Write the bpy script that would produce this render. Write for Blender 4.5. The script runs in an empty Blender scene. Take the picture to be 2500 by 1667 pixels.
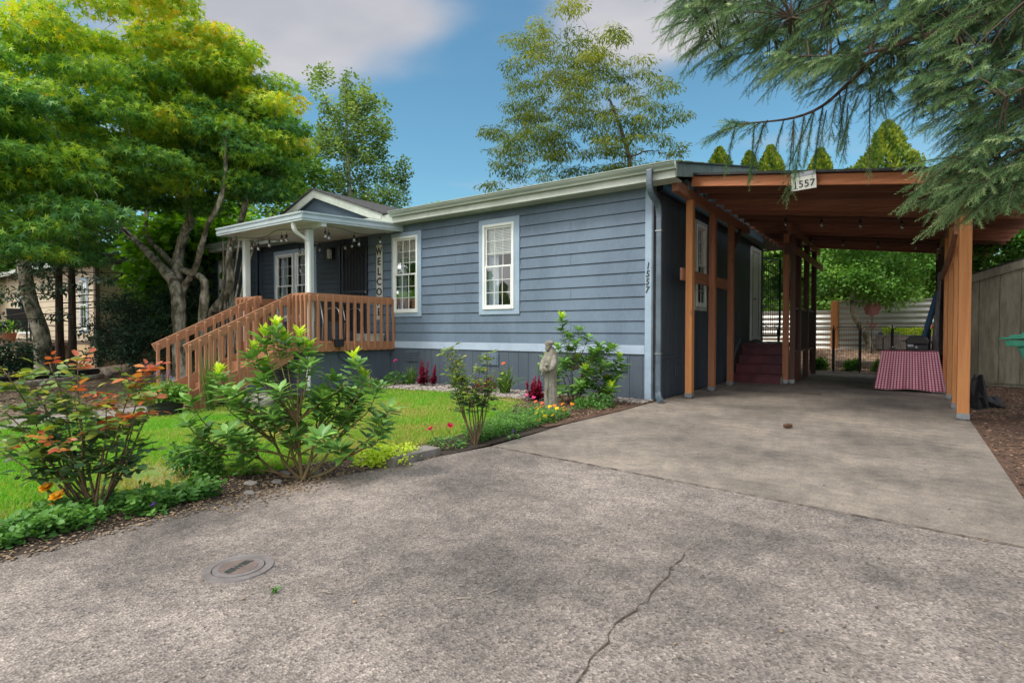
import bpy, bmesh, math, random
import numpy as np
from mathutils import Vector, Matrix, Euler
R = math.radians
random.seed(7); rng = np.random.default_rng(7)
sc = bpy.context.scene
col = sc.collection

# ---------------------------------------------------------------- camera
cam = bpy.data.objects.new('camera', bpy.data.cameras.new('camera'))
col.objects.link(cam); sc.camera = cam
cam.location = (0, 0, 1.05)
cam.rotation_euler = (R(90 - 1.2), 0, R(35.5))
cam.data.sensor_width = 36; cam.data.lens = 1355 / 2500 * 36
cam.data.clip_start = 0.05; cam.data.clip_end = 3000

# ---------------------------------------------------------------- world
SUN_EL, SUN_AZ = 54, 204          # azimuth clockwise from +Y
w = bpy.data.worlds.new('World'); sc.world = w; w.use_nodes = True
nt = w.node_tree; nt.nodes.clear()
N = nt.nodes.new; L = nt.links.new
out = N('ShaderNodeOutputWorld'); bg = N('ShaderNodeBackground')
sky = N('ShaderNodeTexSky'); sky.sky_type = 'NISHITA'; sky.sun_disc = False
sky.sun_elevation = R(SUN_EL); sky.sun_rotation = R(SUN_AZ)
sky.air_density = 1.2; sky.dust_density = 0.4; sky.ozone_density = 2.5
tc = N('ShaderNodeTexCoord'); sep = N('ShaderNodeSeparateXYZ')
L(tc.outputs['Generated'], sep.inputs[0])
# cloud layer: project the view direction on a plane overhead
mx = N('ShaderNodeMath'); mx.operation = 'MAXIMUM'; mx.inputs[1].default_value = 0.06
L(sep.outputs['Z'], mx.inputs[0])
dx = N('ShaderNodeMath'); dx.operation = 'DIVIDE'; L(sep.outputs['X'], dx.inputs[0]); L(mx.outputs[0], dx.inputs[1])
dy = N('ShaderNodeMath'); dy.operation = 'DIVIDE'; L(sep.outputs['Y'], dy.inputs[0]); L(mx.outputs[0], dy.inputs[1])
cmb = N('ShaderNodeCombineXYZ'); L(dx.outputs[0], cmb.inputs[0]); L(dy.outputs[0], cmb.inputs[1])
cmb.inputs[2].default_value = 3.1
cn = N('ShaderNodeTexNoise'); cn.inputs['Scale'].default_value = 0.62; cn.inputs['Detail'].default_value = 7
cn.inputs['Roughness'].default_value = 0.5; cn.inputs['Distortion'].default_value = 0.3
L(cmb.outputs[0], cn.inputs['Vector'])
acc = N('ShaderNodeMath'); acc.operation = 'MULTIPLY_ADD'; acc.inputs[1].default_value = 1.9; acc.inputs[2].default_value = -0.95
L(cn.outputs['Fac'], acc.inputs[0]); prev = acc.outputs[0]
for (bx, by, br, bs) in ((-1.80, 1.00, .74, .92), (-1.32, 1.22, .32, .42), (-.66, 1.72, .46, .82), (-2.6, .3, .6, .25)):
    vd = N('ShaderNodeVectorMath'); vd.operation = 'DISTANCE'; L(cmb.outputs[0], vd.inputs[0]); vd.inputs[1].default_value = (bx, by, 3.1)
    mr = N('ShaderNodeMapRange'); mr.interpolation_type = 'SMOOTHSTEP'; mr.inputs[1].default_value = 0; mr.inputs[2].default_value = br
    mr.inputs[3].default_value = bs; mr.inputs[4].default_value = 0; L(vd.outputs['Value'], mr.inputs[0])
    ad = N('ShaderNodeMath'); ad.operation = 'ADD'; L(prev, ad.inputs[0]); L(mr.outputs[0], ad.inputs[1]); prev = ad.outputs[0]
# bright cloud added out of frame, behind the camera and overhead, as soft fill
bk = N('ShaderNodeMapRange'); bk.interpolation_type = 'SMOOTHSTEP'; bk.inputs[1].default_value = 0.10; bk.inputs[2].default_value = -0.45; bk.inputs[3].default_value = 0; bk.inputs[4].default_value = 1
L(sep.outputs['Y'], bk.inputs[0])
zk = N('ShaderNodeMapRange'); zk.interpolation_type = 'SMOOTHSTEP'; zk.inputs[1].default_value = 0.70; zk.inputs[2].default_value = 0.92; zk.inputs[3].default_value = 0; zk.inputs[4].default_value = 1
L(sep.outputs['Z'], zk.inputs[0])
fill_bank = N('ShaderNodeMath'); fill_bank.operation = 'MAXIMUM'; L(bk.outputs[0], fill_bank.inputs[0]); L(zk.outputs[0], fill_bank.inputs[1])
cr = N('ShaderNodeValToRGB'); cr.color_ramp.elements[0].position = 0.06; cr.color_ramp.elements[1].position = 0.62
cr.color_ramp.interpolation = 'EASE'
L(prev, cr.inputs[0])
cs = N('ShaderNodeValToRGB'); cs.color_ramp.elements[0].position = 0.35; cs.color_ramp.elements[1].position = 0.75
cs.color_ramp.elements[0].color = (2.0, 2.05, 2.3, 1); cs.color_ramp.elements[1].color = (2.85, 2.80, 2.88, 1)
cn2 = N('ShaderNodeTexNoise'); cn2.inputs['Scale'].default_value = 1.7; cn2.inputs['Detail'].default_value = 5
L(cmb.outputs[0], cn2.inputs['Vector']); L(cn2.outputs['Fac'], cs.inputs[0])
tint = N('ShaderNodeMix'); tint.data_type = 'RGBA'; tint.blend_type = 'MULTIPLY'; tint.inputs['Factor'].default_value = 1
tint.inputs['B'].default_value = (0.41, 0.60, 0.585, 1)
L(sky.outputs[0], tint.inputs['A'])
cmx = N('ShaderNodeMix'); cmx.data_type = 'RGBA'
L(cr.outputs[0], cmx.inputs['Factor']); L(tint.outputs['Result'], cmx.inputs['A']); L(cs.outputs[0], cmx.inputs['B'])
bmx = N('ShaderNodeMix'); bmx.data_type = 'RGBA'; L(fill_bank.outputs[0], bmx.inputs['Factor']); L(cmx.outputs['Result'], bmx.inputs['A']); bmx.inputs['B'].default_value = (8.1, 8.1, 8.2, 1)
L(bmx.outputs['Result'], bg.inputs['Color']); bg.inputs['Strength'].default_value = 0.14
L(bg.outputs[0], out.inputs[0])

# ---------------------------------------------------------------- sun (bright, softened by thin cloud)
sun = bpy.data.objects.new('sun', bpy.data.lights.new('sun', 'SUN')); col.objects.link(sun)
sun.data.energy = 1.5; sun.data.angle = R(16); sun.data.color = (1.0, 0.95, 0.87)
_a, _e = R(SUN_AZ), R(SUN_EL)
sdir = Vector((math.sin(_a) * math.cos(_e), math.cos(_a) * math.cos(_e), math.sin(_e)))
sun.rotation_euler = sdir.to_track_quat('Z', 'Y').to_euler(); sun.location = sdir * 40

sc.view_settings.view_transform = 'Standard'; sc.view_settings.look = 'None'
sc.view_settings.exposure = 0.85; sc.view_settings.gamma = 1.0
sc.view_settings.use_curve_mapping = False
sc.cycles.max_bounces = 8; sc.cycles.transparent_max_bounces = 12
sc.cycles.diffuse_bounces = 5

# ================================================================ materials
def mat(name, c, rough=0.7, var=0.0, scale=3.0, c2=None, bump=0.0, bscale=30.0, metal=0.0, spec=0.4,
        stretch=None, detail=6, lo=0.35, hi=0.65, fine=0.0, fscale=90.0, fc=None):
    """principled, with a large noise mixing c and c2, an optional fine speckle and bump"""
    m = bpy.data.materials.new(name); m.use_nodes = True
    t = m.node_tree; b = t.nodes['Principled BSDF']
    b.inputs['Roughness'].default_value = rough; b.inputs['Metallic'].default_value = metal
    b.inputs['Specular IOR Level'].default_value = spec
    n, l = t.nodes.new, t.links.new
    co = n('ShaderNodeTexCoord'); mp = n('ShaderNodeMapping'); l(co.outputs['Object'], mp.inputs[0])
    if stretch: mp.inputs['Scale'].default_value = stretch
    if c2 is None:
        k = 1 - var; c2 = (c[0] * k, c[1] * k, c[2] * k)
    no = n('ShaderNodeTexNoise'); no.inputs['Scale'].default_value = scale; no.inputs['Detail'].default_value = detail
    no.inputs['Roughness'].default_value = 0.6
    l(mp.outputs[0], no.inputs['Vector'])
    rp = n('ShaderNodeValToRGB'); rp.color_ramp.elements[0].position = lo; rp.color_ramp.elements[1].position = hi
    rp.color_ramp.elements[0].color = (*c2, 1); rp.color_ramp.elements[1].color = (*c, 1)
    l(no.outputs['Fac'], rp.inputs[0]); colr = rp.outputs[0]
    if fine > 0:
        fn = n('ShaderNodeTexNoise'); fn.inputs['Scale'].default_value = fscale; fn.inputs['Detail'].default_value = 3
        l(mp.outputs[0], fn.inputs['Vector'])
        fr = n('ShaderNodeValToRGB'); fr.color_ramp.elements[0].position = 0.42; fr.color_ramp.elements[1].position = 0.62
        l(fn.outputs['Fac'], fr.inputs[0])
        mm = n('ShaderNodeMix'); mm.data_type = 'RGBA'; mm.blend_type = 'MIX'
        ml = n('ShaderNodeMath'); ml.operation = 'MULTIPLY'; ml.inputs[1].default_value = fine
        l(fr.outputs[0], ml.inputs[0]); l(ml.outputs[0], mm.inputs['Factor']); l(colr, mm.inputs['A'])
        mm.inputs['B'].default_value = (*(fc or (c[0] * .4, c[1] * .4, c[2] * .4)), 1); colr = mm.outputs['Result']
    l(colr, b.inputs['Base Color'])
    if bump > 0:
        bn = n('ShaderNodeTexNoise'); bn.inputs['Scale'].default_value = bscale; bn.inputs['Detail'].default_value = 5
        l(mp.outputs[0], bn.inputs['Vector'])
        bu = n('ShaderNodeBump'); bu.inputs['Strength'].default_value = bump; bu.inputs['Distance'].default_value = 0.02
        l(bn.outputs['Fac'], bu.inputs['Height']); l(bu.outputs[0], b.inputs['Normal'])
    return m

def leafmat(name, stops, rough=0.5, trans=0.35, spec=0.35, glow=(1.25, 1.2, 0.6)):
    """leaf colour picked per leaf from the 'hue' attribute; light also passes through the blade"""
    m = bpy.data.materials.new(name); m.use_nodes = True; t = m.node_tree; b = t.nodes['Principled BSDF']
    n, l = t.nodes.new, t.links.new
    at = n('ShaderNodeAttribute'); at.attribute_name = 'hue'
    rp = n('ShaderNodeValToRGB'); e = rp.color_ramp.elements
    while len(e) < len(stops): e.new(0.5)
    for i, (p, c) in enumerate(stops): e[i].position = p; e[i].color = (*c, 1)
    l(at.outputs['Fac'], rp.inputs[0]); l(rp.outputs[0], b.inputs['Base Color'])
    b.inputs['Roughness'].default_value = rough; b.inputs['Specular IOR Level'].default_value = spec
    tr = n('ShaderNodeBsdfTranslucent'); mu = n('ShaderNodeMix'); mu.data_type = 'RGBA'; mu.blend_type = 'MULTIPLY'
    mu.inputs['Factor'].default_value = 1; mu.inputs['B'].default_value = (*glow, 1)
    l(rp.outputs[0], mu.inputs['A']); l(mu.outputs['Result'], tr.inputs[0])
    ms = n('ShaderNodeMixShader'); ms.inputs[0].default_value = trans
    l(b.outputs[0], ms.inputs[1]); l(tr.outputs[0], ms.inputs[2]); l(ms.outputs[0], t.nodes['Material Output'].inputs[0])
    return m

def glassmat(name, tintc=(0.85, 0.9, 0.9), refl=0.07):
    m = bpy.data.materials.new(name); m.use_nodes = True; t = m.node_tree; t.nodes.clear()
    n, l = t.nodes.new, t.links.new
    o = n('ShaderNodeOutputMaterial'); tr = n('ShaderNodeBsdfTransparent'); tr.inputs[0].default_value = (*tintc, 1)
    gl = n('ShaderNodeBsdfGlossy'); gl.inputs['Roughness'].default_value = 0.02
    lw = n('ShaderNodeLayerWeight'); lw.inputs[0].default_value = 0.35
    ma = n('ShaderNodeMath'); ma.operation = 'MULTIPLY_ADD'; ma.inputs[1].default_value = 0.6; ma.inputs[2].default_value = refl
    l(lw.outputs['Fresnel'], ma.inputs[0])
    ms = n('ShaderNodeMixShader'); l(ma.outputs[0], ms.inputs[0]); l(tr.outputs[0], ms.inputs[1]); l(gl.outputs[0], ms.inputs[2])
    l(ms.outputs[0], o.inputs[0]); return m

def emit(name, c, s):
    m = bpy.data.materials.new(name); m.use_nodes = True; b = m.node_tree.nodes['Principled BSDF']
    b.inputs['Base Color'].default_value = (*c, 1); b.inputs['Emission Color'].default_value = (*c, 1)
    b.inputs['Emission Strength'].default_value = s; return m

def woodmat(name, c, c2, axis='z', rough=0.7, knots=0.5):
    s = {'x': (0.6, 14, 14), 'y': (14, 0.6, 14), 'z': (14, 14, 0.6)}[axis]
    m = mat(name, c, rough, c2=c2, scale=2.2, stretch=s, bump=0.25, bscale=6, lo=0.3, hi=0.7)
    t = m.node_tree; n, l = t.nodes.new, t.links.new; b = t.nodes['Principled BSDF']
    src = b.inputs['Base Color'].links[0].from_socket
    co = n('ShaderNodeTexCoord'); mp = n('ShaderNodeMapping'); l(co.outputs['Object'], mp.inputs[0])
    mp.inputs['Scale'].default_value = {'x': (2.2, 7, 7), 'y': (7, 2.2, 7), 'z': (7, 7, 2.2)}[axis]
    vo = n('ShaderNodeTexVoronoi'); vo.inputs['Scale'].default_value = 1.0; l(mp.outputs[0], vo.inputs['Vector'])
    rp = n('ShaderNodeValToRGB'); rp.color_ramp.elements[0].position = 0.06; rp.color_ramp.elements[1].position = 0.16
    rp.color_ramp.elements[0].color = (knots,) * 3 + (1,); rp.color_ramp.elements[1].color = (0, 0, 0, 1)
    l(vo.outputs['Distance'], rp.inputs[0])
    mm = n('ShaderNodeMix'); mm.data_type = 'RGBA'; l(rp.outputs[0], mm.inputs['Factor']); l(src, mm.inputs['A'])
    mm.inputs['B'].default_value = (c[0] * .3, c[1] * .28, c[2] * .28, 1); l(mm.outputs['Result'], b.inputs['Base Color'])
    return m

M = {}
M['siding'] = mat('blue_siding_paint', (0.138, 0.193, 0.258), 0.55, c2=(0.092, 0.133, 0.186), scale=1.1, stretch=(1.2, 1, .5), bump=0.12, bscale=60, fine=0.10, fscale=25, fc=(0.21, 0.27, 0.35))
M['siding_darkened'] = mat('darkened_siding_paint', (0.062, 0.090, 0.118), 0.6, var=0.15, scale=1.5, bump=0.1, bscale=60)  # blue siding darkened in its colour to imitate the shade around the porch
M['trim'] = mat('pale_blue_trim', (0.33, 0.43, 0.53), 0.5, c2=(0.27, 0.36, 0.46), scale=2.0, fine=0.1, fscale=14)
M['band'] = mat('pale_belly_band', (0.43, 0.52, 0.64), 0.5, c2=(0.35, 0.43, 0.54), scale=1.6, fine=0.14, fscale=9, fc=(0.24, 0.29, 0.34))
M['skirt'] = mat('slate_skirting_paint', (0.085, 0.110, 0.140), 0.65, c2=(0.065, 0.086, 0.112), scale=2.0, bump=0.3, bscale=45, stretch=(2, 2, .5))
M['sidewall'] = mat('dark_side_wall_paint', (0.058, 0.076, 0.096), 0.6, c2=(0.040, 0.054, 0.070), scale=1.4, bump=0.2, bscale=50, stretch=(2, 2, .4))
M['fascia'] = mat('pale_green_fascia', (0.50, 0.54, 0.48), 0.55, c2=(0.40, 0.44, 0.38), scale=2.5, fine=0.25, fscale=7, fc=(0.27, 0.30, 0.24))
M['gutter'] = mat('aged_green_white_gutter', (0.38, 0.43, 0.37), 0.4, c2=(0.25, 0.30, 0.25), scale=2.0, fine=0.30, fscale=6, fc=(0.20, 0.23, 0.18), stretch=(.5, 1, 2))
M['rake'] = mat('mossy_rake_board', (0.20, 0.22, 0.18), 0.7, c2=(0.11, 0.13, 0.10), scale=2.5, fine=0.3, fscale=9, fc=(0.30, 0.32, 0.27))
M['moss'] = mat('moss', (0.16, 0.20, 0.02), 0.95, c2=(0.07, 0.10, 0.02), scale=20, bump=0.8, bscale=60)
M['shingle'] = mat('charcoal_shingles', (0.075, 0.072, 0.070), 0.95, c2=(0.035, 0.034, 0.035), scale=9, bump=0.6, bscale=50, fine=0.3, fscale=40, fc=(0.13, 0.12, 0.11))
M['white'] = mat('white_vinyl', (0.78, 0.80, 0.78), 0.4, c2=(0.68, 0.71, 0.68), scale=3)
M['porchwhite'] = mat('porch_white_metal', (0.66, 0.71, 0.70), 0.35, c2=(0.55, 0.60, 0.58), scale=3, fine=0.15, fscale=12, fc=(0.38, 0.42, 0.38))
M['pangut'] = mat('porch_pan_metal', (0.50, 0.58, 0.62), 0.3, c2=(0.40, 0.47, 0.49), scale=3, spec=0.6, fine=0.15, fscale=12, fc=(0.3, 0.36, 0.34))
M['down'] = mat('weathered_blue_downspout', (0.105, 0.145, 0.180), 0.35, c2=(0.065, 0.092, 0.118), scale=4, spec=0.6)
M['glass'] = glassmat('window_glass')
M['room'] = mat('dim_room', (0.26, 0.25, 0.24), 0.9, var=0.2)
M['curtain'] = mat('grey_blue_curtain', (0.62, 0.66, 0.72), 0.9, c2=(0.48, 0.53, 0.60), scale=3, stretch=(8, 8, .5))
M['blind'] = mat('cream_blind', (0.80, 0.80, 0.74), 0.6, var=0.1)
M['lampglow'] = emit('lamp_glow', (1.0, 0.72, 0.42), 14)
M['navy'] = mat('navy_door_paint', (0.030, 0.045, 0.075), 0.35, var=0.15, spec=0.5)
M['bronze'] = mat('dark_bronze', (0.05, 0.045, 0.04), 0.35, metal=0.6)
M['brushed'] = mat('brushed_nickel', (0.45, 0.43, 0.40), 0.3, metal=0.9)
M['signwood'] = mat('whitewashed_sign_board', (0.66, 0.68, 0.60), 0.8, c2=(0.52, 0.54, 0.47), scale=3, stretch=(6, 6, .6))
M['ink'] = mat('dark_lettering', (0.045, 0.055, 0.05), 0.6, var=0.2)
M['deck'] = woodmat('redwood_stain_deck', (0.40, 0.195, 0.105), (0.31, 0.145, 0.075), 'z', 0.6, 0.08)
M['decky'] = woodmat('redwood_stain_boards', (0.40, 0.195, 0.105), (0.31, 0.145, 0.075), 'y', 0.6, 0.08)
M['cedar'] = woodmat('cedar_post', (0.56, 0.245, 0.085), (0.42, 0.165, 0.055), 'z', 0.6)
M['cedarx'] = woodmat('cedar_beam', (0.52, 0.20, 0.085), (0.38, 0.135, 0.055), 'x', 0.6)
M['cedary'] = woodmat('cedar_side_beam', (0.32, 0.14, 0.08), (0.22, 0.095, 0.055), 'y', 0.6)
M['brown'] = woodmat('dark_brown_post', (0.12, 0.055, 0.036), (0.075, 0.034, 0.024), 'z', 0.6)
M['rafter'] = woodmat('red_brown_rafter', (0.34, 0.135, 0.080), (0.20, 0.078, 0.050), 'x', 0.65)
M['rafters'] = [woodmat('red_brown_rafter_%d' % i, (0.36 * k, 0.145 * k, 0.085 * k), (0.20 * k, 0.080 * k, 0.050 * k), 'x', 0.65) for i, k in enumerate((1.1, .75, .92, .6, 1.25))]
M['roofdeck'] = mat('dark_roof_deck', (0.050, 0.024, 0.019), 0.8, c2=(0.035, 0.017, 0.014), scale=3)
M['galv'] = mat('galvanised_bracket', (0.36, 0.38, 0.40), 0.4, var=0.3, scale=20, metal=0.7)
M['darkroof'] = mat('black_roof_edge', (0.022, 0.022, 0.025), 0.6, var=0.3)
M['maroon'] = mat('maroon_step_paint', (0.125, 0.024, 0.036), 0.45, c2=(0.06, 0.012, 0.020), scale=5, fine=0.18, fscale=7, fc=(0.16, 0.07, 0.08))
M['black'] = mat('black_metal', (0.018, 0.018, 0.020), 0.4, var=0.2)
M['blackpl'] = mat('black_plastic', (0.022, 0.025, 0.028), 0.5, var=0.2, scale=6)
M['bulb'] = glassmat('clear_bulb_glass', (0.8, 0.82, 0.85), 0.3)
M['cordblack'] = mat('black_cord', (0.012, 0.012, 0.014), 0.6)
M['soil'] = mat('dark_soil', (0.055, 0.038, 0.027), 0.95, c2=(0.028, 0.020, 0.015), scale=14, bump=0.9, bscale=60)
M['stone'] = mat('grey_stone', (0.27, 0.24, 0.215), 0.85, c2=(0.16, 0.145, 0.13), scale=7, bump=0.5, bscale=20, fine=.2, fscale=40)
M['statue'] = mat('weathered_concrete_statue', (0.30, 0.285, 0.235), 0.9, c2=(0.15, 0.140, 0.110), scale=9, bump=0.5, bscale=45, fine=0.25, fscale=24, fc=(0.13, 0.12, 0.09))
M['bark'] = mat('grey_mossy_bark', (0.46, 0.41, 0.33), 0.95, c2=(0.07, 0.058, 0.042), scale=3.2, lo=.42, hi=.60, stretch=(2, 2, .9), bump=1.0, bscale=16, fine=0.5, fscale=9, fc=(0.11, 0.13, 0.05))
M['darkbark'] = mat('dark_red_brown_bark', (0.12, 0.082, 0.062), 0.95, c2=(0.035, 0.024, 0.020), scale=4, stretch=(6, 6, .5), bump=1.0, bscale=8)
M['twig'] = mat('thin_brown_branches', (0.11, 0.085, 0.06), 0.9, c2=(0.06, 0.045, 0.032), scale=6)
M['stem'] = mat('green_brown_stem', (0.20, 0.17, 0.06), 0.6, c2=(0.13, 0.07, 0.035), scale=9)
M['cane'] = mat('thorny_rose_cane', (0.15, 0.12, 0.05), 0.7, c2=(0.09, 0.045, 0.03), scale=10, bump=.5, bscale=60)

# ================================================================ mesh helpers
ORG = {}      # world origin of each built object
def tag(o, label=None, cat=None, group=None, kind=None):
    if label: o['label'] = label
    if cat: o['category'] = cat
    if group: o['group'] = group
    if kind: o['kind'] = kind
    return o

def thing(name, label, cat, loc=(0, 0, 0), group=None):
    o = bpy.data.objects.new(name, None); col.objects.link(o); o.location = loc
    o.empty_display_size = 0.2; ORG[o.name] = Vector(loc)
    return tag(o, label, cat, group)

def finish(name, me, m, parent=None, smooth=False, bevel=0.0):
    o = bpy.data.objects.new(name, me); col.objects.link(o)
    if m is not None: me.materials.append(m)
    if smooth: me.polygons.foreach_set('use_smooth', [True] * len(me.polygons))
    if parent is not None:
        org = ORG[parent.name]; me.transform(Matrix.Translation(-org)); o.parent = parent; ORG[o.name] = org
    else:
        ORG[o.name] = Vector((0, 0, 0))
    if bevel > 0:
        b = o.modifiers.new('bevel', 'BEVEL'); b.width = bevel; b.segments = 2; b.limit_method = 'ANGLE'
    return o

class MB:
    def __init__(s): s.v = []; s.f = []
    def add(s, vs, fs):
        k = len(s.v); s.v += [tuple(v) for v in vs]; s.f += [tuple(i + k for i in f) for f in fs]; return s
    def box(s, x0, x1, y0, y1, z0, z1):
        x0, x1 = sorted((x0, x1)); y0, y1 = sorted((y0, y1)); z0, z1 = sorted((z0, z1))
        v = [(x0, y0, z0), (x1, y0, z0), (x1, y1, z0), (x0, y1, z0), (x0, y0, z1), (x1, y0, z1), (x1, y1, z1), (x0, y1, z1)]
        return s.add(v, [(0, 3, 2, 1), (4, 5, 6, 7), (0, 1, 5, 4), (1, 2, 6, 5), (2, 3, 7, 6), (3, 0, 4, 7)])
    def bar(s, p, q, wd, ht, up=(0, 0, 1)):
        """beam from p to q, wd across, ht along 'up' (centre line p-q)"""
        p, q = Vector(p), Vector(q); d = (q - p).normalized(); u = Vector(up)
        sd = d.cross(u)
        if sd.length < 1e-4: sd = d.cross(Vector((1, 0, 0)))
        sd.normalize(); u2 = sd.cross(d).normalized()
        v = []
        for c in (p, q):
            for a, b in ((-1, -1), (1, -1), (1, 1), (-1, 1)): v.append(c + sd * a * wd / 2 + u2 * b * ht / 2)
        return s.add(v, [(3, 2, 1, 0), (4, 5, 6, 7), (0, 1, 5, 4), (1, 2, 6, 5), (2, 3, 7, 6), (3, 0, 4, 7)])
    def tube(s, pts, rad, n=8, caps=True):
        pts = [Vector(p) for p in pts]; k = len(pts)
        if not hasattr(rad, '__len__'): rad = [rad] * k
        d0 = (pts[1] - pts[0]).normalized(); a = Vector((0, 0, 1)) if abs(d0.z) < .9 else Vector((1, 0, 0))
        u = d0.cross(a).normalized(); vs = []; fs = []
        for i, p in enumerate(pts):
            d = (pts[min(i + 1, k - 1)] - pts[max(i - 1, 0)]).normalized()
            u = (u - d * u.dot(d)).normalized(); wv = d.cross(u)
            for j in range(n):
                t = 2 * math.pi * j / n; vs.append(p + (u * math.cos(t) + wv * math.sin(t)) * rad[i])
        for i in range(k - 1):
            for j in range(n):
                a_, b_ = i * n + j, i * n + (j + 1) % n
                fs.append((a_, b_, b_ + n, a_ + n))
        if caps: fs.append(tuple(range(n - 1, -1, -1))); fs.append(tuple(range((k - 1) * n, k * n)))
        return s.add(vs, fs)
    def lathe(s, prof, c=(0, 0, 0), n=20, ax='z'):
        vs = []; fs = []; k = len(prof)
        for r, z in prof:
            for j in range(n):
                t = 2 * math.pi * j / n; x, y = r * math.cos(t), r * math.sin(t)
                p = {'z': (x, y, z), 'y': (x, z, y), 'x': (z, x, y)}[ax]
                vs.append((c[0] + p[0], c[1] + p[1], c[2] + p[2]))
        for i in range(k - 1):
            for j in range(n):
                a_, b_ = i * n + j, i * n + (j + 1) % n; fs.append((a_, b_, b_ + n, a_ + n))
        fs.append(tuple(range(n - 1, -1, -1))); fs.append(tuple(range((k - 1) * n, k * n)))
        return s.add(vs, fs)
    def blob(s, c, r, n=12, m=8, noise=0.0, seed=0):
        rr = random.Random(seed); vs = []; fs = []
        if not hasattr(r, '__len__'): r = (r, r, r)
        ph = [rr.uniform(0, 6.3) for _ in range(6)]
        for i in range(m + 1):
            th = math.pi * i / m
            for j in range(n):
                t = 2 * math.pi * j / n
                k = 1 + noise * (math.sin(3 * t + ph[0]) * math.sin(2 * th + ph[1]) + .6 * math.sin(5 * t + ph[2]) * math.sin(4 * th + ph[3]) + .4 * math.cos(2 * t + ph[4]))
                vs.append((c[0] + r[0] * k * math.sin(th) * math.cos(t), c[1] + r[1] * k * math.sin(th) * math.sin(t), c[2] + r[2] * k * math.cos(th)))
        for i in range(m):
            for j in range(n):
                a_, b_ = i * n + j, i * n + (j + 1) % n; fs.append((a_, a_ + n, b_ + n, b_))
        return s.add(vs, fs)
    def prism(s, poly, ext):
        """closed polygon (3-D points) pushed along ext"""
        n = len(poly); e = Vector(ext); vs = [Vector(p) for p in poly] + [Vector(p) + e for p in poly]
        fs = [tuple(range(n - 1, -1, -1)), tuple(range(n, 2 * n))] + [(i, (i + 1) % n, (i + 1) % n + n, i + n) for i in range(n)]
        return s.add(vs, fs)
    def build(s, name, m, parent=None, smooth=False, bevel=0.0, fix=True):
        me = bpy.data.meshes.new(name); me.from_pydata(s.v, [], s.f); me.update()
        if fix:
            b = bmesh.new(); b.from_mesh(me); bmesh.ops.recalc_face_normals(b, faces=b.faces); b.to_mesh(me); b.free()
        return finish(name, me, m, parent, smooth, bevel)

def smooth_path(pts, k=4):
    """catmull-rom through points"""
    P = [Vector(p) for p in pts]; P = [P[0] * 2 - P[1]] + P + [P[-1] * 2 - P[-2]]; o = []
    for i in range(1, len(P) - 2):
        for j in range(k):
            t = j / k; a, b, c, d = P[i - 1], P[i], P[i + 1], P[i + 2]
            o.append(0.5 * ((2 * b) + (c - a) * t + (2 * a - 5 * b + 4 * c - d) * t * t + (3 * b - a - 3 * c + d) * t ** 3))
    o.append(P[-2]); return o

def children(o): return [c for c in bpy.data.objects if c.parent == o]
def copy_tree(o, parent=None, ld=None):
    c = o.copy(); col.objects.link(c); ORG[c.name] = ORG[o.name]
    if parent: c.parent = parent
    for ch in children(o):
        if ch is not c: copy_tree(ch, c)
    return c

def text_mesh(s, size, extrude=0.004, bold=0.0):
    cu = bpy.data.curves.new('t', 'FONT'); cu.body = s; cu.size = size; cu.extrude = extrude; cu.offset = bold
    cu.align_x = 'CENTER'; cu.align_y = 'CENTER'; cu.resolution_u = 3
    o = bpy.data.objects.new('t', cu); col.objects.link(o); bpy.context.view_layer.update()
    me = bpy.data.meshes.new_from_object(o.evaluated_get(bpy.context.evaluated_depsgraph_get()))
    bpy.data.objects.remove(o); bpy.data.curves.remove(cu); return me

# ---- scattered leaves (numpy) -------------------------------------------------
def tmpl_leaf(wd=0.35, fold=0.12, droop=0.15):
    v = np.array([(0, 0, 0), (.38, 0, -.02), (.72, 0, -droop * .5), (1, 0, -droop),
                  (.30, wd * .46, fold), (.68, wd * .5, fold * .7 - droop * .4), (.30, -wd * .46, fold), (.68, -wd * .5, fold * .7 - droop * .4)])
    f = [(0, 6, 1), (1, 6, 7, 2), (2, 7, 3), (0, 1, 4), (1, 2, 5, 4), (2, 3, 5)]
    return v, f
def tmpl_oval(wd=0.62):
    v = np.array([(0, 0, 0), (.25, wd * .42, .05), (.6, wd * .5, .05), (1, 0, -.08), (.6, -wd * .5, .05), (.25, -wd * .42, .05)])
    return v, [(0, 5, 4, 3), (0, 3, 2, 1)]
def tmpl_maple():
    p = []
    for a, r in ((180, .12), (112, .62), (80, .2), (52, .88), (28, .24), (0, 1.05), (-28, .24), (-52, .88), (-80, .2), (-112, .62)):
        p.append((.15 + r * math.cos(R(a)), r * math.sin(R(a)), -.12 * r * r))
    return np.array(p), [tuple(range(10))]
def tmpl_small():
    return np.array([(0, 0, 0), (.5, .3, .04), (1, 0, -.1), (.5, -.3, .04)]), [(0, 3, 2, 1)]
def tmpl_blade(bend=.35, wd=.07):
    return np.array([(0, wd, 0), (0, -wd, 0), (.55, wd * .8, .12 * bend), (.55, -wd * .8, .12 * bend), (1, 0, -bend * .4)]), [(1, 3, 2, 0), (3, 4, 2)]

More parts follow.
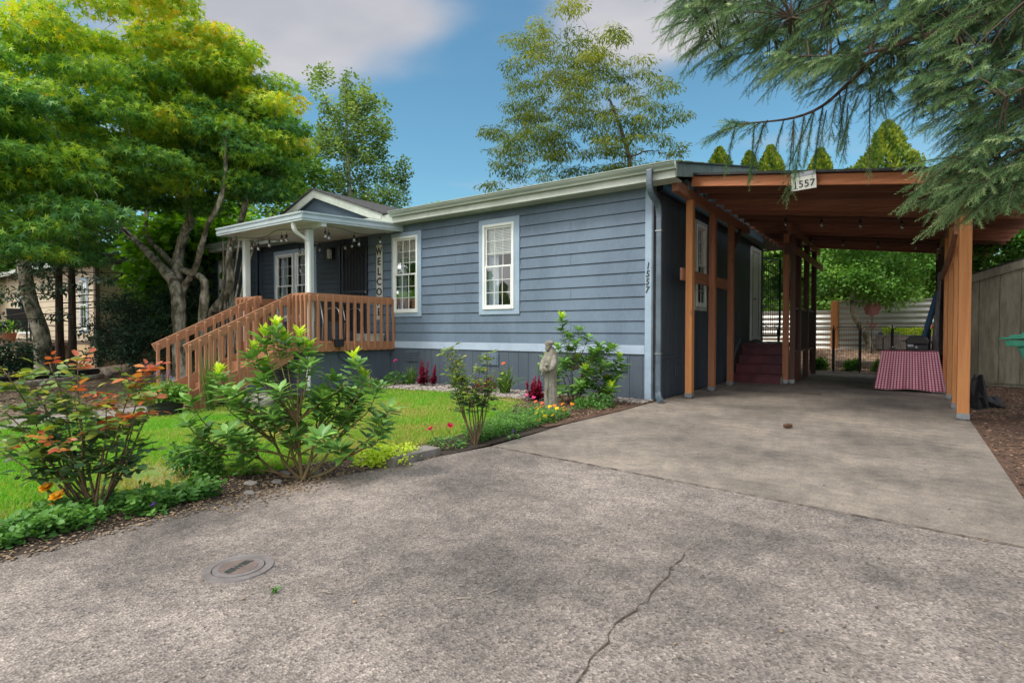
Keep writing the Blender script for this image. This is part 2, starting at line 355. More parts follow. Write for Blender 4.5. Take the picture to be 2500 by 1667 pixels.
def scatter(name, tm, pos, dirs, nrm, size, hue, m, parent=None, width=None):
    """one mesh holding a copy of template tm at every pos; x along dirs, z near nrm"""
    tv, tf = tm; pos = np.asarray(pos, float); n = len(pos); k = len(tv)
    d = np.asarray(dirs, float); d = d / (np.linalg.norm(d, axis=1, keepdims=True) + 1e-9)
    z = np.asarray(nrm, float); z = z - d * np.sum(z * d, 1, keepdims=True); z /= (np.linalg.norm(z, axis=1, keepdims=True) + 1e-9)
    y = np.cross(z, d); s = np.asarray(size, float).reshape(-1, 1, 1)
    wf = 1.0 if width is None else np.asarray(width).reshape(-1, 1, 1)
    V = pos[:, None, :] + s * (d[:, None, :] * tv[None, :, 0:1] + wf * y[:, None, :] * tv[None, :, 1:2] + z[:, None, :] * tv[None, :, 2:3])
    V = V.reshape(-1, 3)
    if parent is not None: V = V - np.array(ORG[parent.name])
    lens = np.array([len(f) for f in tf]); flat = np.concatenate([np.array(f) for f in tf])
    loops = (flat[None, :] + (np.arange(n) * k)[:, None]).ravel()
    tot = np.tile(lens, n); start = np.concatenate([[0], np.cumsum(tot)[:-1]])
    me = bpy.data.meshes.new(name); me.vertices.add(len(V)); me.vertices.foreach_set('co', V.astype(np.float32).ravel())
    me.loops.add(len(loops)); me.loops.foreach_set('vertex_index', loops.astype(np.int32))
    me.polygons.add(len(tot)); me.polygons.foreach_set('loop_start', start.astype(np.int32)); me.polygons.foreach_set('loop_total', tot.astype(np.int32))
    me.update(calc_edges=True)
    a = me.attributes.new('hue', 'FLOAT', 'FACE')
    a.data.foreach_set('value', np.repeat(np.clip(hue, 0, 1), len(tf)).astype(np.float32))
    o = bpy.data.objects.new(name, me); col.objects.link(o); me.materials.append(m)
    if parent is not None: o.parent = parent; ORG[o.name] = ORG[parent.name]
    else: ORG[o.name] = Vector((0, 0, 0))
    return o

def unit(n):
    v = rng.normal(size=(n, 3)); return v / np.linalg.norm(v, axis=1, keepdims=True)

# ================================================================ ground
def sm(t): t = max(0.0, min(1.0, t)); return t * t * (3 - 2 * t)
def gh(x, y):
    z = -0.18 * sm((-5.6 - x) / 3.0) * sm((7.3 - y) / 1.6)
    z += 0.10 * sm((-11.5 - x) / 2.5) * sm((y - 4.2) / 2.0) * sm((9 - y) / 1)
    z += 0.45 * sm((y - 16.2) / 3.2) * sm((x + 6) / 2)
    return z
def sheet(name, A, B, off, m, nt=40, kind='structure', parent=None, both=None):
    """ruled sheet between polylines A and B (same length), draped on the ground"""
    A = [Vector((*a, 0)) for a in A]; B = [Vector((*b, 0)) for b in B]
    def res(P, n):
        o = []
        for i in range(n + 1):
            t = i / n * (len(P) - 1); k = min(int(t), len(P) - 2); o.append(P[k].lerp(P[k + 1], t - k))
        return o
    ns = 60; A, B = res(A, ns), res(B, ns); mb = MB(); vs = []; fs = []
    for i in range(ns + 1):
        for j in range(nt + 1):
            p = A[i].lerp(B[i], j / nt); vs.append((p.x, p.y, gh(p.x, p.y) + off))
    for i in range(ns):
        for j in range(nt):
            a = i * (nt + 1) + j; fs.append((a, a + 1, a + nt + 2, a + nt + 1))
    mb.add(vs, fs); o = mb.build(name, m, parent, smooth=True, fix=False)
    me = o.data
    if me.polygons[0].normal.z < 0: me.flip_normals()
    return tag(o, kind=kind)

M['dirt'] = mat('brown_dirt', (0.17, 0.120, 0.078), 0.95, c2=(0.085, 0.058, 0.038), scale=1.6, bump=0.9, bscale=40, fine=0.45, fscale=34, fc=(0.27, 0.22, 0.15))
M['chips'] = mat('bark_mulch', (0.17, 0.095, 0.060), 0.95, c2=(0.085, 0.048, 0.032), scale=3, bump=1.0, bscale=60, fine=0.5, fscale=50, fc=(0.06, 0.035, 0.025))
M['paleChips'] = mat('pale_wood_chips', (0.66, 0.46, 0.32), 0.95, c2=(0.42, 0.27, 0.18), scale=9, bump=1.0, bscale=40, fine=.5, fscale=30, fc=(.16, .09, .06))

def concmat(name, base, dark, agg, speck, stain_sc):
    m = mat(name, base, 0.85, c2=dark, scale=stain_sc, detail=9, lo=0.36, hi=0.62, bump=0.0)
    t = m.node_tree; n, l = t.nodes.new, t.links.new; b = t.nodes['Principled BSDF']
    src = b.inputs['Base Color'].links[0].from_socket
    co = n('ShaderNodeTexCoord')
    vo = n('ShaderNodeTexVoronoi'); vo.inputs['Scale'].default_value = agg; l(co.outputs['Object'], vo.inputs['Vector'])
    rp = n('ShaderNodeValToRGB'); e = rp.color_ramp.elements; e[0].position = 0.0; e[0].color = (1 - speck * 1.35,) * 3 + (1,); e[1].position = 1.0; e[1].color = (1 + speck * 1.9, 1 + speck * 1.8, 1 + speck * 1.65, 1)
    for p_, k_ in ((.25, 1 - speck * .6), (.55, 1.0), (.85, 1 + speck * .7)):
        q_ = e.new(p_); q_.color = (k_ * 1.01, k_, k_ * .985, 1)
    l(vo.outputs['Color'], rp.inputs[0])
    mm = n('ShaderNodeMix'); mm.data_type = 'RGBA'; mm.blend_type = 'MULTIPLY'; mm.inputs['Factor'].default_value = 1
    l(src, mm.inputs['A']); l(rp.outputs[0], mm.inputs['B'])
    n2 = n('ShaderNodeTexNoise'); n2.inputs['Scale'].default_value = agg * 1.7; n2.inputs['Detail'].default_value = 4; n2.inputs['Roughness'].default_value = .8; l(co.outputs['Object'], n2.inputs['Vector'])
    r2 = n('ShaderNodeValToRGB'); r2.color_ramp.elements[0].position = .35; r2.color_ramp.elements[1].position = .62
    r2.color_ramp.elements[0].color = (1 - speck * .45,) * 3 + (1,); r2.color_ramp.elements[1].color = (1.08, 1.08, 1.08, 1); l(n2.outputs['Fac'], r2.inputs[0])
    m2 = n('ShaderNodeMix'); m2.data_type = 'RGBA'; m2.blend_type = 'MULTIPLY'; m2.inputs['Factor'].default_value = 1
    l(mm.outputs['Result'], m2.inputs['A']); l(r2.outputs[0], m2.inputs['B']); l(m2.outputs['Result'], b.inputs['Base Color'])
    n3 = n('ShaderNodeTexNoise'); n3.inputs['Scale'].default_value = 7.0; n3.inputs['Detail'].default_value = 7; n3.inputs['Roughness'].default_value = .7; l(co.outputs['Object'], n3.inputs['Vector'])
    r3 = n('ShaderNodeValToRGB'); r3.color_ramp.elements[0].position = .38; r3.color_ramp.elements[1].position = .62
    r3.color_ramp.elements[0].color = (.74, .74, .75, 1); r3.color_ramp.elements[1].color = (1.16, 1.15, 1.12, 1); l(n3.outputs['Fac'], r3.inputs[0])
    m3 = n('ShaderNodeMix'); m3.data_type = 'RGBA'; m3.blend_type = 'MULTIPLY'; m3.inputs['Factor'].default_value = .85
    l(m2.outputs['Result'], m3.inputs['A']); l(r3.outputs[0], m3.inputs['B']); l(m3.outputs['Result'], b.inputs['Base Color'])
    bu = n('ShaderNodeBump'); bu.inputs['Strength'].default_value = .6 * speck / .3; bu.inputs['Distance'].default_value = 0.005
    l(vo.outputs['Distance'], bu.inputs['Height']); l(bu.outputs[0], b.inputs['Normal'])
    return m
M['agg'] = concmat('exposed_aggregate_concrete', (0.300, 0.256, 0.228), (0.120, 0.105, 0.096), 105, 0.50, 0.75)
M['slab'] = concmat('brushed_concrete', (0.265, 0.226, 0.190), (0.135, 0.118, 0.102), 110, 0.22, 0.9)

tag(MB().add([(-400, -400, -.6), (400, -400, -.6), (400, 400, -.6), (-400, 400, -.6)], [(0, 1, 2, 3)]).build('ground', M['dirt']), kind='structure')
sheet('yard_ground', [(-45, -12), (-45, 45)], [(14, -12), (14, 45)], -0.035, M['dirt'], nt=150)
# driveway: rough aggregate apron, then the smoother slab that runs under the carport
edge = [(-2.6, -12), (-3.15, -4), (-3.33, -1), (-3.38, .69), (-3.47, 1.94), (-3.22, 3.0), (-3.12, 3.6), (-3.05, 3.945)]
mb = MB()
front = edge + [(9, 2.94), (9, -12)]
mb.prism([(x, y, -.08) for x, y in front], (0, 0, .08)); tag(mb.build('driveway', M['agg']), kind='structure')
slab_edge = [(-3.045, 3.957), (-3.055, 4.7), (-3.09, 5.5), (-3.11, 6.4), (-3.0, 7.45), (-3.0, 16.0)]
mb = MB(); mb.prism([(x, y, -.08) for x, y in slab_edge + [(.60, 16.0), (.60, 3.585)]], (0, 0, .084)); tag(mb.build('carport_slab', M['slab'], bevel=.006), kind='structure')
# control joint between the two pours, with crumbled edge
M['joint'] = mat('dark_joint_dirt', (0.035, 0.028, 0.02), 0.95, c2=(0.10, 0.07, 0.05), scale=30)
def ribbon(pts, w0, z, name, m, jit=0.0):
    vs = []; fs = []; rr = random.Random(3)
    P = [Vector((*p, z)) for p in pts]; Q = []
    for i in range(len(P) - 1):
        k = max(2, int((P[i + 1] - P[i]).length / .03))
        Q += [P[i].lerp(P[i + 1], j / k) for j in range(k)]
    Q.append(P[-1])
    off = 0
    for i, p in enumerate(Q):
        d = (Q[min(i + 1, len(Q) - 1)] - Q[max(i - 1, 0)]).normalized(); s_ = Vector((-d.y, d.x, 0))
        off = off * .8 + rr.uniform(-jit, jit); ww = w0 * rr.uniform(.25, 1.3)
        vs += [p + s_ * (off + ww / 2), p + s_ * (off - ww / 2)]
        if i: fs.append((2 * i - 2, 2 * i, 2 * i + 1, 2 * i - 1))
    o = MB().add(vs, fs).build(name, m, fix=False)
    if o.data.polygons[0].normal.z < 0: o.data.flip_normals()
    return tag(o, kind='structure')
ribbon([(-3.0, 3.945), (.6, 3.575), (9, 2.93)], .011, .0085, 'expansion_joint', M['joint'], .002)
ribbon([(-2.3, 6.35), (-.9, 6.12), (.6, 5.9)], .005, .0085, 'slab_joint', M['joint'], .001)
M['path'] = concmat('walkway_concrete', (0.30, 0.28, 0.26), (0.20, 0.185, 0.17), 90, .12, 1.2)
sheet('walkway', [(-9.95, -6), (-9.95, 3.98)], [(-9.0, -6), (-9.0, 3.98)], 0.004, M['path'], nt=6)

# crack across the apron
ribbon([(-.786, 1.40), (-.798, 1.50), (-.811, 1.56), (-.81, 1.61), (-.803, 1.69), (-.824, 1.73), (-.835, 1.81), (-.826, 1.87), (-.811, 1.94), (-.822, 1.99), (-.800, 2.03), (-.819, 2.10), (-.82, 2.19), (-.81, 2.30), (-.834, 2.38), (-.826, 2.49), (-.842, 2.58), (-.835, 2.66)], .0065, .0045, 'pavement_crack', M['joint'], .003)
ribbon([(-.835, 2.66), (-.862, 2.90), (-.852, 3.17), (-.80, 3.41), (-.742, 3.66)], .0025, .0045, 'pavement_crack', M['path'] if 'path' in M else M['joint'], .003)

# ================================================================ the blue house
house = thing('manufactured_house', 'long single-storey house with slate-blue lap siding and white-framed windows', 'house', (-9, 10, 0))
WY = 7.8                                   # front wall plane
def window_parts(parent, x0, x1, z0, z1, y, trim=None, mull=3, rows=3, curtain=True, blind=True, lamp=False, flip=None, trimM='trim'):
    """frame rectangle x0..x1,z0..z1 on a wall facing -Y at y; flip maps points to another wall"""
    T = flip or (lambda p: p)
    def B(mbx, a, b, c, d, e, f):
        m2 = MB().box(a, b, c, d, e, f); mbx.add([T(v) for v in m2.v], m2.f)
    if trim:
        t0, t1, u0, u1 = trim; mb = MB()
        B(mb, t0, x0, y - .034, y + .01, u0, u1); B(mb, x1, t1, y - .034, y + .01, u0, u1)
        B(mb, x0, x1, y - .0335, y + .01, z1, u1); B(mb, x0, x1, y - .0335, y + .01, u0, z0)
        mb.build('window_trim', M[trimM], parent, bevel=.002)
    w = MB(); fw = .045; B(w, x0, x0 + fw, y - .048, y + .04, z0, z1); B(w, x1 - fw, x1, y - .048, y + .04, z0, z1)
    B(w, x0 + fw, x1 - fw, y - .048, y + .04, z1 - fw, z1); B(w, x0 + fw, x1 - fw, y - .054, y + .04, z0, z0 + fw)
    win = w.build('window', M['white'], parent, bevel=.003)
    zm = z0 + (z1 - z0) * .50; a, b = x0 + fw, x1 - fw; s = MB(); g = .030
    for (p, q, yy) in ((z0 + fw, zm + .02, y - .036), (zm - .008, z1 - fw, y - .012)):
        B(s, a, a + g, yy, yy + .02, p, q); B(s, b - g, b, yy, yy + .02, p, q)
        B(s, a + g, b - g, yy, yy + .02, q - g, q); B(s, a + g, b - g, yy, yy + .02, p, p + g)
        for i in range(1, mull):
            xx = a + g + (b - a - 2 * g) * i / mull; B(s, xx - .0045, xx + .0045, yy + .006, yy + .014, p + g, q - g)
        for i in range(1, rows):
            zz = p + g + (q - p - 2 * g) * i / rows; B(s, a + g, b - g, yy + .005, yy + .013, zz - .0045, zz + .0045)
    s.build('sash', M['white'], win)
    gl = MB()
    gl.add([T(v) for v in [(a + g, y - .021, z0 + fw + g), (b - g, y - .021, z0 + fw + g), (b - g, y - .021, zm), (a + g, y - .021, zm)]], [(0, 1, 2, 3)])
    gl.add([T(v) for v in [(a + g, y + .003, zm), (b - g, y + .003, zm), (b - g, y + .003, z1 - fw - g), (a + g, y + .003, z1 - fw - g)]], [(0, 1, 2, 3)])
    gl.build('pane', M['glass'], win)
    if blind:
        mb = MB(); z = z1 - fw - .02; zb = zm + (z1 - zm) * .28
        while z > zb:
            B(mb, a, b, y + .05, y + .062, z - .003, z + .016); z -= .027
        mb.build('blind', M['blind'], win)
    if curtain:
        cu = MB()
        for (p, q, sd) in ((a - .06, a + (b - a) * .36, 1), (b - (b - a) * .16, b + .05, 2)):
            n = 26; vs = []; fs = []
            for i in range(n + 1):
                xx = p + (q - p) * i / n; yy = y + .11 + .018 * math.sin(i * 1.55 + sd) + .008 * math.sin(i * .7)
                for zz, k in ((z0 - .1, 1.0), (z1 + .05, .9)): vs.append(T((xx, y + .11 + (yy - y - .11) * k, zz)))
            for i in range(n): fs.append((2 * i, 2 * i + 2, 2 * i + 3, 2 * i + 1))
            cu.add(vs, fs)
        cu.build('curtain', M['curtain'], win, smooth=True)
    r = MB(); X0, X1, Y0, Y1, Z0, Z1 = x0 - .25, x1 + .25, y + .045, y + 1.6, z0 - .4, z1 + .15
    r.add([T(v) for v in [(X0, Y0, Z0), (X1, Y0, Z0), (X1, Y1, Z0), (X0, Y1, Z0), (X0, Y0, Z1), (X1, Y0, Z1), (X1, Y1, Z1), (X0, Y1, Z1)]],
          [(0, 1, 2, 3), (4, 7, 6, 5), (1, 5, 6, 2), (2, 6, 7, 3), (3, 7, 4, 0)])
    r.build('room_lining', M['room'], win, fix=False)
    if lamp:
        p = T((x0 + (x1 - x0) * .66, y + .95, zm - .10)); l = MB(); l.blob(p, .028, 10, 8); l.build('lit_bulb', M['lampglow'], win, smooth=True)
        l = MB(); l.tube([p + Vector((0, 0, .03)) if isinstance(p, Vector) else (p[0], p[1], p[2] + .03), (p[0], p[1], Z1)], .004, 6); l.build('lamp_cord', M['bronze'], win)
    return win

def lap(name, x0, x1, y, z0, z1, c, holes, m, parent, first=0.0, gap=.011, lip=.018):
    """individual lap boards with a groove that imitates the shadow line, cut round the openings"""
    mb = MB(); n = int(math.ceil((z1 - z0) / c)); rr = random.Random(5)
    for i in range(n):
        a, b = z0 + i * c, min(z0 + (i + 1) * c, z1)
        bt = b - gap if i < n - 1 else b
        cuts = sorted({x0, x1} | {h[0] for h in holes} | {h[1] for h in holes})
        cuts = [q for q in cuts if x0 <= q <= x1]
        segs = []
        for p, q in zip(cuts[:-1], cuts[1:]):
            mid = (p + q) / 2; zs = [(a, bt)]
            for h in holes:
                if h[0] < mid < h[1]:
                    nz = []
                    for u, v in zs:
                        if h[3] <= u or h[2] >= v: nz.append((u, v)); continue
                        if h[2] > u: nz.append((u, h[2]))
                        if h[3] < v: nz.append((h[3], v))
                    zs = nz
            for u, v in zs: segs.append((p, q, u, v))
        # merge neighbours with the same heights so that boards stay whole
        segs.sort(); out_ = []
        for sg in segs:
            if out_ and abs(out_[-1][1] - sg[0]) < 1e-6 and out_[-1][2:] == sg[2:]: out_[-1] = (out_[-1][0], sg[1], *sg[2:])
            else: out_.append(sg)
        for p, q, u, v in out_:
            if v - u < .004: continue
            f0 = lip * (1 - (u - a) / c) + .003; f1 = lip * (1 - (v - a) / c) + .003
            # butt joints every ~3.6 m
            joints = [p] + [x for x in (x0 + 3.66 * k + (i % 3) * 1.22 for k in range(-1, 6)) if p + .3 < x < q - .3] + [q]
            for s0, s1 in zip(joints[:-1], joints[1:]):
                e0 = s0 + (.002 if s0 != p else 0); e1 = s1 - (.002 if s1 != q else 0)
                mb.add([(e0, y - f0, u), (e1, y - f0, u), (e1, y + .004, u), (e0, y + .004, u), (e0, y - f1, v), (e1, y - f1, v), (e1, y + .004, v), (e0, y + .004, v)],
                       [(0, 3, 2, 1), (4, 5, 6, 7), (0, 1, 5, 4), (1, 2, 6, 5), (2, 3, 7, 6), (3, 0, 4, 7)])
    return mb.build(name, m, parent)

def wall_slab(name, x0, x1, y0, y1, z0, z1, holes, m, parent):
    """plain backing wall with rectangular openings"""
    mb = MB(); xs = sorted({x0, x1} | {h[0] for h in holes} | {h[1] for h in holes}); xs = [x for x in xs if x0 <= x <= x1]
    for p, q in zip(xs[:-1], xs[1:]):
        zs = [(z0, z1)]; mid = (p + q) / 2
        for h in holes:
            if h[0] < mid < h[1]:
                nz = []
                for u, v in zs:
                    if h[3] <= u or h[2] >= v: nz.append((u, v)); continue
                    if h[2] > u: nz.append((u, h[2]))
                    if h[3] < v: nz.append((h[3], v))
                zs = nz
        for u, v in zs: mb.box(p, q, y0, y1, u, v)
    return mb.build(name, m, parent)

W1 = (-8.50, -7.80, 1.39, 2.90); T1 = (-8.55, -7.71, 1.31, 2.98)
W2 = (-6.18, -5.50, 1.41, 2.90); T2 = (-6.27, -5.39, 1.32, 2.99)
W4 = (-15.42, -14.78, 1.39, 2.85); T4 = (-15.5, -14.7, 1.30, 2.94)
HX0, HX1 = -16.3, -3.05
RX0, RX1, RY = -13.55, -9.28, 7.92         # shallow recess under the porch
def cut(T): return (T[0], T[1], T[2], T[3])
lap('front_siding', RX1, HX1 - .10, WY, .825, 3.16, .180, [cut(T1), cut(T2)], M['siding'], house)
lap('front_siding', HX0 + .1, RX0 - .1, WY, .825, 3.16, .180, [cut(T4)], M['siding_darkened'], house)
lap('porch_siding', RX0 + .03, RX1, RY, .80, 3.16, .118, [(-12.95, -11.22, 1.25, 2.99), (-10.42, -9.28, .8, 3.04)], M['siding_darkened'], house, gap=.008, lip=.013)
wall_slab('front_wall', RX1, HX1, WY + .003, WY + .04, 0, 3.16, [(W1[0], W1[1], W1[2], W1[3]), (W2[0], W2[1], W2[2], W2[3])], M['sidewall'], house)  # dark backing seen through the board gaps stands in for their shadow lines
wall_slab('front_wall', HX0, RX0, WY + .003, WY + .04, 0, 3.16, [(W4[0], W4[1], W4[2], W4[3])], M['sidewall'], house)
PW = ((-12.88, -12.13, 1.33, 2.90), (-12.05, -11.30, 1.33, 2.90))
wall_slab('front_wall', RX0, RX1, RY + .003, RY + .05, 0, 3.16, [PW[0], PW[1], (-10.33, -9.37, .84, 2.97)], M['sidewall'], house)
MB().box(RX0 - .1, RX0, WY - .022, RY + .01, .8, 3.16).build('corner_trim', M['siding_darkened'], house)
MB().box(HX1 - .10, HX1, WY - .026, WY + .003, 0.0, 3.16).build('corner_trim', M['trim'], house, bevel=.003)
MB().box(HX1 - .0, HX1 + .026, WY - .026, WY + .10, 0.0, 3.16).build('corner_trim', M['down'], house, bevel=.003)
MB().box(HX0, HX0 + .1, WY - .024, WY + .003, .1, 3.16).build('corner_trim', M['siding_darkened'], house)
MB().box(RX1 + .02, HX1 - .101, WY - .030, WY + .002, .688, .822).build('belly_band', M['band'], house, bevel=.003)
MB().box(HX0, RX0 - .1, WY - .03, WY + .002, .688, .822).build('belly_band', M['band'], house)
# skirting: grooved sheets
def grooved(name, a0, a1, c, z0, z1, step, m, parent, along='x', th=.012, holes=(), grv=.005):
    mb = MB(); k = a0
    while k < a1 - 1e-4:
        e = min(k + step, a1)
        zs = [(z0, z1)]
        for h in holes:
            if h[0] < (k + e) / 2 < h[1]: zs = [(z0, h[2]), (h[3], z1)]
        for u, v in zs:
            if v - u < .01: continue
            if along == 'x': mb.box(k + grv / 2, e - grv / 2, c - th, c, u, v)
            else: mb.box(c, c + th, k + grv / 2, e - grv / 2, u, v)
        k = e
    return mb.build(name, m, parent)
grooved('skirting', RX1, HX1 - .1, WY + .002, 0.0, .686, .203, M['skirt'], house)
grooved('skirting', HX0, RX0, WY + .002, 0.0, .686, .203, M['skirt'], house)
for x in (-7.98, -6.03, -3.62):
    v = MB().box(x - .19, x + .19, WY - .030, WY - .008, .42, .64)
    vv = v.build('foundation_vent', M['skirt'] if x < -7 else M['siding'], house, bevel=.004)
    s = MB()
    for i in range(6): s.bar((x - .165, WY - .036, .452 + i * .032), (x + .165, WY - .036, .452 + i * .032), .012, .018, (0, .5, 1))
    s.box(x - .006, x + .006, WY - .044, WY - .03, .43, .63); s.build('louvre', M['skirt'] if x < -7 else M['siding'], vv)
win = window_parts(house, *W1, WY, T1, 3, 3, True, True)
win = window_parts(house, *W2, WY, T2, 3, 3, True, True, lamp=True)
win = window_parts(house, *W4, WY, T4, 3, 3, True, False, trimM='fascia')
window_parts(house, *PW[0], RY, (-12.96, -12.05 + .0, 1.25, 2.99), 3, 3, True, False)
window_parts(house, *PW[1], RY, (-12.13 + .0801, -11.22, 1.25, 2.99), 3, 3, True, False)
# front door with scrolled security screen
door = MB().box(-10.33, -9.37, RY - .005, RY + .05, .85, 2.97).build('front_door', M['navy'], house)
mb = MB().box(-10.42, -10.33, RY - .05, RY + .0, .80, 3.05).box(-9.37, -9.282, RY - .05, RY, .80, 3.05).box(-10.33, -9.37, RY - .049, RY, 2.96, 3.05)
mb.build('door_frame', M['navy'], door, bevel=.004)
mb = MB(); dx0, dx1, yy = -10.28, -9.42, RY - .045
mb.box(dx0, dx0 + .06, yy, yy + .025, .87, 2.93).box(dx1 - .06, dx1, yy, yy + .025, .87, 2.93).box(dx0 + .06, dx1 - .06, yy, yy + .025, 2.86, 2.93).box(dx0 + .06, dx1 - .06, yy, yy + .025, .87, 1.02)
mb.box(dx0 + .06, dx1 - .06, yy, yy + .022, 1.62, 1.66).box(dx0 + .06, dx1 - .06, yy, yy + .022, 1.86, 1.90)
for i in range(1, 7):
    x = dx0 + .06 + (dx1 - dx0 - .12) * i / 7; mb.box(x - .006, x + .006, yy + .006, yy + .018, 1.02, 2.60 + .14 * math.sin(math.pi * i / 7))
arc = [Vector((dx0 + .06 + (dx1 - dx0 - .12) * i / 16, yy + .012, 2.55 + .22 * math.sin(math.pi * i / 16))) for i in range(17)]
mb.tube(arc, .010, 6)
scr = mb.build('security_screen', M['navy'], door)
MB().box(dx0 + .06, dx1 - .06, yy + .026, yy + .028, 1.0, 2.87).build('mesh_panel', M['black'], scr)
k = MB(); k.lathe([(.0, 0), (.03, .0), (.03, .012), (.012, .02), (.012, .045), (.03, .05), (.033, .065), (.02, .08), (0, .082)], (-9.46, RY - .135, 1.72), 14, 'y')
k.build('door_handle', M['brushed'], door, smooth=True); MB().lathe([(.0, 0), (.028, .0), (.028, .02), (.0, .022)], (-9.46, RY - .07, 1.86), 14, 'y').build('deadbolt', M['brushed'], door, smooth=True)

# roof
EY, EZ, RZY, RZZ = 7.47, 3.315, 12.35, 4.37
rx0, rx1 = -16.55, -2.60
def zroof(y): return EZ + (RZZ - EZ) * (y - EY) / (RZY - EY)
mb = MB(); mb.prism([(rx0, EY + .01, EZ - .03), (rx0, EY + .01, EZ), (rx0, RZY, RZZ + .03), (rx0, 17.2, 3.33), (rx0, 17.2, 3.29), (rx0, RZY, RZZ - .03)], (rx1 - rx0 + .0, 0, 0))
roof = mb.build('roof', M['shingle'], house)
mb = MB(); rr = random.Random(2)
for i in range(260):
    t = rr.random() ** 1.0; y = EY + .15 + t * (RZY - EY - .1); x = rx1 - abs(rr.gauss(0, .05)) - .02
    mb.blob((x, y, zroof(y) + .03), (rr.uniform(.015, .04), rr.uniform(.02, .06), rr.uniform(.008, .025)), 6, 4, .3, i)
mb.build('moss', M['moss'], roof, smooth=True)
MB().box(rx0, rx1, EY + .0, EY + .022, 3.125, 3.30).build('fascia', M['fascia'], house)
MB().box(rx0, rx1 - .03, EY + .022, WY + .02, 3.135, 3.155).build('soffit', M['fascia'], house)
# k-style gutter profile
def gutter(name, x0, x1, y, zt, m, parent, s=1.0):
    pr = [(0, 0), (0, -.105), (-.055, -.105), (-.062, -.080), (-.085, -.055), (-.098, -.035), (-.098, -.018), (-.112, -.014), (-.112, 0), (-.104, 0), (-.104, -.008), (-.09, -.010), (-.085, -.03), (-.05, -.09), (-.008, -.098), (-.008, 0)]
    return MB().prism([(x0, y + a * s, zt + b * s) for a, b in pr], (x1 - x0, 0, 0)).build(name, m, parent)
gut = gutter('gutter', -8.2, rx1 + .01, EY - .001, 3.335, M['gutter'], house)
gutter('gutter', rx0, -12.6, EY - .001, 3.32, M['gutter'], house)
# rake board on the carport side
mb = MB()
mb.prism([(rx1 + .001, EY - .0, 3.13), (rx1 + .001, EY - .0, EZ - .005), (rx1 + .001, RZY, RZZ - .0), (rx1 + .001, 17.2, 3.30), (rx1 + .001, 17.2, 3.12), (rx1 + .001, RZY, RZZ - .19)], (.022, 0, 0))
mb.build('rake_board', M['rake'], house)
MB().prism([(rx1 + .02, EY, EZ), (rx1 + .02, RZY, RZZ + .03), (rx1 + .02, RZY, RZZ + .05), (rx1 + .02, EY, EZ + .018)], (.03, 0, 0)).build('roof_edging', M['darkroof'], house)
# side wall along the carport (grooved sheets), gable
SY1 = 15.35
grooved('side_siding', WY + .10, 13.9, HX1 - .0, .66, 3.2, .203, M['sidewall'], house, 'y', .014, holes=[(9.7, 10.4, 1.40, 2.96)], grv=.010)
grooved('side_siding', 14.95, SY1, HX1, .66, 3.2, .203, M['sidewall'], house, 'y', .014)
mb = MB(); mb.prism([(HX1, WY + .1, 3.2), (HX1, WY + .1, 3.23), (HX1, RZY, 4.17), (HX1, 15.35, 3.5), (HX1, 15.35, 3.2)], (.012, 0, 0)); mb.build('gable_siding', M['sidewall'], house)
grooved('side_skirting', WY + .1, SY1, HX1 - .002, 0.0, .60, .203, M['sidewall'], house, 'y', .012, grv=.006)
MB().box(HX1, HX1 + .022, WY + .101, SY1, .602, .658).build('side_band', M['sidewall'], house, bevel=.003)
def side(p):   # maps a -Y facing wall onto the +X facing one: local x -> y, local -y -> +x
    return Vector((HX1 - (p[1] - 0), p[0], p[2]))
window_parts(house, 9.78, 10.32, 1.46, 2.90, 0, (9.70, 10.40, 1.39, 2.97), 2, 3, True, False, flip=side, trimM='fascia')
mb = MB(); mb.box(HX1 - .06, HX1, WY + .04, 9.70, 0, 3.4).box(HX1 - .06, HX1 - .001, 10.40, 13.9, 0, 3.4).box(HX1 - .06, HX1 - .001, 9.70, 10.40, 0, 1.40).box(HX1 - .06, HX1 - .001, 9.70, 10.40, 2.96, 3.4).box(HX1 - .06, HX1 - .001, 13.9, SY1, 0, 3.4)
mb.box(HX0, HX1 - .06, SY1, SY1 + .1, 0, 3.3).box(HX0, HX0 + .1, WY + .04, SY1, 0, 3.3); mb.build('wall_core', M['sidewall'], house)
sd = MB().box(HX1 + .0, HX1 + .03, 14.0, 14.82, .82, 2.93).build('side_door', M['white'], house, bevel=.003)
mb = MB().box(HX1, HX1 + .05, 13.9, 14.0, .80, 3.02).box(HX1, HX1 + .05, 14.82, 14.92, .8, 3.02).box(HX1, HX1 + .049, 14.0, 14.82, 2.93, 3.02)
mb.build('door_frame', M['white'], sd, bevel=.003)
mb = MB().box(HX1 + .03, HX1 + .036, 14.09, 14.11, .9, 2.85).box(HX1 + .03, HX1 + .036, 14.72, 14.74, .9, 2.85); mb.build('weather_strip', M['bronze'], sd)
MB().lathe([(0, 0), (.03, 0), (.03, .01), (.012, .02), (.03, .05), (.03, .07), (0, .08)], (HX1 + .03, 14.12, 1.78), 12, 'x').build('door_handle', M['brushed'], sd, smooth=True)
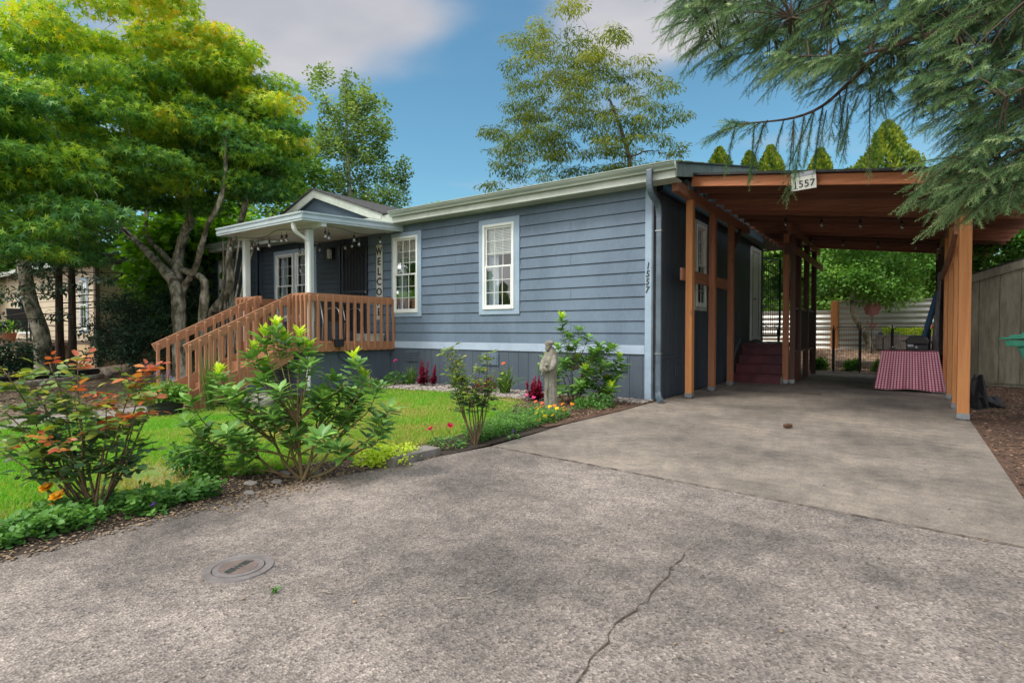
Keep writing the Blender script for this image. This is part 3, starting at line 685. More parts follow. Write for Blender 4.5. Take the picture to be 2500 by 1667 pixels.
# swung-open barred screen door
h0 = Vector((HX1 + .03, 14.95, 0)); h1 = Vector((-2.70, 15.78, 0)); dd = (h1 - h0).normalized(); Ls = (h1 - h0).length
mb = MB()
def SP(a, z): p = h0 + dd * a; return (p.x, p.y, z)
for a0, a1 in ((0.03, 0.03), (Ls - .03, Ls - .03)): mb.bar(SP(a0, .86), SP(a1, 2.88), .05, .03, dd)
for z in (.89, 2.85, 1.12, 1.66, 1.86): mb.bar(SP(.05, z), SP(Ls - .05, z), .028, .045 if z in (.89, 2.85) else .022)
for i in range(1, 8): a = .05 + (Ls - .1) * i / 8; mb.bar(SP(a, .9), SP(a, 2.6 + .16 * math.sin(math.pi * i / 8)), .012, .012, dd)
mb.tube([SP(.05 + (Ls - .1) * i / 14, 2.58 + .2 * math.sin(math.pi * i / 14)) for i in range(15)], .010, 6)
mb.tube([SP(.1 + (Ls - .2) * i / 14, 1.16 - .10 * math.sin(math.pi * i / 14) + .05) for i in range(15)], .010, 6)
mb.build('screen_door', M['navy'], house)
# dark drip gutter that runs along the side wall under the carport roof
MB().box(HX1 + .014, HX1 + .10, 7.95, SY1, 3.08, 3.10).box(HX1 + .09, HX1 + .105, 7.95, SY1, 3.10, 3.19).box(HX1 + .014, HX1 + .105, 7.94, 7.95, 3.08, 3.19).build('side_gutter', M['black'], house)
# side vent
v = MB().box(HX1 + .012, HX1 + .03, 8.75, 9.10, .30, .50).build('foundation_vent', M['sidewall'], house, bevel=.003)

def downspout(name, pts, m, parent, wd=.085, dp=.06, up=(0, 1, 0)):
    mb = MB(); P = [Vector(p) for p in pts]
    for i in range(len(P) - 1):
        d = (P[i + 1] - P[i]).normalized(); a = P[i] - d * .012; b = P[i + 1] + d * .012
        mb.bar(a, b, wd - .0005 * i, dp - .0005 * i, up)
    o = mb.build(name, m, parent, bevel=.012); return o
pts = smooth_path([(-2.93, 7.38, 3.25), (-2.93, 7.38, 3.06), (-2.925, 7.45, 2.93), (-2.92, 7.66, 2.84), (-2.92, 7.72, 2.70), (-2.92, 7.725, 2.55)], 3)
ds = downspout('downspout', [(p.x, p.y, p.z) for p in pts] + [(-2.92, 7.725, .12)], M['down'], house)
downspout('spout_elbow', [(-2.92, 7.725, .14), (-2.90, 7.70, .07), (-2.84, 7.62, .035)], M['down'], ds)
MB().box(-2.965, -2.875, 7.69, 7.765, 2.46, 2.475).build('strap', M['galv'], ds); MB().box(-2.965, -2.875, 7.69, 7.765, .70, .715).build('strap', M['galv'], ds)

# porch dormer gable over the main roof
pk = (-10.70, 4.13); hw = 2.24; zb = pk[1] - hw * .357; gy = 7.46
dg = MB().prism([(pk[0] - hw + .15, gy + .10, zb), (pk[0] + hw - .15, gy + .10, zb), (pk[0], gy + .10, pk[1] - .06)], (0, .05, 0)).build('gable_front', M['siding_darkened'], house)
mb = MB(); t = .17
for s in (-1, 1):
    mb.prism([(pk[0], gy, pk[1]), (pk[0] + s * hw, gy, zb), (pk[0] + s * hw - s * .05, gy, zb - .10), (pk[0] + s * (hw - .42), gy, zb + .0 - .02), (pk[0], gy, pk[1] - t)], (0, .03, 0))
mb.build('barge_board', M['fascia'], dg)
mb = MB()
for s in (-1, 1):
    mb.add([(pk[0], gy - .04, pk[1] + .035), (pk[0] + s * (hw + .08), gy - .04, zb + .01), (pk[0] + s * (hw + .08), gy + .1, zb + .01), (pk[0], 11.35, pk[1] + .035),
            (pk[0], gy - .04, pk[1] + .005), (pk[0] + s * (hw + .08), gy - .04, zb - .02), (pk[0] + s * (hw + .08), gy + .1, zb - .02), (pk[0], 11.35, pk[1] + .005)],
           [(0, 1, 2, 3), (7, 6, 5, 4), (0, 4, 5, 1), (1, 5, 6, 2)])
dr = mb.build('gable_roof', M['shingle'], dg)

# ================================================================ porch
porch = thing('front_porch', 'raised front porch with orange-brown railings, stairs and a flat white roof on posts', 'porch', (-9.7, 6.3, 0))
DX0, DX1, DY0, DZ = -10.9, -8.50, 5.80, .82
mb = MB(); x = DX0
while x < DX1 - .01:
    mb.box(x + .004, min(x + .14, DX1) - .004, DY0, WY - .03, DZ - .035, DZ); x += .144
mb.build('deck_boards', M['decky'], porch)
mb = MB().box(DX0, DX1, DY0 + .0, DY0 + .04, .655, DZ - .036).box(DX1 - .04, DX1 + .0, DY0 + .04, WY - .03, .655, DZ - .036).box(DX0, DX0 + .04, DY0 + .04, WY - .03, .655, DZ - .036)
mb.build('rim_joist', M['deck'], porch, bevel=.003)
def baluster(mb, x, y, z0, z1, nx, ny):
    s = .021; tz = .02   # bevelled top that slopes away from the rail
    d = (nx, ny)
    vs = []
    for a, b in ((-s, -s), (s, -s), (s, s), (-s, s)): vs.append((x + a, y + b, z0 + (.018 if a * nx + b * ny > 0 else 0)))
    for a, b in ((-s, -s), (s, -s), (s, s), (-s, s)): vs.append((x + a, y + b, z1 - (tz if a * nx + b * ny > 0 else 0)))
    mb.add(vs, [(0, 3, 2, 1), (4, 5, 6, 7), (0, 1, 5, 4), (1, 2, 6, 5), (2, 3, 7, 6), (3, 0, 4, 7)])
def rail(pts_out, normal, zt, zbm, railp, railq, name='railing'):
    r = MB().bar(railp, railq, .038, .14).build(name, M['decky'], porch, bevel=.004)
    for (x, y, z0, z1) in pts_out:
        b = MB(); baluster(b, x, y, z0, z1, *normal); b.build('baluster', M['deck'], r, bevel=.002)
    return r
# right side railing (13 balusters in front of the rail)
pts_ = [(DX1 + .021, DY0 + .03 + i * (1.93 / 12), .66, 1.675) for i in range(13)]
rail(pts_, (1, 0), 0, 0, (DX1 - .020, DY0 + .0, 1.63), (DX1 - .020, WY - .035, 1.63))
MB().box(DX1 - .045, DX1 - .001, DY0 + .05, WY - .03, 1.695 - .0, 1.70 + .012).build('cap_rail', M['decky'], porch) if False else None
# short front section between the corner and the stairs
pts_ = [(DX1 - .03 - i * .125, DY0 - .021, .66, 1.675) for i in range(4)]
rail(pts_, (0, -1), 0, 0, (DX1 - .04, DY0 + .020, 1.63), (-8.97, DY0 + .020, 1.63))
# front-left section, left side
pts_ = [(-9.98 - .05 - i * .15, DY0 - .021, .66, 1.66) for i in range(6)]
rail(pts_, (0, -1), 0, 0, (-9.99, DY0 + .02, 1.62), (DX0, DY0 + .02, 1.62))
pts_ = [(DX0 - .021, DY0 + .05 + i * .165, .66, 1.66) for i in range(12)]
rail(pts_, (-1, 0), 0, 0, (DX0 + .02, DY0, 1.62), (DX0 + .02, WY - .04, 1.62))
# stairs down towards the street
SB, ST, gz = 3.98, DY0, -.185
n = 6; rise = (DZ - gz) / n; run = (ST - SB) / n
mb = MB()
for i in range(n - 0):
    zt = DZ - rise * (i + 1); y1 = ST - run * i
    if i < n - 1: mb.box(-9.93, -8.99, y1 - run - .02, y1 - .004, zt - .036, zt)
    mb.box(-9.93, -8.99, y1 - .02 if i else y1 - .019, y1 - .0005, zt + .001, zt + rise - .037)
stairs = mb.build('stair_treads', M['decky'], porch, bevel=.003)
for x in (-9.975, -8.945):
    MB().prism([(x - .018, ST, DZ - .30), (x - .018, ST, DZ - .01), (x - .018, SB + .05, gz + .28), (x - .018, SB - .02, gz + .15), (x - .018, SB - .02, gz), (x - .018, SB + .3, gz)], (.036, 0, 0)).build('stair_stringer', M['decky'], porch)
for x, nx, first in ((-8.915, 1, 0), (-10.005, 1, 0)):
    z0, z1 = .825 - .07, 1.70 - .07
    p, q = (x - .032, SB, z0), (x - .032, ST + .0, z1)
    r = MB().bar(p, q, .038, .14).build('stair_railing', M['decky'], porch, bevel=.004)
    for i in range(12):
        t = (i + .35) / 12.0; y = SB + (ST - SB) * t; zr = z0 + (z1 - z0) * t
        zb = gz - .0 if i == 0 else gz + (DZ - gz) * t + .02 - .16
        b = MB(); baluster(b, x + .0, y, zb, zr + .055, nx, 0); b.build('baluster', M['deck'], r, bevel=.002)
# posts
def ppost(x, y, z0, z1, s=.105):
    mb = MB().box(x - s / 2, x + s / 2, y - s / 2, y + s / 2, z0, z1)
    for k in (-.018, .018): mb.box(x + k - .004, x + k + .004, y - s / 2 - .004, y + s / 2 + .004, z0, z1).box(x - s / 2 - .004, x + s / 2 + .004, y + k - .004, y + k + .004, z0 + .001, z1 - .001)
    return mb.build('porch_post', M['porchwhite'], porch, bevel=.002)
ppost(-8.66, 5.95, -.02, 2.93); ppost(-10.74, 5.95, -.1, 2.90)
# roof
PX0, PX1, PY0 = -11.0, -8.2, 5.5
def pz(y): return 2.885 + (y - PY0) * .055
mb = MB().prism([(PX0 + .02, PY0 + .02, pz(PY0) + .005), (PX0 + .02, WY - .03, pz(WY) + .005), (PX0 + .02, WY - .03, pz(WY) + .06), (PX0 + .02, PY0 + .02, pz(PY0) + .06)], (PX1 - PX0 - .04, 0, 0))
mb.build('porch_roof', M['porchwhite'], porch)
prof = [(0, 0), (.0, .028), (-.012, .036), (-.012, .072), (.004, .080), (.004, .110), (-.022, .118), (-.022, .146), (.03, .146), (.03, 0)]
mb = MB().prism([(PX0, PY0 + a, pz(PY0) + b - .012) for a, b in prof], (PX1 - PX0 + .0, 0, 0)); mb.build('roof_edge_channel', M['pangut'], porch)
for xx, s in ((PX1 + .001, 1), (PX0 - .001, -1)):
    mb = MB(); P0 = [(xx - s * a, PY0 + .001, pz(PY0) + b - .011) for a, b in prof]; mb.prism(P0, (0, WY - .03 - PY0, pz(WY - .03) - pz(PY0)))
    mb.build('roof_edge_channel', M['pangut'], porch)
MB().box(PX0 + .03, PX1 - .03, 5.90, 6.0, pz(5.9) - .075, pz(5.9) + .003).build('roof_beam', M['porchwhite'], porch)
grooved('porch_skirt', DY0 + .12, WY - .03, DX1 - .10, -.05, .654, .203, M['skirt'], porch, 'y', .012)
grooved('porch_skirt', DX0 + .05, DX1 - .11, DY0 + .14, -.25, .654, .203, M['skirt'], porch, 'x', .012)
MB().box(DX1 - .12, DX1 - .101, DY0 + .12, WY - .03, -.1, .654).build('skirt_backing', M['sidewall'], porch)
pts = smooth_path([(-8.55, 5.56, 2.90), (-8.55, 5.58, 2.78), (-8.555, 5.66, 2.70), (-8.565, 5.84, 2.62), (-8.57, 5.88, 2.52), (-8.57, 5.885, 2.40)], 3)
pd = downspout('porch_downspout', [tuple(p) for p in pts] + [(-8.572, 5.885, .98), (-8.56, 5.88, .92), (-8.50, 5.86, .86)], M['white'], porch, .07, .055)

# ---- things on the porch
sg = thing('welcome_sign', 'tall whitewashed board reading WELCOME in dark letters beside the front door', 'sign', (-8.9, 7.75, 1.26))
MB().box(-8.985, -8.815, 7.755, 7.775, 1.26, 2.80).build('board', M['signwood'], sg, bevel=.003)
for i, ch in enumerate('WELCOME'):
    me = text_mesh(ch, .21, .003, .006); cz = 2.66 - i * .208
    me.transform(Matrix.Translation((-8.90, 7.752, cz)) @ Matrix.Rotation(R(90), 4, 'X') @ Matrix.Scale(.82 if ch in 'WM' else 1.0, 4, (1, 0, 0)))
    o = finish('letter', me, M['ink'], sg)
lamp = thing('wall_lamp', 'small dark wall lantern with a pale glass beside the front door', 'lamp', (-10.75, 7.9, 2.7))
MB().box(-10.68, -10.54, RY - .04, RY - .012, 2.62, 2.86).box(-10.70, -10.52, RY - .16, RY - .012, 2.86, 2.885).build('bracket', M['bronze'], lamp, bevel=.004)
MB().lathe([(.0, 0), (.055, 0), (.055, .2), (0, .2)], (-10.63, RY - .10, 2.655), 14).build('lamp_glass', M['curtain'], lamp, smooth=False)

def bulbs(name, label, wire_pts, hang, grp=None, drop=.10, mat_sock='cordblack'):
    t = thing(name, label, 'string lights', wire_pts[0]);
    w_ = MB()
    for seg in (wire_pts,): w_.tube(smooth_path(seg, 3), .005, 5)
    w_.build('cord', M['cordblack'], t)
    for p in hang:
        s = MB().tube([(p[0], p[1], p[2]), (p[0], p[1], p[2] - drop * .5)], .004, 5).lathe([(.009, 0), (.019, -.012), (.021, -.05), (.013, -.055)], (p[0], p[1], p[2] - drop * .5), 10).build('socket', M[mat_sock], t)
        MB().lathe([(.012, 0), (.017, -.015), (.029, -.045), (.030, -.062), (.020, -.085), (.004, -.092)], (p[0], p[1], p[2] - drop * .5 - .054), 12).build('bulb', M['bulb'], s, smooth=True)
    return t
H = []
wp = []
rr = random.Random(11)
corners = [(-10.8, 5.75), (-10.1, 5.9), (-9.4, 5.8), (-8.7, 5.8), (-8.45, 6.3), (-8.5, 7.0), (-8.45, 7.55)]
for i, (x, y) in enumerate(corners): wp.append((x, y, pz(y) - (.03 if i % 2 == 0 else .10)))
H = [(-10.9, 5.72, 2.80), (-10.35, 5.85, 2.78), (-10.18, 5.88, 2.76), (-9.75, 5.85, 2.78), (-9.3, 5.82, 2.82), (-9.15, 5.82, 2.82), (-8.43, 6.12, 2.86), (-8.44, 6.20, 2.84), (-8.47, 6.78, 2.88), (-8.48, 6.9, 2.82), (-8.46, 7.4, 2.93)]
bulbs('string_lights', 'black string lights with clear bulbs draped under the porch roof', wp, H)
wp = [(-10.85, 7.1, 2.94), (-10.2, 6.9, 2.84), (-9.6, 7.3, 2.90), (-8.9, 7.1, 2.86), (-8.5, 7.6, 2.97)]
H = [(-10.6, 7.05, 2.87), (-10.2, 6.9, 2.83), (-9.9, 7.05, 2.85), (-9.4, 7.3, 2.88), (-9.0, 7.15, 2.86)]
bulbs('string_lights', 'second run of black string lights, nearer the porch windows', wp, H)
# deck chair with curved metal arms seen through the balusters
ch = thing('patio_chair', 'dark metal patio chair with curved arms behind the porch railing', 'chair', (-9.1, 6.9, DZ))
for s in (0, .52):
    y = 6.75 + s; P = smooth_path([(-8.80, y, DZ + .02), (-8.84, y, DZ + .35), (-8.90, y, DZ + .60), (-9.05, y, DZ + .66), (-9.35, y, DZ + .62)], 4)
    MB().tube(P, .014, 8).build('arm_frame', M['brushed'], ch, smooth=True)
    MB().tube([(-9.42, y, DZ), (-9.38, y, DZ + .40), (-9.52, y, DZ + .95)], .014, 8).build('rear_frame', M['brushed'], ch, smooth=True)
MB().box(-9.38, -8.86, 6.76, 7.26, DZ + .38, DZ + .41).build('seat', M['black'], ch, bevel=.01)
MB().bar((-9.39, 7.01, DZ + .42), (-9.52, 7.01, DZ + .95), .50, .02, (1, 0, .2)).build('backrest', M['black'], ch, bevel=.005)
tr = thing('doormat_box', 'low pale wicker box on the porch floor behind the chair', 'box', (-9.0, 7.5, DZ))
MB().box(-9.25, -8.62, 7.40, 7.62, DZ, DZ + .13).build('body', M['signwood'], tr, bevel=.01); MB().box(-9.27, -8.60, 7.39, 7.63, DZ + .131, DZ + .15).build('lid', M['blind'], tr, bevel=.005)
sp = thing('floodlight', 'small black floodlight clamped to the lower edge of the porch railing', 'light', (-8.44, 6.38, .8))
MB().prism([(-8.44, 6.30, .745), (-8.44, 6.47, .745), (-8.44, 6.49, .88), (-8.44, 6.28, .88)], (.05, 0, 0)).build('housing', M['black'], sp, bevel=.006)
MB().tube([(-8.45, 6.27, .85), (-8.42, 6.24, .90), (-8.45, 6.22, .86)], .012, 8).build('bracket', M['black'], sp)
MB().tube(smooth_path([(-8.44, 6.42, .75), (-8.58, 6.5, .55), (-8.56, 6.8, .40), (-8.55, 7.2, .52)], 4), .005, 5).build('cord', M['cordblack'], sp)

# house number on the corner trim and on the carport
hn = thing('house_number', 'dark house number 1557 running down the corner trim of the blue wall', 'house number', (-3.1, 7.77, 1.5))
for i, chh in enumerate('1557'):
    me = text_mesh(chh, .135, .004, .002)
    me.transform(Matrix.Translation((-3.10 - .004 * i, 7.769, 1.98 - i * .115)) @ Matrix.Rotation(R(90), 4, 'X') @ Matrix.Rotation(R(-8), 4, 'Z') @ Matrix.Scale(.85, 4, (1, 0, 0)))
    finish('digit', me, M['ink'], hn)

# ================================================================ carport
cp = thing('carport', 'open wooden carport with cedar posts and red-brown rafters beside the house', 'carport', (-1.1, 12, 0))
XL, XR, CY0, CY1 = -2.62, 1.45, 8.25, 15.75
def cz(x): return 3.16 - .137 * (x + 2.6)       # underside of the rafters
def post(x, y, z1, m, wd=.092, dp=.092, base=True, z0=.05, name='post'):
    p = MB().box(x - wd / 2, x + wd / 2, y - dp / 2, y + dp / 2, z0, z1).build(name, m, cp, bevel=.004)
    if base:
        MB().box(x - wd / 2 - .004, x + wd / 2 + .004, y - dp / 2 - .004, y + dp / 2 + .004, .02, .085).box(x - .03, x + .03, y - .03, y + .03, 0, .02).build('post_bracket', M['galv'], p)
    return p
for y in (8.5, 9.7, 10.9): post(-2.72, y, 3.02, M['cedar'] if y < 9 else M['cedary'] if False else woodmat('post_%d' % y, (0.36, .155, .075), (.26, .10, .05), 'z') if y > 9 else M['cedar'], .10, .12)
MB().box(-2.765, -2.675, 7.80, 12.2, 3.02, 3.165).build('side_beam', M['cedary'], cp, bevel=.003)
MB().box(-2.81, -2.771, 8.30, 11.0, 1.80, 1.985).build('cross_board', M['cedary'], cp, bevel=.003)
mb = MB().bar((-2.70, 11.0, 2.60), (-2.70, 11.55, 3.02), .035, .09); mb.build('knee_brace', M['brown'], cp)
# inner row that carries the rafters past the stairs
MB().box(-1.895, -1.805, 11.5, CY1, 2.90, 3.055).build('side_beam', M['cedary'], cp, bevel=.003)
post(-1.93, 11.85, 2.90, woodmat('post_mid', (.40, .17, .085), (.28, .11, .055), 'z'), .10, .10)
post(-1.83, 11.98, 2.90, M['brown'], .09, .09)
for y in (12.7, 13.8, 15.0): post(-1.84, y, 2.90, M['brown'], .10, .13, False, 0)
MB().box(-1.790, -1.752, 11.9, 15.9, 2.52, 2.66).build('cross_board', M['cedary'], cp, bevel=.003)
MB().box(-1.96, -1.75, 11.79, 11.795, 2.5, 2.72).build('gusset', M['brown'], cp)
# right row
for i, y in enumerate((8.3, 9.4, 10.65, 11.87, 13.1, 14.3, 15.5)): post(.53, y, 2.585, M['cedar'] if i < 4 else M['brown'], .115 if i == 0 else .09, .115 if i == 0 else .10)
MB().box(.485, .575, 8.2, CY1, 2.585, 2.725).build('side_beam', M['cedary'], cp, bevel=.003)
bd = smooth_path([(.455, 8.55, 2.26), (.455, 9.1, 2.13), (.455, 10.0, 2.03), (.455, 11.3, 1.97), (.455, 12.7, 1.96)], 4)
mb = MB()
for i in range(len(bd) - 1): mb.bar(bd[i], bd[i + 1], .036, .135)
mb.build('cross_board', M['cedary'], cp)
# rafters
k = 0; y = CY0
while y < CY1 + .01:
    m = M['cedarx'] if k == 0 else M['rafters'][(k * 7 + k * k) % 5]
    x0 = XL - (.12 if k else 0)
    MB().bar((x0, y, cz(x0) + .07), (XR, y, cz(XR) + .07), .045, .14).build('rafter', m, cp, bevel=.002)
    if k < 9: MB().box(-2.735, -2.665, y - .028, y - .021, 3.10, 3.27).box(-2.665, -2.66, y - .028, y + .0, 3.12, 3.25).build('tie_plate', M['galv'], cp)
    y += .482; k += 1
mb = MB().prism([(XL - .0, CY0 - .06, cz(XL) + .145), (XR + .05, CY0 - .06, cz(XR + .05) + .145), (XR + .05, CY0 - .06, cz(XR + .05) + .165), (XL, CY0 - .06, cz(XL) + .165)], (0, CY1 - CY0 + .15, 0)); mb.build('roof_deck', M['roofdeck'], cp)
mb = MB().prism([(XL - .0, CY0 - .085, cz(XL) + .148), (XR + .06, CY0 - .085, cz(XR + .06) + .148), (XR + .06, CY0 - .085, cz(XR + .06) + .180), (XL, CY0 - .085, cz(XL) + .180)], (0, .024, 0)); mb.build('roof_edging', M['darkroof'], cp)
mb = MB().prism([(XL, CY0 - .06, cz(XL) + .166), (XR + .05, CY0 - .06, cz(XR + .05) + .166), (XR + .05, CY0 - .06, cz(XR + .05) + .178), (XL, CY0 - .06, cz(XL) + .178)], (0, CY1 - CY0 + .15, 0)); mb.build('roofing', M['darkroof'], cp)
# number sign
x0s = -1.13; zs = cz(x0s)
sg = thing('address_sign', 'white metal sign reading 1557 fixed to the front beam of the carport', 'sign', (x0s, CY0 - .12, zs))
tl = Matrix.Translation((x0s, CY0 - .11, zs + .005)) @ Matrix.Rotation(R(-2.5), 4, 'Y')
mb = MB().box(-.145, .145, -.004, .004, -.085, .085); o = mb.build('plate', M['blind'], None); o.data.transform(tl); o.data.transform(Matrix.Translation(-ORG[sg.name])); o.parent = sg; ORG[o.name] = ORG[sg.name]
mb = MB().box(-.14, .14, -.006, .02, .086, .145); o2 = mb.build('hood', M['galv'], None); o2.data.transform(tl); o2.data.transform(Matrix.Translation(-ORG[sg.name])); o2.parent = sg; ORG[o2.name] = ORG[sg.name]
for i, chh in enumerate('1557'):
    me = text_mesh(chh, .125, .002, .001); me.transform(tl @ Matrix.Translation((-.098 + i * .066, -.006, -.015)) @ Matrix.Rotation(R(90), 4, 'X')); finish('digit', me, M['ink'], sg)
mb = MB().box(-.125, -.072, -.0065, -.0045, -.063, -.055); o = mb.build('digit', M['ink'], None); o.data.transform(tl); o.data.transform(Matrix.Translation(-ORG[sg.name])); o.parent = sg
# light strings under the carport
def clear_string(label, y, xs, z):
    wp = [(x, y, cz(x) - .015 - (.03 if i % 2 else 0)) for i, x in enumerate(xs)]
    return bulbs('string_lights', label, wp, [(x, y, cz(x) - .03) for x in xs], drop=.07, mat_sock='cordblack')
clear_string('string of clear bulbs crossing under the carport rafters, nearest the table', 10.6, [-1.75, -1.2, -.65, -.1, .4], 0)
clear_string('string of clear bulbs crossing under the far carport rafters', 13.2, [-1.7, -1.1, -.5, .1, .45], 0)

# maroon side steps with landing
st = thing('side_steps', 'maroon painted wooden steps climbing to the side door landing', 'steps', (-2.4, 12, 0))
for i in range(4):
    z = .18 * (i + 1); y = 11.65 + .26 * i
    MB().box(-2.86, -1.99, y, y + .02, .18 * i + .001, z - .03).build('riser', M['maroon'], st)
    MB().box(-2.88, -1.97, y - .02, y + .27, z - .029, z).build('tread', M['maroon'], st, bevel=.004)
MB().box(-2.92, -1.97, 12.70, 15.3, .72, .76).box(-2.9, -2.0, 12.68, 12.70, .0, .72).build('landing', M['maroon'], st)
MB().box(-1.985, -1.965, 11.68, 12.7, 0, .14).box(-1.985, -1.965, 11.92, 12.7, .14, .32).box(-1.985, -1.965, 12.2, 12.7, .32, .5).build('stringer', M['rake'], st)
hr = thing('step_handrail', 'teal painted handrail at the left of the maroon steps', 'handrail', (-2.9, 11.7, 0))
MB().bar((-2.93, 11.75, .30), (-2.93, 12.5, .86), .035, .05).build('rail', M['down'], hr, bevel=.003); MB().box(-2.95, -2.91, 11.9, 11.94, 0, .42).build('post', M['down'], hr)
for (ya, yb, lab) in ((12.05, 12.62, 'black balustrade panel between the first two dark carport posts'), (12.80, 13.70, 'black balustrade panel between the middle dark carport posts'), (13.9, 14.9, 'black balustrade panel between the last dark carport posts')):
    b = thing('balustrade', lab, 'railing', (-1.84, (ya + yb) / 2, .5), 'landing balustrades')
    MB().box(-1.86, -1.82, ya, yb, 1.46, 1.50).box(-1.86, -1.82, ya, yb, .60, .64).build('rails', M['black'], b)
    mb = MB(); y = ya + .04
    while y < yb: mb.box(-1.85, -1.83, y, y + .02, .64, 1.46); y += .10
    mb.build('bars', M['black'], b)

# ================================================================ lawn, beds
def fbm(x, y, s=1.0):
    return (np.sin(x * 1.7 * s + 1.3 * np.sin(y * 1.1 * s)) + np.sin(y * 2.3 * s + 1.7 * np.sin(x * .9 * s + 2)) + .6 * np.sin(x * 5.1 * s + y * 3.7 * s) + .4 * np.sin(x * 9.3 * s - y * 7.9 * s)) / 3.0
def ghv(x, y):
    s = lambda t: (lambda q: q * q * (3 - 2 * q))(np.clip(t, 0, 1))
    return (-.18 * s((-5.6 - x) / 3) * s((7.3 - y) / 1.6) + .10 * s((-11.5 - x) / 2.5) * s((y - 4.2) / 2) * s((9 - y)) + .45 * s((y - 16.2) / 3.2) * s((x + 6) / 2))
M['thatch'] = mat('lawn_thatch', (0.13, 0.24, 0.04), 0.95, c2=(0.33, 0.27, 0.12), scale=1.1, lo=.36, hi=.56, bump=.8, bscale=60, fine=.35, fscale=50, fc=(.08, .10, .02))
lw0 = [(-9.0, -5), (-9.0, -1), (-9.0, 2), (-9.0, 3.9), (-8.8, 3.95), (-8.7, 5.6), (-8.3, 6.6), (-8.2, 6.85)]
lw1 = [(-3.9, -5), (-3.95, -1), (-3.98, .9), (-3.95, 1.9), (-3.66, 3.0), (-3.60, 4.1), (-3.9, 5.2), (-4.6, 6.75)]
sheet('lawn', lw0, lw1, 0.006, M['thatch'], nt=60)
sheet('planting_bed', lw1, [(-3.1, -5), (-3.25, -1), (-3.36, .69), (-3.45, 1.94), (-3.2, 3.0), (-3.10, 3.9), (-3.07, 5.5), (-3.05, 6.9)], 0.002, M['soil'], nt=8)
sheet('gravel_bed', [(-8.5, 7.81), (-6, 7.81), (-4.5, 7.81), (-3.0, 7.81)], [(-8.4, 6.75), (-6.2, 6.95), (-4.9, 6.85), (-3.0, 7.2)], .010, M['chips'], nt=8)
sheet('mulch_bed', [(-4.9, 6.9), (-4.2, 6.0), (-3.6, 5.2), (-3.12, 5.0)], [(-3.0, 7.7), (-3.0, 7.2), (-3.0, 6.6), (-3.08, 5.3)], .014, M['chips'], nt=10)
sheet('mulch_ground', [(.60, -5), (.60, 5), (.60, 16)], [(9, -5), (9, 5), (9, 16)], -.012, M['chips'], nt=60)
sheet('rear_yard', [(-7, 16.0), (-7, 18), (-7, 24)], [(6, 16.0), (6, 18), (6, 24)], .01, M['paleChips'], nt=40)
def in_lawn(x, y):
    xl = np.interp(y, [-5, 3.9, 3.95, 5.6, 6.6, 6.85], [-9.0, -9.0, -8.8, -8.7, -8.3, -8.2])
    xr = np.interp(y, [p[1] for p in lw1], [p[0] for p in lw1])
    top = np.interp(x, [-8.4, -6.2, -4.9], [6.72, 6.95, 6.8])
    return (x > xl) & (x < xr + .05 * np.sin(y * 9)) & (y < top)
n = 330000
gx = rng.uniform(-9.0, -3.5, n); gy_ = rng.uniform(-.4, 7.0, n)
dist = np.hypot(gx, gy_); bare = 1.1 * np.exp(-(((gx + 4.35) / .50) ** 2 + ((gy_ - 1.75) / .32) ** 2)) + .7 * np.exp(-(((gx + 5.6) / .5) ** 2 + ((gy_ - 3.2) / .25) ** 2)) + .8 * np.exp(-(((gx + 4.1) / .5) ** 2 + ((gy_ - 3.0) / .3) ** 2)) + .9 * np.exp(-(((gx + 4.9) / .8) ** 2 + ((gy_ - 6.6) / .35) ** 2)) + .9 * np.exp(-(((gx + 7.9) / .7) ** 2 + ((gy_ - 4.3) / .5) ** 2)) + .45 * np.exp(-(((gx + 5.2) / .5) ** 2 + ((gy_ - 4.7) / .4) ** 2))
dry = .5 + .5 * fbm(gx, gy_, 1.1)
keep = in_lawn(gx, gy_) & (rng.random(n) < np.clip(4.6 / dist, .25, 1) * (1 - .93 * np.clip(bare, 0, 1)) * (.62 + .38 * (1 - dry)))
gx, gy_, dry, bare = gx[keep], gy_[keep], dry[keep], bare[keep]; n = len(gx)
pos = np.stack([gx, gy_, ghv(gx, gy_) + .003], 1)
dirs = rng.normal(size=(n, 3)) * .55; dirs[:, 2] = 1
hue = np.clip(.62 - .38 * dry - .5 * bare + rng.normal(0, .20, n) + .22 * fbm(gx, gy_, .45) + .14 * fbm(gx, gy_, 3.1), 0, 1)
M['grass'] = leafmat('grass_blades', [(0, (.50, .40, .16)), (.22, (.36, .42, .09)), (.5, (.215, .50, .045)), (.8, (.14, .41, .035)), (1, (.08, .27, .03))], .6, .45, .2)
tag(scatter('grass', tmpl_blade(.5, .085), pos, dirs, unit(n), rng.uniform(.028, .062, n), hue, M['grass']), 'short green lawn with dry tan patches between the porch steps and the driveway', 'grass', kind='stuff')

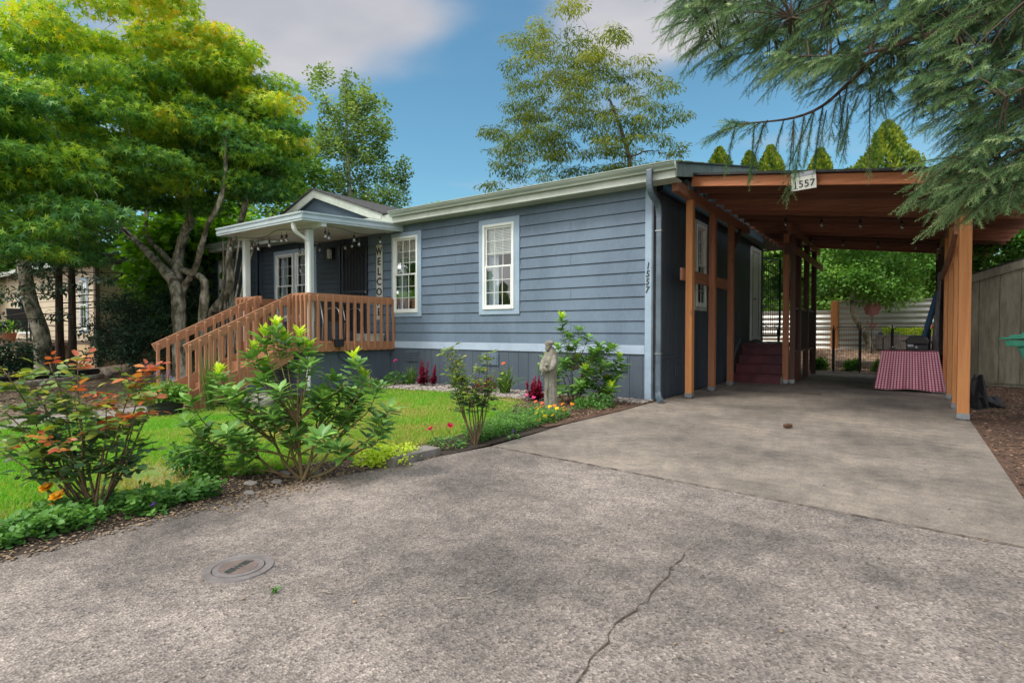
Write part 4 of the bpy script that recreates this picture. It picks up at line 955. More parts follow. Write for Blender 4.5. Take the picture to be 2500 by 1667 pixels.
# pebbles, chips (nobody could count them)
def pebbles(name, n, inside, zf, size, m, label, cat, flat=.6, seed=1):
    r_ = np.random.default_rng(seed); p = []
    pts = inside(r_, n); k = len(pts)
    base = np.array([(1, 0, 0), (.3, .95, 0), (-.8, .6, 0), (-.8, -.6, 0), (.3, -.95, 0), (.55, 0, .8), (-.1, .5, .85), (-.35, -.35, .8), (0, 0, -.5)])
    f = [(0, 1, 6, 5), (1, 2, 6), (2, 3, 7, 6), (3, 4, 7), (4, 0, 5, 7), (5, 6, 7), (0, 8, 1), (1, 8, 2), (2, 8, 3), (3, 8, 4), (4, 8, 0)]
    a = r_.uniform(0, 6.28, k); d = np.stack([np.cos(a), np.sin(a), r_.normal(0, .15, k)], 1)
    nr = np.stack([r_.normal(0, .25, k), r_.normal(0, .25, k), np.ones(k)], 1)
    pos = np.stack([pts[:, 0], pts[:, 1], zf(pts[:, 0], pts[:, 1])], 1)
    tv = base.copy(); tv[:, 2] *= flat
    o = scatter(name, (tv, f), pos, d, nr, r_.uniform(size[0], size[1], k), r_.random(k), m, width=r_.uniform(.6, 1.0, k))
    for pl in o.data.polygons: pass
    return tag(o, label, cat, kind='stuff')
def huemat(name, stops, rough=.85):
    m = bpy.data.materials.new(name); m.use_nodes = True; t = m.node_tree; b = t.nodes['Principled BSDF']; b.inputs['Roughness'].default_value = rough
    at = t.nodes.new('ShaderNodeAttribute'); at.attribute_name = 'hue'; rp = t.nodes.new('ShaderNodeValToRGB'); e = rp.color_ramp.elements
    while len(e) < len(stops): e.new(.5)
    for i, (p, c) in enumerate(stops): e[i].position = p; e[i].color = (*c, 1)
    t.links.new(at.outputs['Fac'], rp.inputs[0]); t.links.new(rp.outputs[0], b.inputs['Base Color']); return m
M['pebble'] = huemat('river_pebbles', [(0, (.10, .085, .075)), (.35, (.24, .20, .175)), (.7, (.36, .31, .28)), (1, (.50, .45, .41))])
M['chip'] = huemat('bark_chips', [(0, (.035, .022, .015)), (.4, (.10, .055, .035)), (.75, (.19, .11, .065)), (1, (.33, .23, .15))])
M['palechip'] = huemat('pale_rear_chips', [(0, (.30, .17, .11)), (.5, (.58, .38, .26)), (1, (.80, .62, .46))])
M['litter'] = huemat('dry_litter', [(0, (.06, .04, .03)), (.5, (.20, .13, .075)), (1, (.42, .31, .19))])
def gz_(x, y): return ghv(x, y) + .016
pebbles('gravel', 4200, lambda r, n: np.stack([r.uniform(-8.45, -4.4, n), 6.86 + .92 * r.beta(1.1, 1.2, n)], 1), gz_, (.014, .038), M['pebble'], 'grey and tan pebbles filling the narrow bed along the skirting', 'gravel', seed=3)
pebbles('gravel', 480, lambda r, n: np.stack([r.uniform(-3.95, -3.04, n), r.uniform(7.42, 7.78, n)], 1), gz_, (.016, .038), M['pebble'], 'larger pebbles piled beside the downspout corner', 'gravel', seed=4)
pebbles('wood_chips', 2600, lambda r, n: np.stack([-3.12 - 1.5 * r.beta(1, 1.6, n), r.uniform(5.5, 7.4, n)], 1), gz_, (.008, .026), M['chip'], 'reddish bark chips around the flowering shrub by the corner', 'bark mulch', .25, 5)
pebbles('wood_chips', 15000, lambda r, n: np.stack([.63 + 4 * r.beta(1, 1.4, n), r.uniform(2.5, 14, n)], 1), lambda x, y: 0 * x - .008, (.007, .024), M['chip'], 'brown bark chips covering the ground right of the slab', 'bark mulch', .25, 6)
pebbles('wood_chips', 6500, lambda r, n: np.stack([r.uniform(-4.0, -3.30, n), r.uniform(.2, 3.8, n)], 1), lambda x, y: ghv(x, y) + .006, (.004, .013), M['litter'], 'dry bark and leaf litter in the bed along the driveway', 'bark mulch', .25, 7)
pebbles('wood_chips', 9000, lambda r, n: np.stack([r.uniform(-3.2, 2.5, n), r.uniform(16.05, 20, n)], 1), lambda x, y: ghv(x, y) + .014, (.02, .055), M['palechip'], 'pale wood chips covering the fenced rear yard', 'bark mulch', .25, 8)
pebbles('leaf_litter', 9000, lambda r, n: np.stack([r.uniform(-17, -10.0, n), r.uniform(-1, 6.5, n)], 1), lambda x, y: ghv(x, y) - .03, (.012, .04), M['litter'], 'dry leaf litter on the bare ground left of the walkway', 'leaf litter', .15, 9)
pebbles('dirt_crumbs', 900, lambda r, n: np.stack([r.normal(-3.30, .10, n), r.uniform(1.6, 3.4, n)], 1), lambda x, y: 0 * x + .003, (.003, .012), M['litter'], 'soil crumbs spilled over the edge of the driveway', 'soil', .3, 10)
pebbles('debris', 300, lambda r, n: np.stack([r.uniform(-2.9, .5, n), r.uniform(1.0, 9, n)], 1), lambda x, y: 0 * x + .006, (.003, .010), M['litter'], 'scattered needles and crumbs on the driveway', 'debris', .2, 12)

# ================================================================ plants
def frame_to(cx, cy):
    d = Vector((cx, cy, 0)).normalized(); return Vector((d.y, -d.x, 0)), d      # lateral, depth
def inpoly(s, z, P):
    c = False; j = len(P) - 1
    for i in range(len(P)):
        if (P[i][1] > z) != (P[j][1] > z) and s < (P[j][0] - P[i][0]) * (z - P[i][1]) / (P[j][1] - P[i][1]) + P[i][0]: c = not c
        j = i
    return c
def pads_in(P, n, dep, rr, shrink=.5, zc=None):
    """clump centres in a crown whose frontal outline is P (lateral, height) and depth +-dep"""
    s0, s1 = min(p[0] for p in P), max(p[0] for p in P); z0, z1 = min(p[1] for p in P), max(p[1] for p in P)
    sm_, zm = (s0 + s1) / 2, (z0 + z1) / 2; o = []
    while len(o) < n:
        s, z = rr.uniform(s0, s1), rr.uniform(z0, z1)
        if not inpoly(s, z, P): continue
        t = rr.uniform(-1, 1)
        k = 1 + shrink * abs(t) ** 2
        if not inpoly(sm_ + (s - sm_) * k, zm + (z - zm) * k, P): continue
        o.append((s, z, t * dep))
    return o
def crown(parent, name, cx, cy, pads, per, rad, size, tm, m, huef, droop=.35, flat=.45, seed=0, outw=.6, jit=.5, hj=.10, nj=.45):
    r_ = np.random.default_rng(seed); e1, e2 = frame_to(cx, cy); PP = []; DD = []; NN = []; HH = []; SS = []
    for k, (s, z, t) in enumerate(pads):
        c = np.array((cx, cy, 0)) + np.array(e1) * s + np.array(e2) * t; c[2] = z
        R_ = rad * r_.uniform(.65, 1.3); n = int(per * (R_ / rad) ** 2)
        u = r_.normal(size=(n, 3)); u /= np.linalg.norm(u, axis=1, keepdims=True); rr_ = r_.random((n, 1)) ** .45
        q = u * rr_ * R_; q[:, 2] *= flat; q[:, 2] -= .18 * (q[:, 0] ** 2 + q[:, 1] ** 2) / R_
        PP.append(c + q); d = u * outw + r_.normal(size=(n, 3)) * jit; d[:, 2] = d[:, 2] * .5 - droop; DD.append(d)
        nn = r_.normal(size=(n, 3)) * nj; nn[:, 2] += 1; NN.append(nn)
        HH.append(huef(s, z, t, r_) + r_.normal(0, hj, n)); SS.append(r_.uniform(.7, 1.25, n) * size)
    return scatter(name, tm, np.concatenate(PP), np.concatenate(DD), np.concatenate(NN), np.concatenate(SS), np.concatenate(HH), m, parent)
def skeleton(parent, name, cx, cy, base, pads, m, r0=.05, sag=.12, seed=0, n=6, taper=.62, rmin=.006):
    """branches grown from the limb nodes 'base' [(Vector, radius)] to each clump"""
    rr = random.Random(seed); e1, e2 = frame_to(cx, cy); nodes = [(Vector(p), r) for p, r in base]; mb = MB()
    C = [Vector((cx, cy, 0)) + e1 * s + e2 * t + Vector((0, 0, z)) for s, z, t in pads]
    root = nodes[0][0]; C.sort(key=lambda c: min((c - q[0]).length for q in nodes))
    for c in C:
        a, ra = min(nodes, key=lambda q: (q[0] - c).length + .35 * max(0, q[0].z - c.z))
        Ln = (c - a).length
        if Ln < .15: continue
        r1 = max(rmin, min(ra * taper, r0 * min(1, .35 + Ln * .25))); pts = [a]
        for i in (1, 2, 3):
            t = i / 4; p = a.lerp(c, t) + Vector((rr.gauss(0, .05), rr.gauss(0, .05), rr.gauss(0, .04) + sag * math.sin(math.pi * t) * Ln * .5)); pts.append(p)
        pts.append(c); P = smooth_path(pts, 3); rs = [r1 * (1 - .65 * i / (len(P) - 1)) for i in range(len(P))]
        mb.tube(P, rs, n); nodes += [(P[i], rs[i]) for i in range(3, len(P), 3)]
    return mb.build(name, m, parent, smooth=True, fix=False)

# ---- Japanese maple left of the porch
mp = thing('maple_tree', 'wide Japanese maple with yellow-green layered leaves and a mossy forked trunk by the porch', 'tree', (-13.6, 6.1, 0))
A = [(-13.66, 6.05, -.1), (-13.68, 6.0, .15), (-13.73, 6.0, 1.0), (-13.82, 6.0, 1.68), (-14.06, 6.0, 2.2), (-14.82, 6.0, 2.66), (-15.47, 6.0, 3.03), (-16.33, 6.0, 3.44), (-17.25, 6.0, 3.92)]
tr_ = MB(); nodes = []
def limb(pts, r0, r1, k=4, n=10, wob=.12, seed=0):
    P = smooth_path(pts, k); rr = random.Random(seed); rs = [(r0 + (r1 - r0) * (i / (len(P) - 1)) ** .8) * (1 + rr.uniform(-wob, wob)) for i in range(len(P))]
    tr_.tube(P, rs, n); return [(P[i], rs[i]) for i in range(len(P) // 2, len(P), 2)]
nodes += limb(A, .205, .06, seed=1)
nodes += limb([(-13.78, 6.05, 1.5), (-13.95, 6.2, 2.04), (-13.64, 6.2, 2.26), (-13.35, 6.2, 2.51), (-13.07, 6.2, 2.96), (-12.79, 6.2, 3.39), (-12.33, 6.2, 3.75), (-12.01, 6.2, 4.35), (-11.6, 6.0, 5.2)], .09, .04, seed=2)
nodes += limb([(-14.1, 6.1, 2.0), (-14.67, 6.4, 2.83), (-14.35, 6.4, 3.38), (-14.04, 6.4, 3.7), (-14.18, 6.4, 4.3), (-14.0, 6.2, 5.6), (-14.3, 6.2, 6.6)], .14, .06, seed=3)
nodes += limb([(-13.3, 6.3, 0.0), (-13.32, 6.3, 1.0), (-13.17, 6.3, 1.84), (-13.23, 6.3, 2.21), (-13.86, 6.3, 2.4), (-14.6, 6.3, 2.6), (-15.39, 6.3, 3.02), (-16.23, 6.3, 3.6), (-16.8, 6.6, 4.6)], .115, .05, seed=4)
nodes += limb([(-14.15, 6.8, 0.0), (-14.1, 6.9, 1.32), (-13.81, 6.9, 1.6), (-13.48, 6.9, 1.8), (-13.26, 6.9, 2.0), (-13.17, 6.9, 2.27), (-13.24, 6.9, 2.68), (-13.13, 6.9, 3.09), (-12.97, 6.9, 3.27), (-12.63, 6.9, 3.64), (-12.45, 6.9, 4.3), (-12.3, 6.6, 5.2)], .135, .055, seed=5)
for k in range(5):
    limb([(-13.5 + .18 * k, 6.7, .0), (-13.55 + .2 * k, 6.8, 1.2), (-13.5 + .25 * k, 6.9, 2.3), (-13.7 + .4 * k, 7.0, 3.3)], .035, .02, n=6, seed=20 + k)
tr_.build('trunk', M['bark'], mp, smooth=True)
mpoly = [(-4.7, 2.32), (-4.8, 6.3), (-3.3, 6.8), (-2.27, 7.7), (-1.92, 8.9), (-0.37, 9.3), (0.1, 8.5), (0.94, 7.85), (1.65, 7.0), (2.1, 6.75), (2.60, 6.45), (2.60, 5.75), (2.3, 5.15), (1.95, 4.5), (1.26, 4.05), (0.85, 3.95), (0.0, 3.85), (-0.5, 3.95), (-1.2, 3.4), (-1.64, 2.9), (-2.61, 2.4)]
rr = random.Random(4); mpads = pads_in(mpoly, 300, 2.3, rr, .5)
for i in range(60):
    s_ = rr.uniform(.6, 2.25); mpads.append((s_, rr.uniform(4.5, 8.3 - .62 * s_), rr.uniform(-.9, .9)))
for i in range(30): mpads.append((rr.uniform(.1, 2.3), rr.uniform(4.2, 6.0), rr.uniform(-1.7, -.7)))
mpads = [q for q in mpads if not (q[2] < -1.2 and q[1] < 4.0 and q[0] > -.5)]
# low hanging sprays at the left that come forward
for i in range(34): mpads.append((rr.uniform(-4.6, -1.2), rr.uniform(2.3, 5.0), rr.uniform(-3.0, -1.2)))
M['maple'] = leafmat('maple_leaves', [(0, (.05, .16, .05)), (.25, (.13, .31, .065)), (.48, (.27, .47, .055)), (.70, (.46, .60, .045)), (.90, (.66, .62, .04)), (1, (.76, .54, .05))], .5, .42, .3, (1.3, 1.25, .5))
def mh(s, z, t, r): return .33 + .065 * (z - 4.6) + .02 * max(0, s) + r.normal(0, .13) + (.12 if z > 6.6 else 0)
skeleton(mp, 'branches', -13.6, 6.1, nodes, mpads, M['bark'], r0=.045, seed=3)
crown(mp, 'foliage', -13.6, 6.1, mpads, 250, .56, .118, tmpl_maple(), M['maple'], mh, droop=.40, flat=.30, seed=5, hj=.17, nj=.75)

def tree(name, label, cx, cy, z0, P, npad, dep, per, rad, size, tm, m, hf, trunk_pts, r0, r1, tm_bark='bark', flat=.7, droop=.2, seed=1, cat='tree', grp=None, sr=.05, shrink=.5, outw=.6, sag=.1, extra=None, crownname='crown'):
    t = thing(name, label, cat, (cx, cy, z0), grp); rr = random.Random(seed)
    pads = pads_in(P, npad, dep, rr, shrink)
    if extra: pads += extra
    e1, e2 = frame_to(cx, cy); T_ = smooth_path([Vector((cx, cy, 0)) + e1 * s + e2 * d + Vector((0, 0, z)) for s, z, d in trunk_pts], 4)
    rs = [r0 + (r1 - r0) * i / (len(T_) - 1) for i in range(len(T_))]
    MB().tube(T_, rs, 8).build('trunk', M[tm_bark], t, smooth=True)
    if sr: skeleton(t, 'branches', cx, cy, [(T_[i], rs[i]) for i in range(len(T_) // 3, len(T_))], pads, M['twig'] if tm_bark != 'pale' else M[tm_bark], r0=sr, seed=seed, n=5, sag=sag)
    crown(t, crownname, cx, cy, pads, per, rad, size, tm, m, hf, droop=droop, flat=flat, seed=seed, outw=outw)
    return t
M['pale'] = mat('pale_poplar_bark', (.34, .34, .27), .9, c2=(.2, .2, .15), scale=4)
M['poplar'] = leafmat('poplar_leaves', [(0, (.09, .16, .05)), (.5, (.22, .34, .10)), (1, (.40, .50, .18))], .45, .35)
M['locust'] = leafmat('locust_leaflets', [(0, (.05, .09, .02)), (.5, (.15, .21, .025)), (1, (.34, .36, .035))], .5, .45)
M['green'] = leafmat('green_leaves', [(0, (.04, .12, .02)), (.5, (.12, .29, .045)), (1, (.28, .48, .09))], .45, .38)
M['bright'] = leafmat('bright_green_leaves', [(0, (.04, .14, .01)), (.5, (.11, .30, .015)), (1, (.25, .44, .03))], .5, .5)
M['dark'] = leafmat('dark_conifer_leaves', [(0, (.018, .045, .03)), (.5, (.045, .10, .06)), (1, (.10, .18, .09))], .7, .15)
M['arb'] = leafmat('arborvitae_scales', [(0, (.05, .11, .018)), (.5, (.17, .26, .03)), (1, (.44, .46, .06))], .6, .25)
# poplar: upright plumes
pop_poly = [(-2.18, 8.04), (-2.2, 14.18), (-1.3, 14.71), (-0.61, 13.34), (0.0, 14.78), (0.35, 13.88), (0.92, 13.83), (1.75, 12.76), (2.06, 10.44), (2.59, 9.41), (2.9, 7.92), (2.4, 6.5), (-2.53, 5.5), (-2.71, 8.39)]
tree('poplar_tree', 'tall upright poplar with small grey-green leaves behind the porch roof', -23.4, 18.8, 0, pop_poly, 210, 1.5, 85, .42, .14, tmpl_oval(.8), M['poplar'],
     lambda s, z, t, r: .42 + r.normal(0, .18) + .03 * (z - 10), [(0, 0, 0), (-.1, 5, 0), (-.3, 9, 0), (-.5, 13.8, 0)], .22, .04, 'pale', flat=1.25, droop=-.15, seed=11, sr=.045, sag=-.35)
loc_poly = [(-6.3, 9.5), (-5.0, 10.6), (-5.23, 12.0), (-5.2, 14.0), (-4.11, 14.4), (-3.19, 15.3), (-2.11, 15.42), (-1.39, 14.9), (-0.16, 14.59), (0.6, 14.0), (0.9, 12.5), (2.6, 11.62), (2.1, 10.72), (2.92, 9.63), (3.0, 8.58), (2.1, 7.9), (-0.31, 7.4), (-4.29, 6.8), (-5.8, 7.4), (-6.5, 8.1)]
tree('locust_tree', 'airy honey locust with feathery olive foliage rising behind the long roof', -10.2, 22.5, 0, loc_poly, 300, 2.4, 100, .58, .17, tmpl_leaf(.22, .03, .35), M['locust'],
     lambda s, z, t, r: .48 + r.normal(0, .2) + .05 * (z - 11), [(.6, 0, 0), (.55, 4, 0), (.45, 7.5, 0), (.1, 9.3, 0), (-.5, 11, 0)], .16, .05, 'twig', flat=.16, droop=.42, seed=12, sr=.07, sag=.10, outw=.9)
# arborvitae row behind the carport
def arbor(x, y, top, hw, label, seed):
    top -= .3; t = thing('arborvitae', label, 'tree', (x, y, 0), 'arborvitae row beyond the carport'); r_ = np.random.default_rng(seed)
    n = 15000; zz = 1.2 + (top - 1.2) * r_.random(n) ** .6; f = (zz - 1.2) / (top - 1.2)
    rad = hw * .68 * np.clip(((top - zz) / 1.9), .01, 1) ** .85 * (1 + .10 * np.sin(zz * 5 + seed) + .06 * r_.normal(size=n)); a = r_.uniform(0, 6.283, n); lump = 1 + .13 * np.sin(a * 5 + zz * 3)
    pos = np.stack([x + rad * lump * np.cos(a) * r_.uniform(.75, 1, n), y + rad * lump * np.sin(a) * r_.uniform(.75, 1, n), zz], 1)
    d = np.stack([np.cos(a) * .6, np.sin(a) * .6, np.full(n, .8)], 1) + r_.normal(0, .3, (n, 3))
    scatter('foliage', tmpl_small(), pos, d, unit(n), r_.uniform(.11, .22, n), .45 + .22 * np.sin(a * 7 + zz * 4) + r_.normal(0, .16, n), M['arb'], t)
    MB().tube([(x, y, 0), (x, y, top * .9)], [.14, .02], 8).build('trunk', M['darkbark'], t)
for i, (x, y, top, hw, lb) in enumerate([(-7.05, 26.06, 9.5, 1.25, 'pointed arborvitae just right of the house roof ridge'), (-5.85, 26.36, 9.17, .95, 'narrow arborvitae second from the house roof ridge'), (-5.0, 26.5, 9.3, 1.2, 'arborvitae third from the house roof ridge'), (-3.1, 26.8, 8.9, 1.1, 'arborvitae above the address sign, partly behind spruce twigs'), (-2.1, 26.9, 7.9, 1.0, 'shorter arborvitae left of the tallest yellow-green one'),
                                         (-.76, 27.0, 9.6, 1.6, 'tallest yellow-green arborvitae above the carport roof'), (.1, 27.4, 8.3, .8, 'small arborvitae right of the tallest one'), (1.3, 27.0, 7.8, 1.2, 'arborvitae rightmost above the carport beam')]): arbor(x, y, top, hw, lb, 40 + i)
# crape myrtle in the rear yard
myp = [(-1.5, 2.5), (-1.25, 1.95), (-0.6, 1.75), (-0.04, 1.85), (0.54, 1.75), (1.0, 1.9), (1.35, 2.2), (1.7, 3.28), (1.6, 4.2), (0, 4.8), (-1.5, 4.2)]
my = tree('small_garden_tree', 'small leafy garden tree with a crooked trunk in the fenced rear yard', -.97, 18.5, .4, myp, 95, 1.2, 190, .42, .10, tmpl_leaf(.5, .06, .2), M['green'],
     lambda s, z, t, r: .5 + r.normal(0, .17), [(.12, .55, 0), (.02, .85, 0), (-.13, 1.15, 0), (-.3, 1.5, 0), (-.32, 2.0, 0), (-.2, 2.8, 0)], .095, .05, 'bark', seed=14, sr=.03)
# trees beyond the rear fence
M['mid'] = leafmat('mid_green_leaves', [(0, (.05, .13, .03)), (.5, (.15, .30, .05)), (1, (.32, .50, .10))], .5, .35)
for i, (x, y, w_, z0, z1, lb) in enumerate([(-3.6, 23.5, 2.2, 1.2, 5.2, 'leafy green tree beyond the corrugated fence, left of the garden tree'), (-.4, 24.5, 2.2, 1.4, 5.6, 'leafy green tree directly beyond the corrugated fence behind the garden tree'), (2.2, 23, 2.2, 1.3, 5.6, 'leafy green tree beyond the corrugated fence at the right behind the grill'), (5.4, 19, 2.5, .8, 5.6, 'dark leafy tree behind the wooden fence at far right')]):
    P = [(-w_, z0), (-w_, z1 * .7), (-w_ * .5, z1), (w_ * .5, z1), (w_, z1 * .7), (w_, z0)]
    tree('leafy_tree', lb, x, y, 0, P, 80, 1.6, 150, .6, .17, tmpl_oval(.7), M['mid'], lambda s, z, t, r: .5 + r.normal(0, .2), [(0, 0, 0), (.1, z1 * .6, 0)], .12, .05, 'darkbark', seed=60 + i, grp='leafy trees beyond the rear fence', sr=.03)
# backdrop at the left, behind the maple
for i, (x, y, w_, z0, z1, mm, lb) in enumerate([(-25, 13.5, 4.2, 1.0, 11, 'mid', 'large green tree rising behind the neighbouring beige house'), (-17.6, 8.6, 1.7, 1.6, 4.6, 'bright', 'bright lime-green tree glimpsed between the maple limbs'), (-31, 7.5, 4.5, 2.0, 11, 'mid', 'large green tree behind the left part of the beige house'), (-22, 24, 4, .5, 8, 'mid', 'green tree far behind the left end of the blue house'), (-17.0, 18.5, 2.3, .5, 6.2, 'bright', 'bright green tree beyond the left end of the blue roof')]):
    P = [(-w_, z0), (-w_, z1 * .7), (-w_ * .5, z1), (w_ * .5, z1), (w_, z1 * .7), (w_, z0)]
    tree('background_tree', lb, x, y, 0, P, 150, 2.2, 120, .9, .24, tmpl_oval(.7), M[mm], lambda s, z, t, r: .5 + r.normal(0, .2), [(0, 0, 0), (.1, z1 * .8, 0)], .22, .08, 'darkbark', seed=70 + i, grp='trees beyond the neighbouring house', sr=.05)
# conifers with bare lower trunks, in front of the neighbouring house
def conifer(x, y, r, z1, label, lean, seed, zlow=2.0, wd=1.6, per=60, extra_low=()):
    t = thing('conifer_tree', label, 'tree', (x, y, -.05)); rr = random.Random(seed)
    P = smooth_path([(x, y, -.15), (x + lean * .3, y, 1.5), (x + lean, y, z1)], 5); MB().tube(P, [r * (1 - .55 * i / (len(P) - 1)) * (1.25 if i == 0 else 1) for i in range(len(P))], 12).build('trunk', M['darkbark'], t, smooth=True)
    mb = MB(); pads = []
    k = 0; z = zlow * .55
    while z < z1:
        a = rr.uniform(0, 6.28); Ln = wd * rr.uniform(.5, 1.1) * (1 - .5 * z / z1); xx = x + lean * z / z1
        e = Vector((xx + math.cos(a) * Ln, y + math.sin(a) * Ln, z + rr.uniform(-.25, .15))); mb.tube(smooth_path([(xx, y, z), (xx + math.cos(a) * Ln * .5, y + math.sin(a) * Ln * .5, z + .06), e], 3), [.018, .016, .014, .012, .010, .008, .006][:7], 5)
        if z > zlow or rr.random() < .3: pads.append(e)
        z += .16
    mb.build('branches', M['darkbark'], t, smooth=True)
    e1, e2 = frame_to(x, y); L_ = [((p - Vector((x, y, 0))).dot(e1), p.z, (p - Vector((x, y, 0))).dot(e2)) for p in pads]
    crown(t, 'foliage', x, y, L_ + list(extra_low), per, .42, .13, tmpl_leaf(.3, .03, .2), M['dark'], lambda s, z, t_, r: .45 + r.normal(0, .2), droop=.3, flat=.35, seed=seed)
conifer(-17.9, 4.9, .12, 6.5, 'dark conifer with slim brown trunk, left of the close pair by the beige house', .05, 81, wd=1.9, per=70)
conifer(-17.6, 5.08, .115, 6.8, 'dark conifer with slim brown trunk, right of the close pair by the beige house', .1, 82, wd=2.0, per=70)
t = thing('old_tree', 'thick rough grey tree trunk left of the two slim conifers', 'tree', (-17.6, 4.5, -.05))
MB().tube(smooth_path([(-17.6, 4.52, -.2), (-17.6, 4.5, .25), (-17.62, 4.45, 1.0), (-17.9, 4.3, 1.9), (-18.1, 4.2, 3.4)], 4), [.34, .26, .24, .22, .2, .19, .19, .18, .18, .17, .17, .16, .16, .15, .15, .14, .12][:17], 12).build('trunk', M['bark'], t, smooth=True)
crown(t, 'foliage', -17.6, 4.5, [(random.uniform(-1.4, .8), random.uniform(1.6, 4.2), random.uniform(-.6, .8)) for _ in range(16)], 110, .42, .12, tmpl_leaf(.3, .03, .2), M['dark'], lambda s, z, t_, r: .5 + r.normal(0, .2), seed=83)
def shrub(name, label, x, y, P, npad, dep, per, rad, size, tm, m, hf, seed, grp=None, cat='shrub', flat=.8, droop=.1, stems=6, stemm='twig', sr=.014, **kw):
    t = thing(name, label, cat, (x, y, float(ghv(np.array(x), np.array(y)))), grp); rr = random.Random(seed); pads = pads_in(P, npad, dep, rr, .4)
    z0 = float(ghv(np.array(x), np.array(y))); base = [(Vector((x + rr.uniform(-.06, .06), y + rr.uniform(-.06, .06), z0 - .02)), sr * 1.6) for _ in range(stems)]
    pads = [(s, z + z0, q) for s, z, q in pads]
    skeleton(t, 'stems', x, y, base, pads, M[stemm], r0=sr, seed=seed, n=5, rmin=.003)
    crown(t, 'foliage', x, y, pads, per, rad, size, tm, m, hf, droop=droop, flat=flat, seed=seed, **kw); return t
for i, (x, y, w_, h, lb, zz) in enumerate([(-17.2, 5.9, .62, 2.1, 'dark evergreen shrub against the beige house corner', .25), (-16.1, 6.15, .65, 2.6, 'tall dark evergreen shrub between the beige house and the maple', .1), (-15.4, 6.9, .5, 2.9, 'dark evergreen shrub right behind the maple trunk', .1), (-16.6, 3.05, .9, 1.2, 'low spreading dark evergreen at the left picture edge', .02)]):
    P = [(-w_, zz), (-w_, h * .7), (0, h), (w_, h * .7), (w_, zz)]
    shrub('evergreen_shrub', lb, x, y, P, 60, .5, 100, .26, .085, tmpl_leaf(.4, .03, .2), M['dark'], lambda s, z, t, r: .45 + r.normal(0, .2), 90 + i, 'dark evergreen shrubs', stemm='darkbark', sr=.03)

# ---- spruce reaching in from the right
spc = thing('spruce_tree', 'large blue-green spruce whose drooping boughs hang over the carport front from the right', 'tree', (3.3, 6.7, 0))
MB().tube([(3.3, 6.7, -.1), (3.3, 6.7, 3), (3.35, 6.7, 9)], [.30, .25, .12], 12).build('trunk', M['darkbark'], spc, smooth=True)
limbs = [[(3.3, 6.7, 5.6), (1.0, 6.5, 5.2), (-.8, 6.5, 4.95), (-2.05, 6.5, 4.72)], [(3.3, 6.7, 5.0), (.8, 6.7, 4.6), (-.7, 6.6, 4.35), (-1.75, 6.5, 4.2)],
         [(3.3, 6.7, 4.6), (1.2, 6.6, 4.2), (-.15, 6.5, 3.75), (-.8, 6.35, 3.25), (-1.50, 6.15, 3.20)], [(3.2, 6.5, 3.4), (1.6, 6.2, 2.9), (.77, 6.2, 2.55), (.25, 6.3, 2.25)],
         [(3.3, 6.6, 4.4), (1.6, 6.2, 4.0), (.5, 6.1, 3.7), (-.3, 6.0, 3.55), (-.95, 5.9, 3.66)], [(3.3, 6.5, 5.0), (1.4, 6.1, 4.5), (.3, 6.0, 4.25), (-.95, 5.95, 4.05)],
         [(3.2, 6.3, 4.0), (1.7, 5.8, 3.4), (1.0, 5.8, 3.05), (.6, 5.75, 2.85)], [(3.2, 6.6, 3.1), (1.8, 6.4, 2.7), (1.1, 6.35, 2.3), (.6, 6.35, 2.05)],
         [(3.2, 6.2, 4.6), (1.9, 5.8, 4.1), (1.2, 5.7, 3.7), (.7, 5.6, 3.5)], [(3.3, 7.0, 4.4), (1.7, 7.0, 3.9), (.8, 7.0, 3.45), (.1, 7.0, 3.2)]]
LB = MB(); TW = MB(); SP_, SD, SN, SS, SH = [], [], [], [], []
rr = random.Random(9); snodes = []
def shoot(p, d, s, h): SP_.append(tuple(p)); SD.append(tuple(d)); SN.append((rr.gauss(0, .3), rr.gauss(0, .3), 1)); SS.append(s); SH.append(h)
for lp in limbs:
    P = smooth_path(lp, 8); n = len(P); rs = [.040 * (1 - .85 * i / (n - 1)) for i in range(n)]; LB.tube(P, rs, 7); snodes += [(P[i], rs[i]) for i in range(0, n, 2)]
def spray(c, yaw, pitch, Ln, hb):
    """flat fan of needle shoots hanging along a twig that starts at c"""
    d = Vector((math.cos(yaw) * math.cos(pitch), math.sin(yaw) * math.cos(pitch), math.sin(pitch))); sd0 = d.cross(Vector((0, 0, 1)))
    sd0 = sd0.normalized() if sd0.length > .05 else Vector((1, 0, 0)); sd0 = (sd0 + Vector((0, 0, rr.gauss(0, .25)))).normalized()
    Q = [c + d * Ln * t + Vector((0, 0, -.16 * Ln * t * t)) for t in (0, .25, .5, .75, 1)]; TW.tube(Q, [.006, .005, .004, .003, .002], 4, False)
    k = int(Ln / .026)
    for j in range(k):
        t = (j + .5) / k; i = min(3, int(t * 4)); b = Q[i].lerp(Q[i + 1], t * 4 - i); w2 = (Q[i + 1] - Q[i]).normalized(); sd = 1 if j % 2 else -1
        L2 = (.06 + .13 * math.sin(math.pi * min(1, .25 + .75 * (1 - t)))) * rr.uniform(.6, 1.2)
        dd_ = (w2 * .85 + sd0 * sd * rr.uniform(.45, 1.0) + Vector((rr.gauss(0, .12), rr.gauss(0, .12), -.62))).normalized(); e = b
        m_ = max(1, int(L2 / .085))
        for s_ in range(m_):
            shoot(e, dd_, .105, hb + .22 * t + .16 * (s_ + 1) / m_ + rr.gauss(0, .08)); e = e + dd_ * .075; dd_ = (dd_ + Vector((0, 0, -.08))).normalized()
        if j % 2 == 0: shoot(b, (w2 + Vector((rr.gauss(0, .25), rr.gauss(0, .25), rr.gauss(0, .25)))), .10, hb + .1 * t + rr.gauss(0, .08))
    shoot(Q[-1], (Q[-1] - Q[-2]), .13, hb + .45)
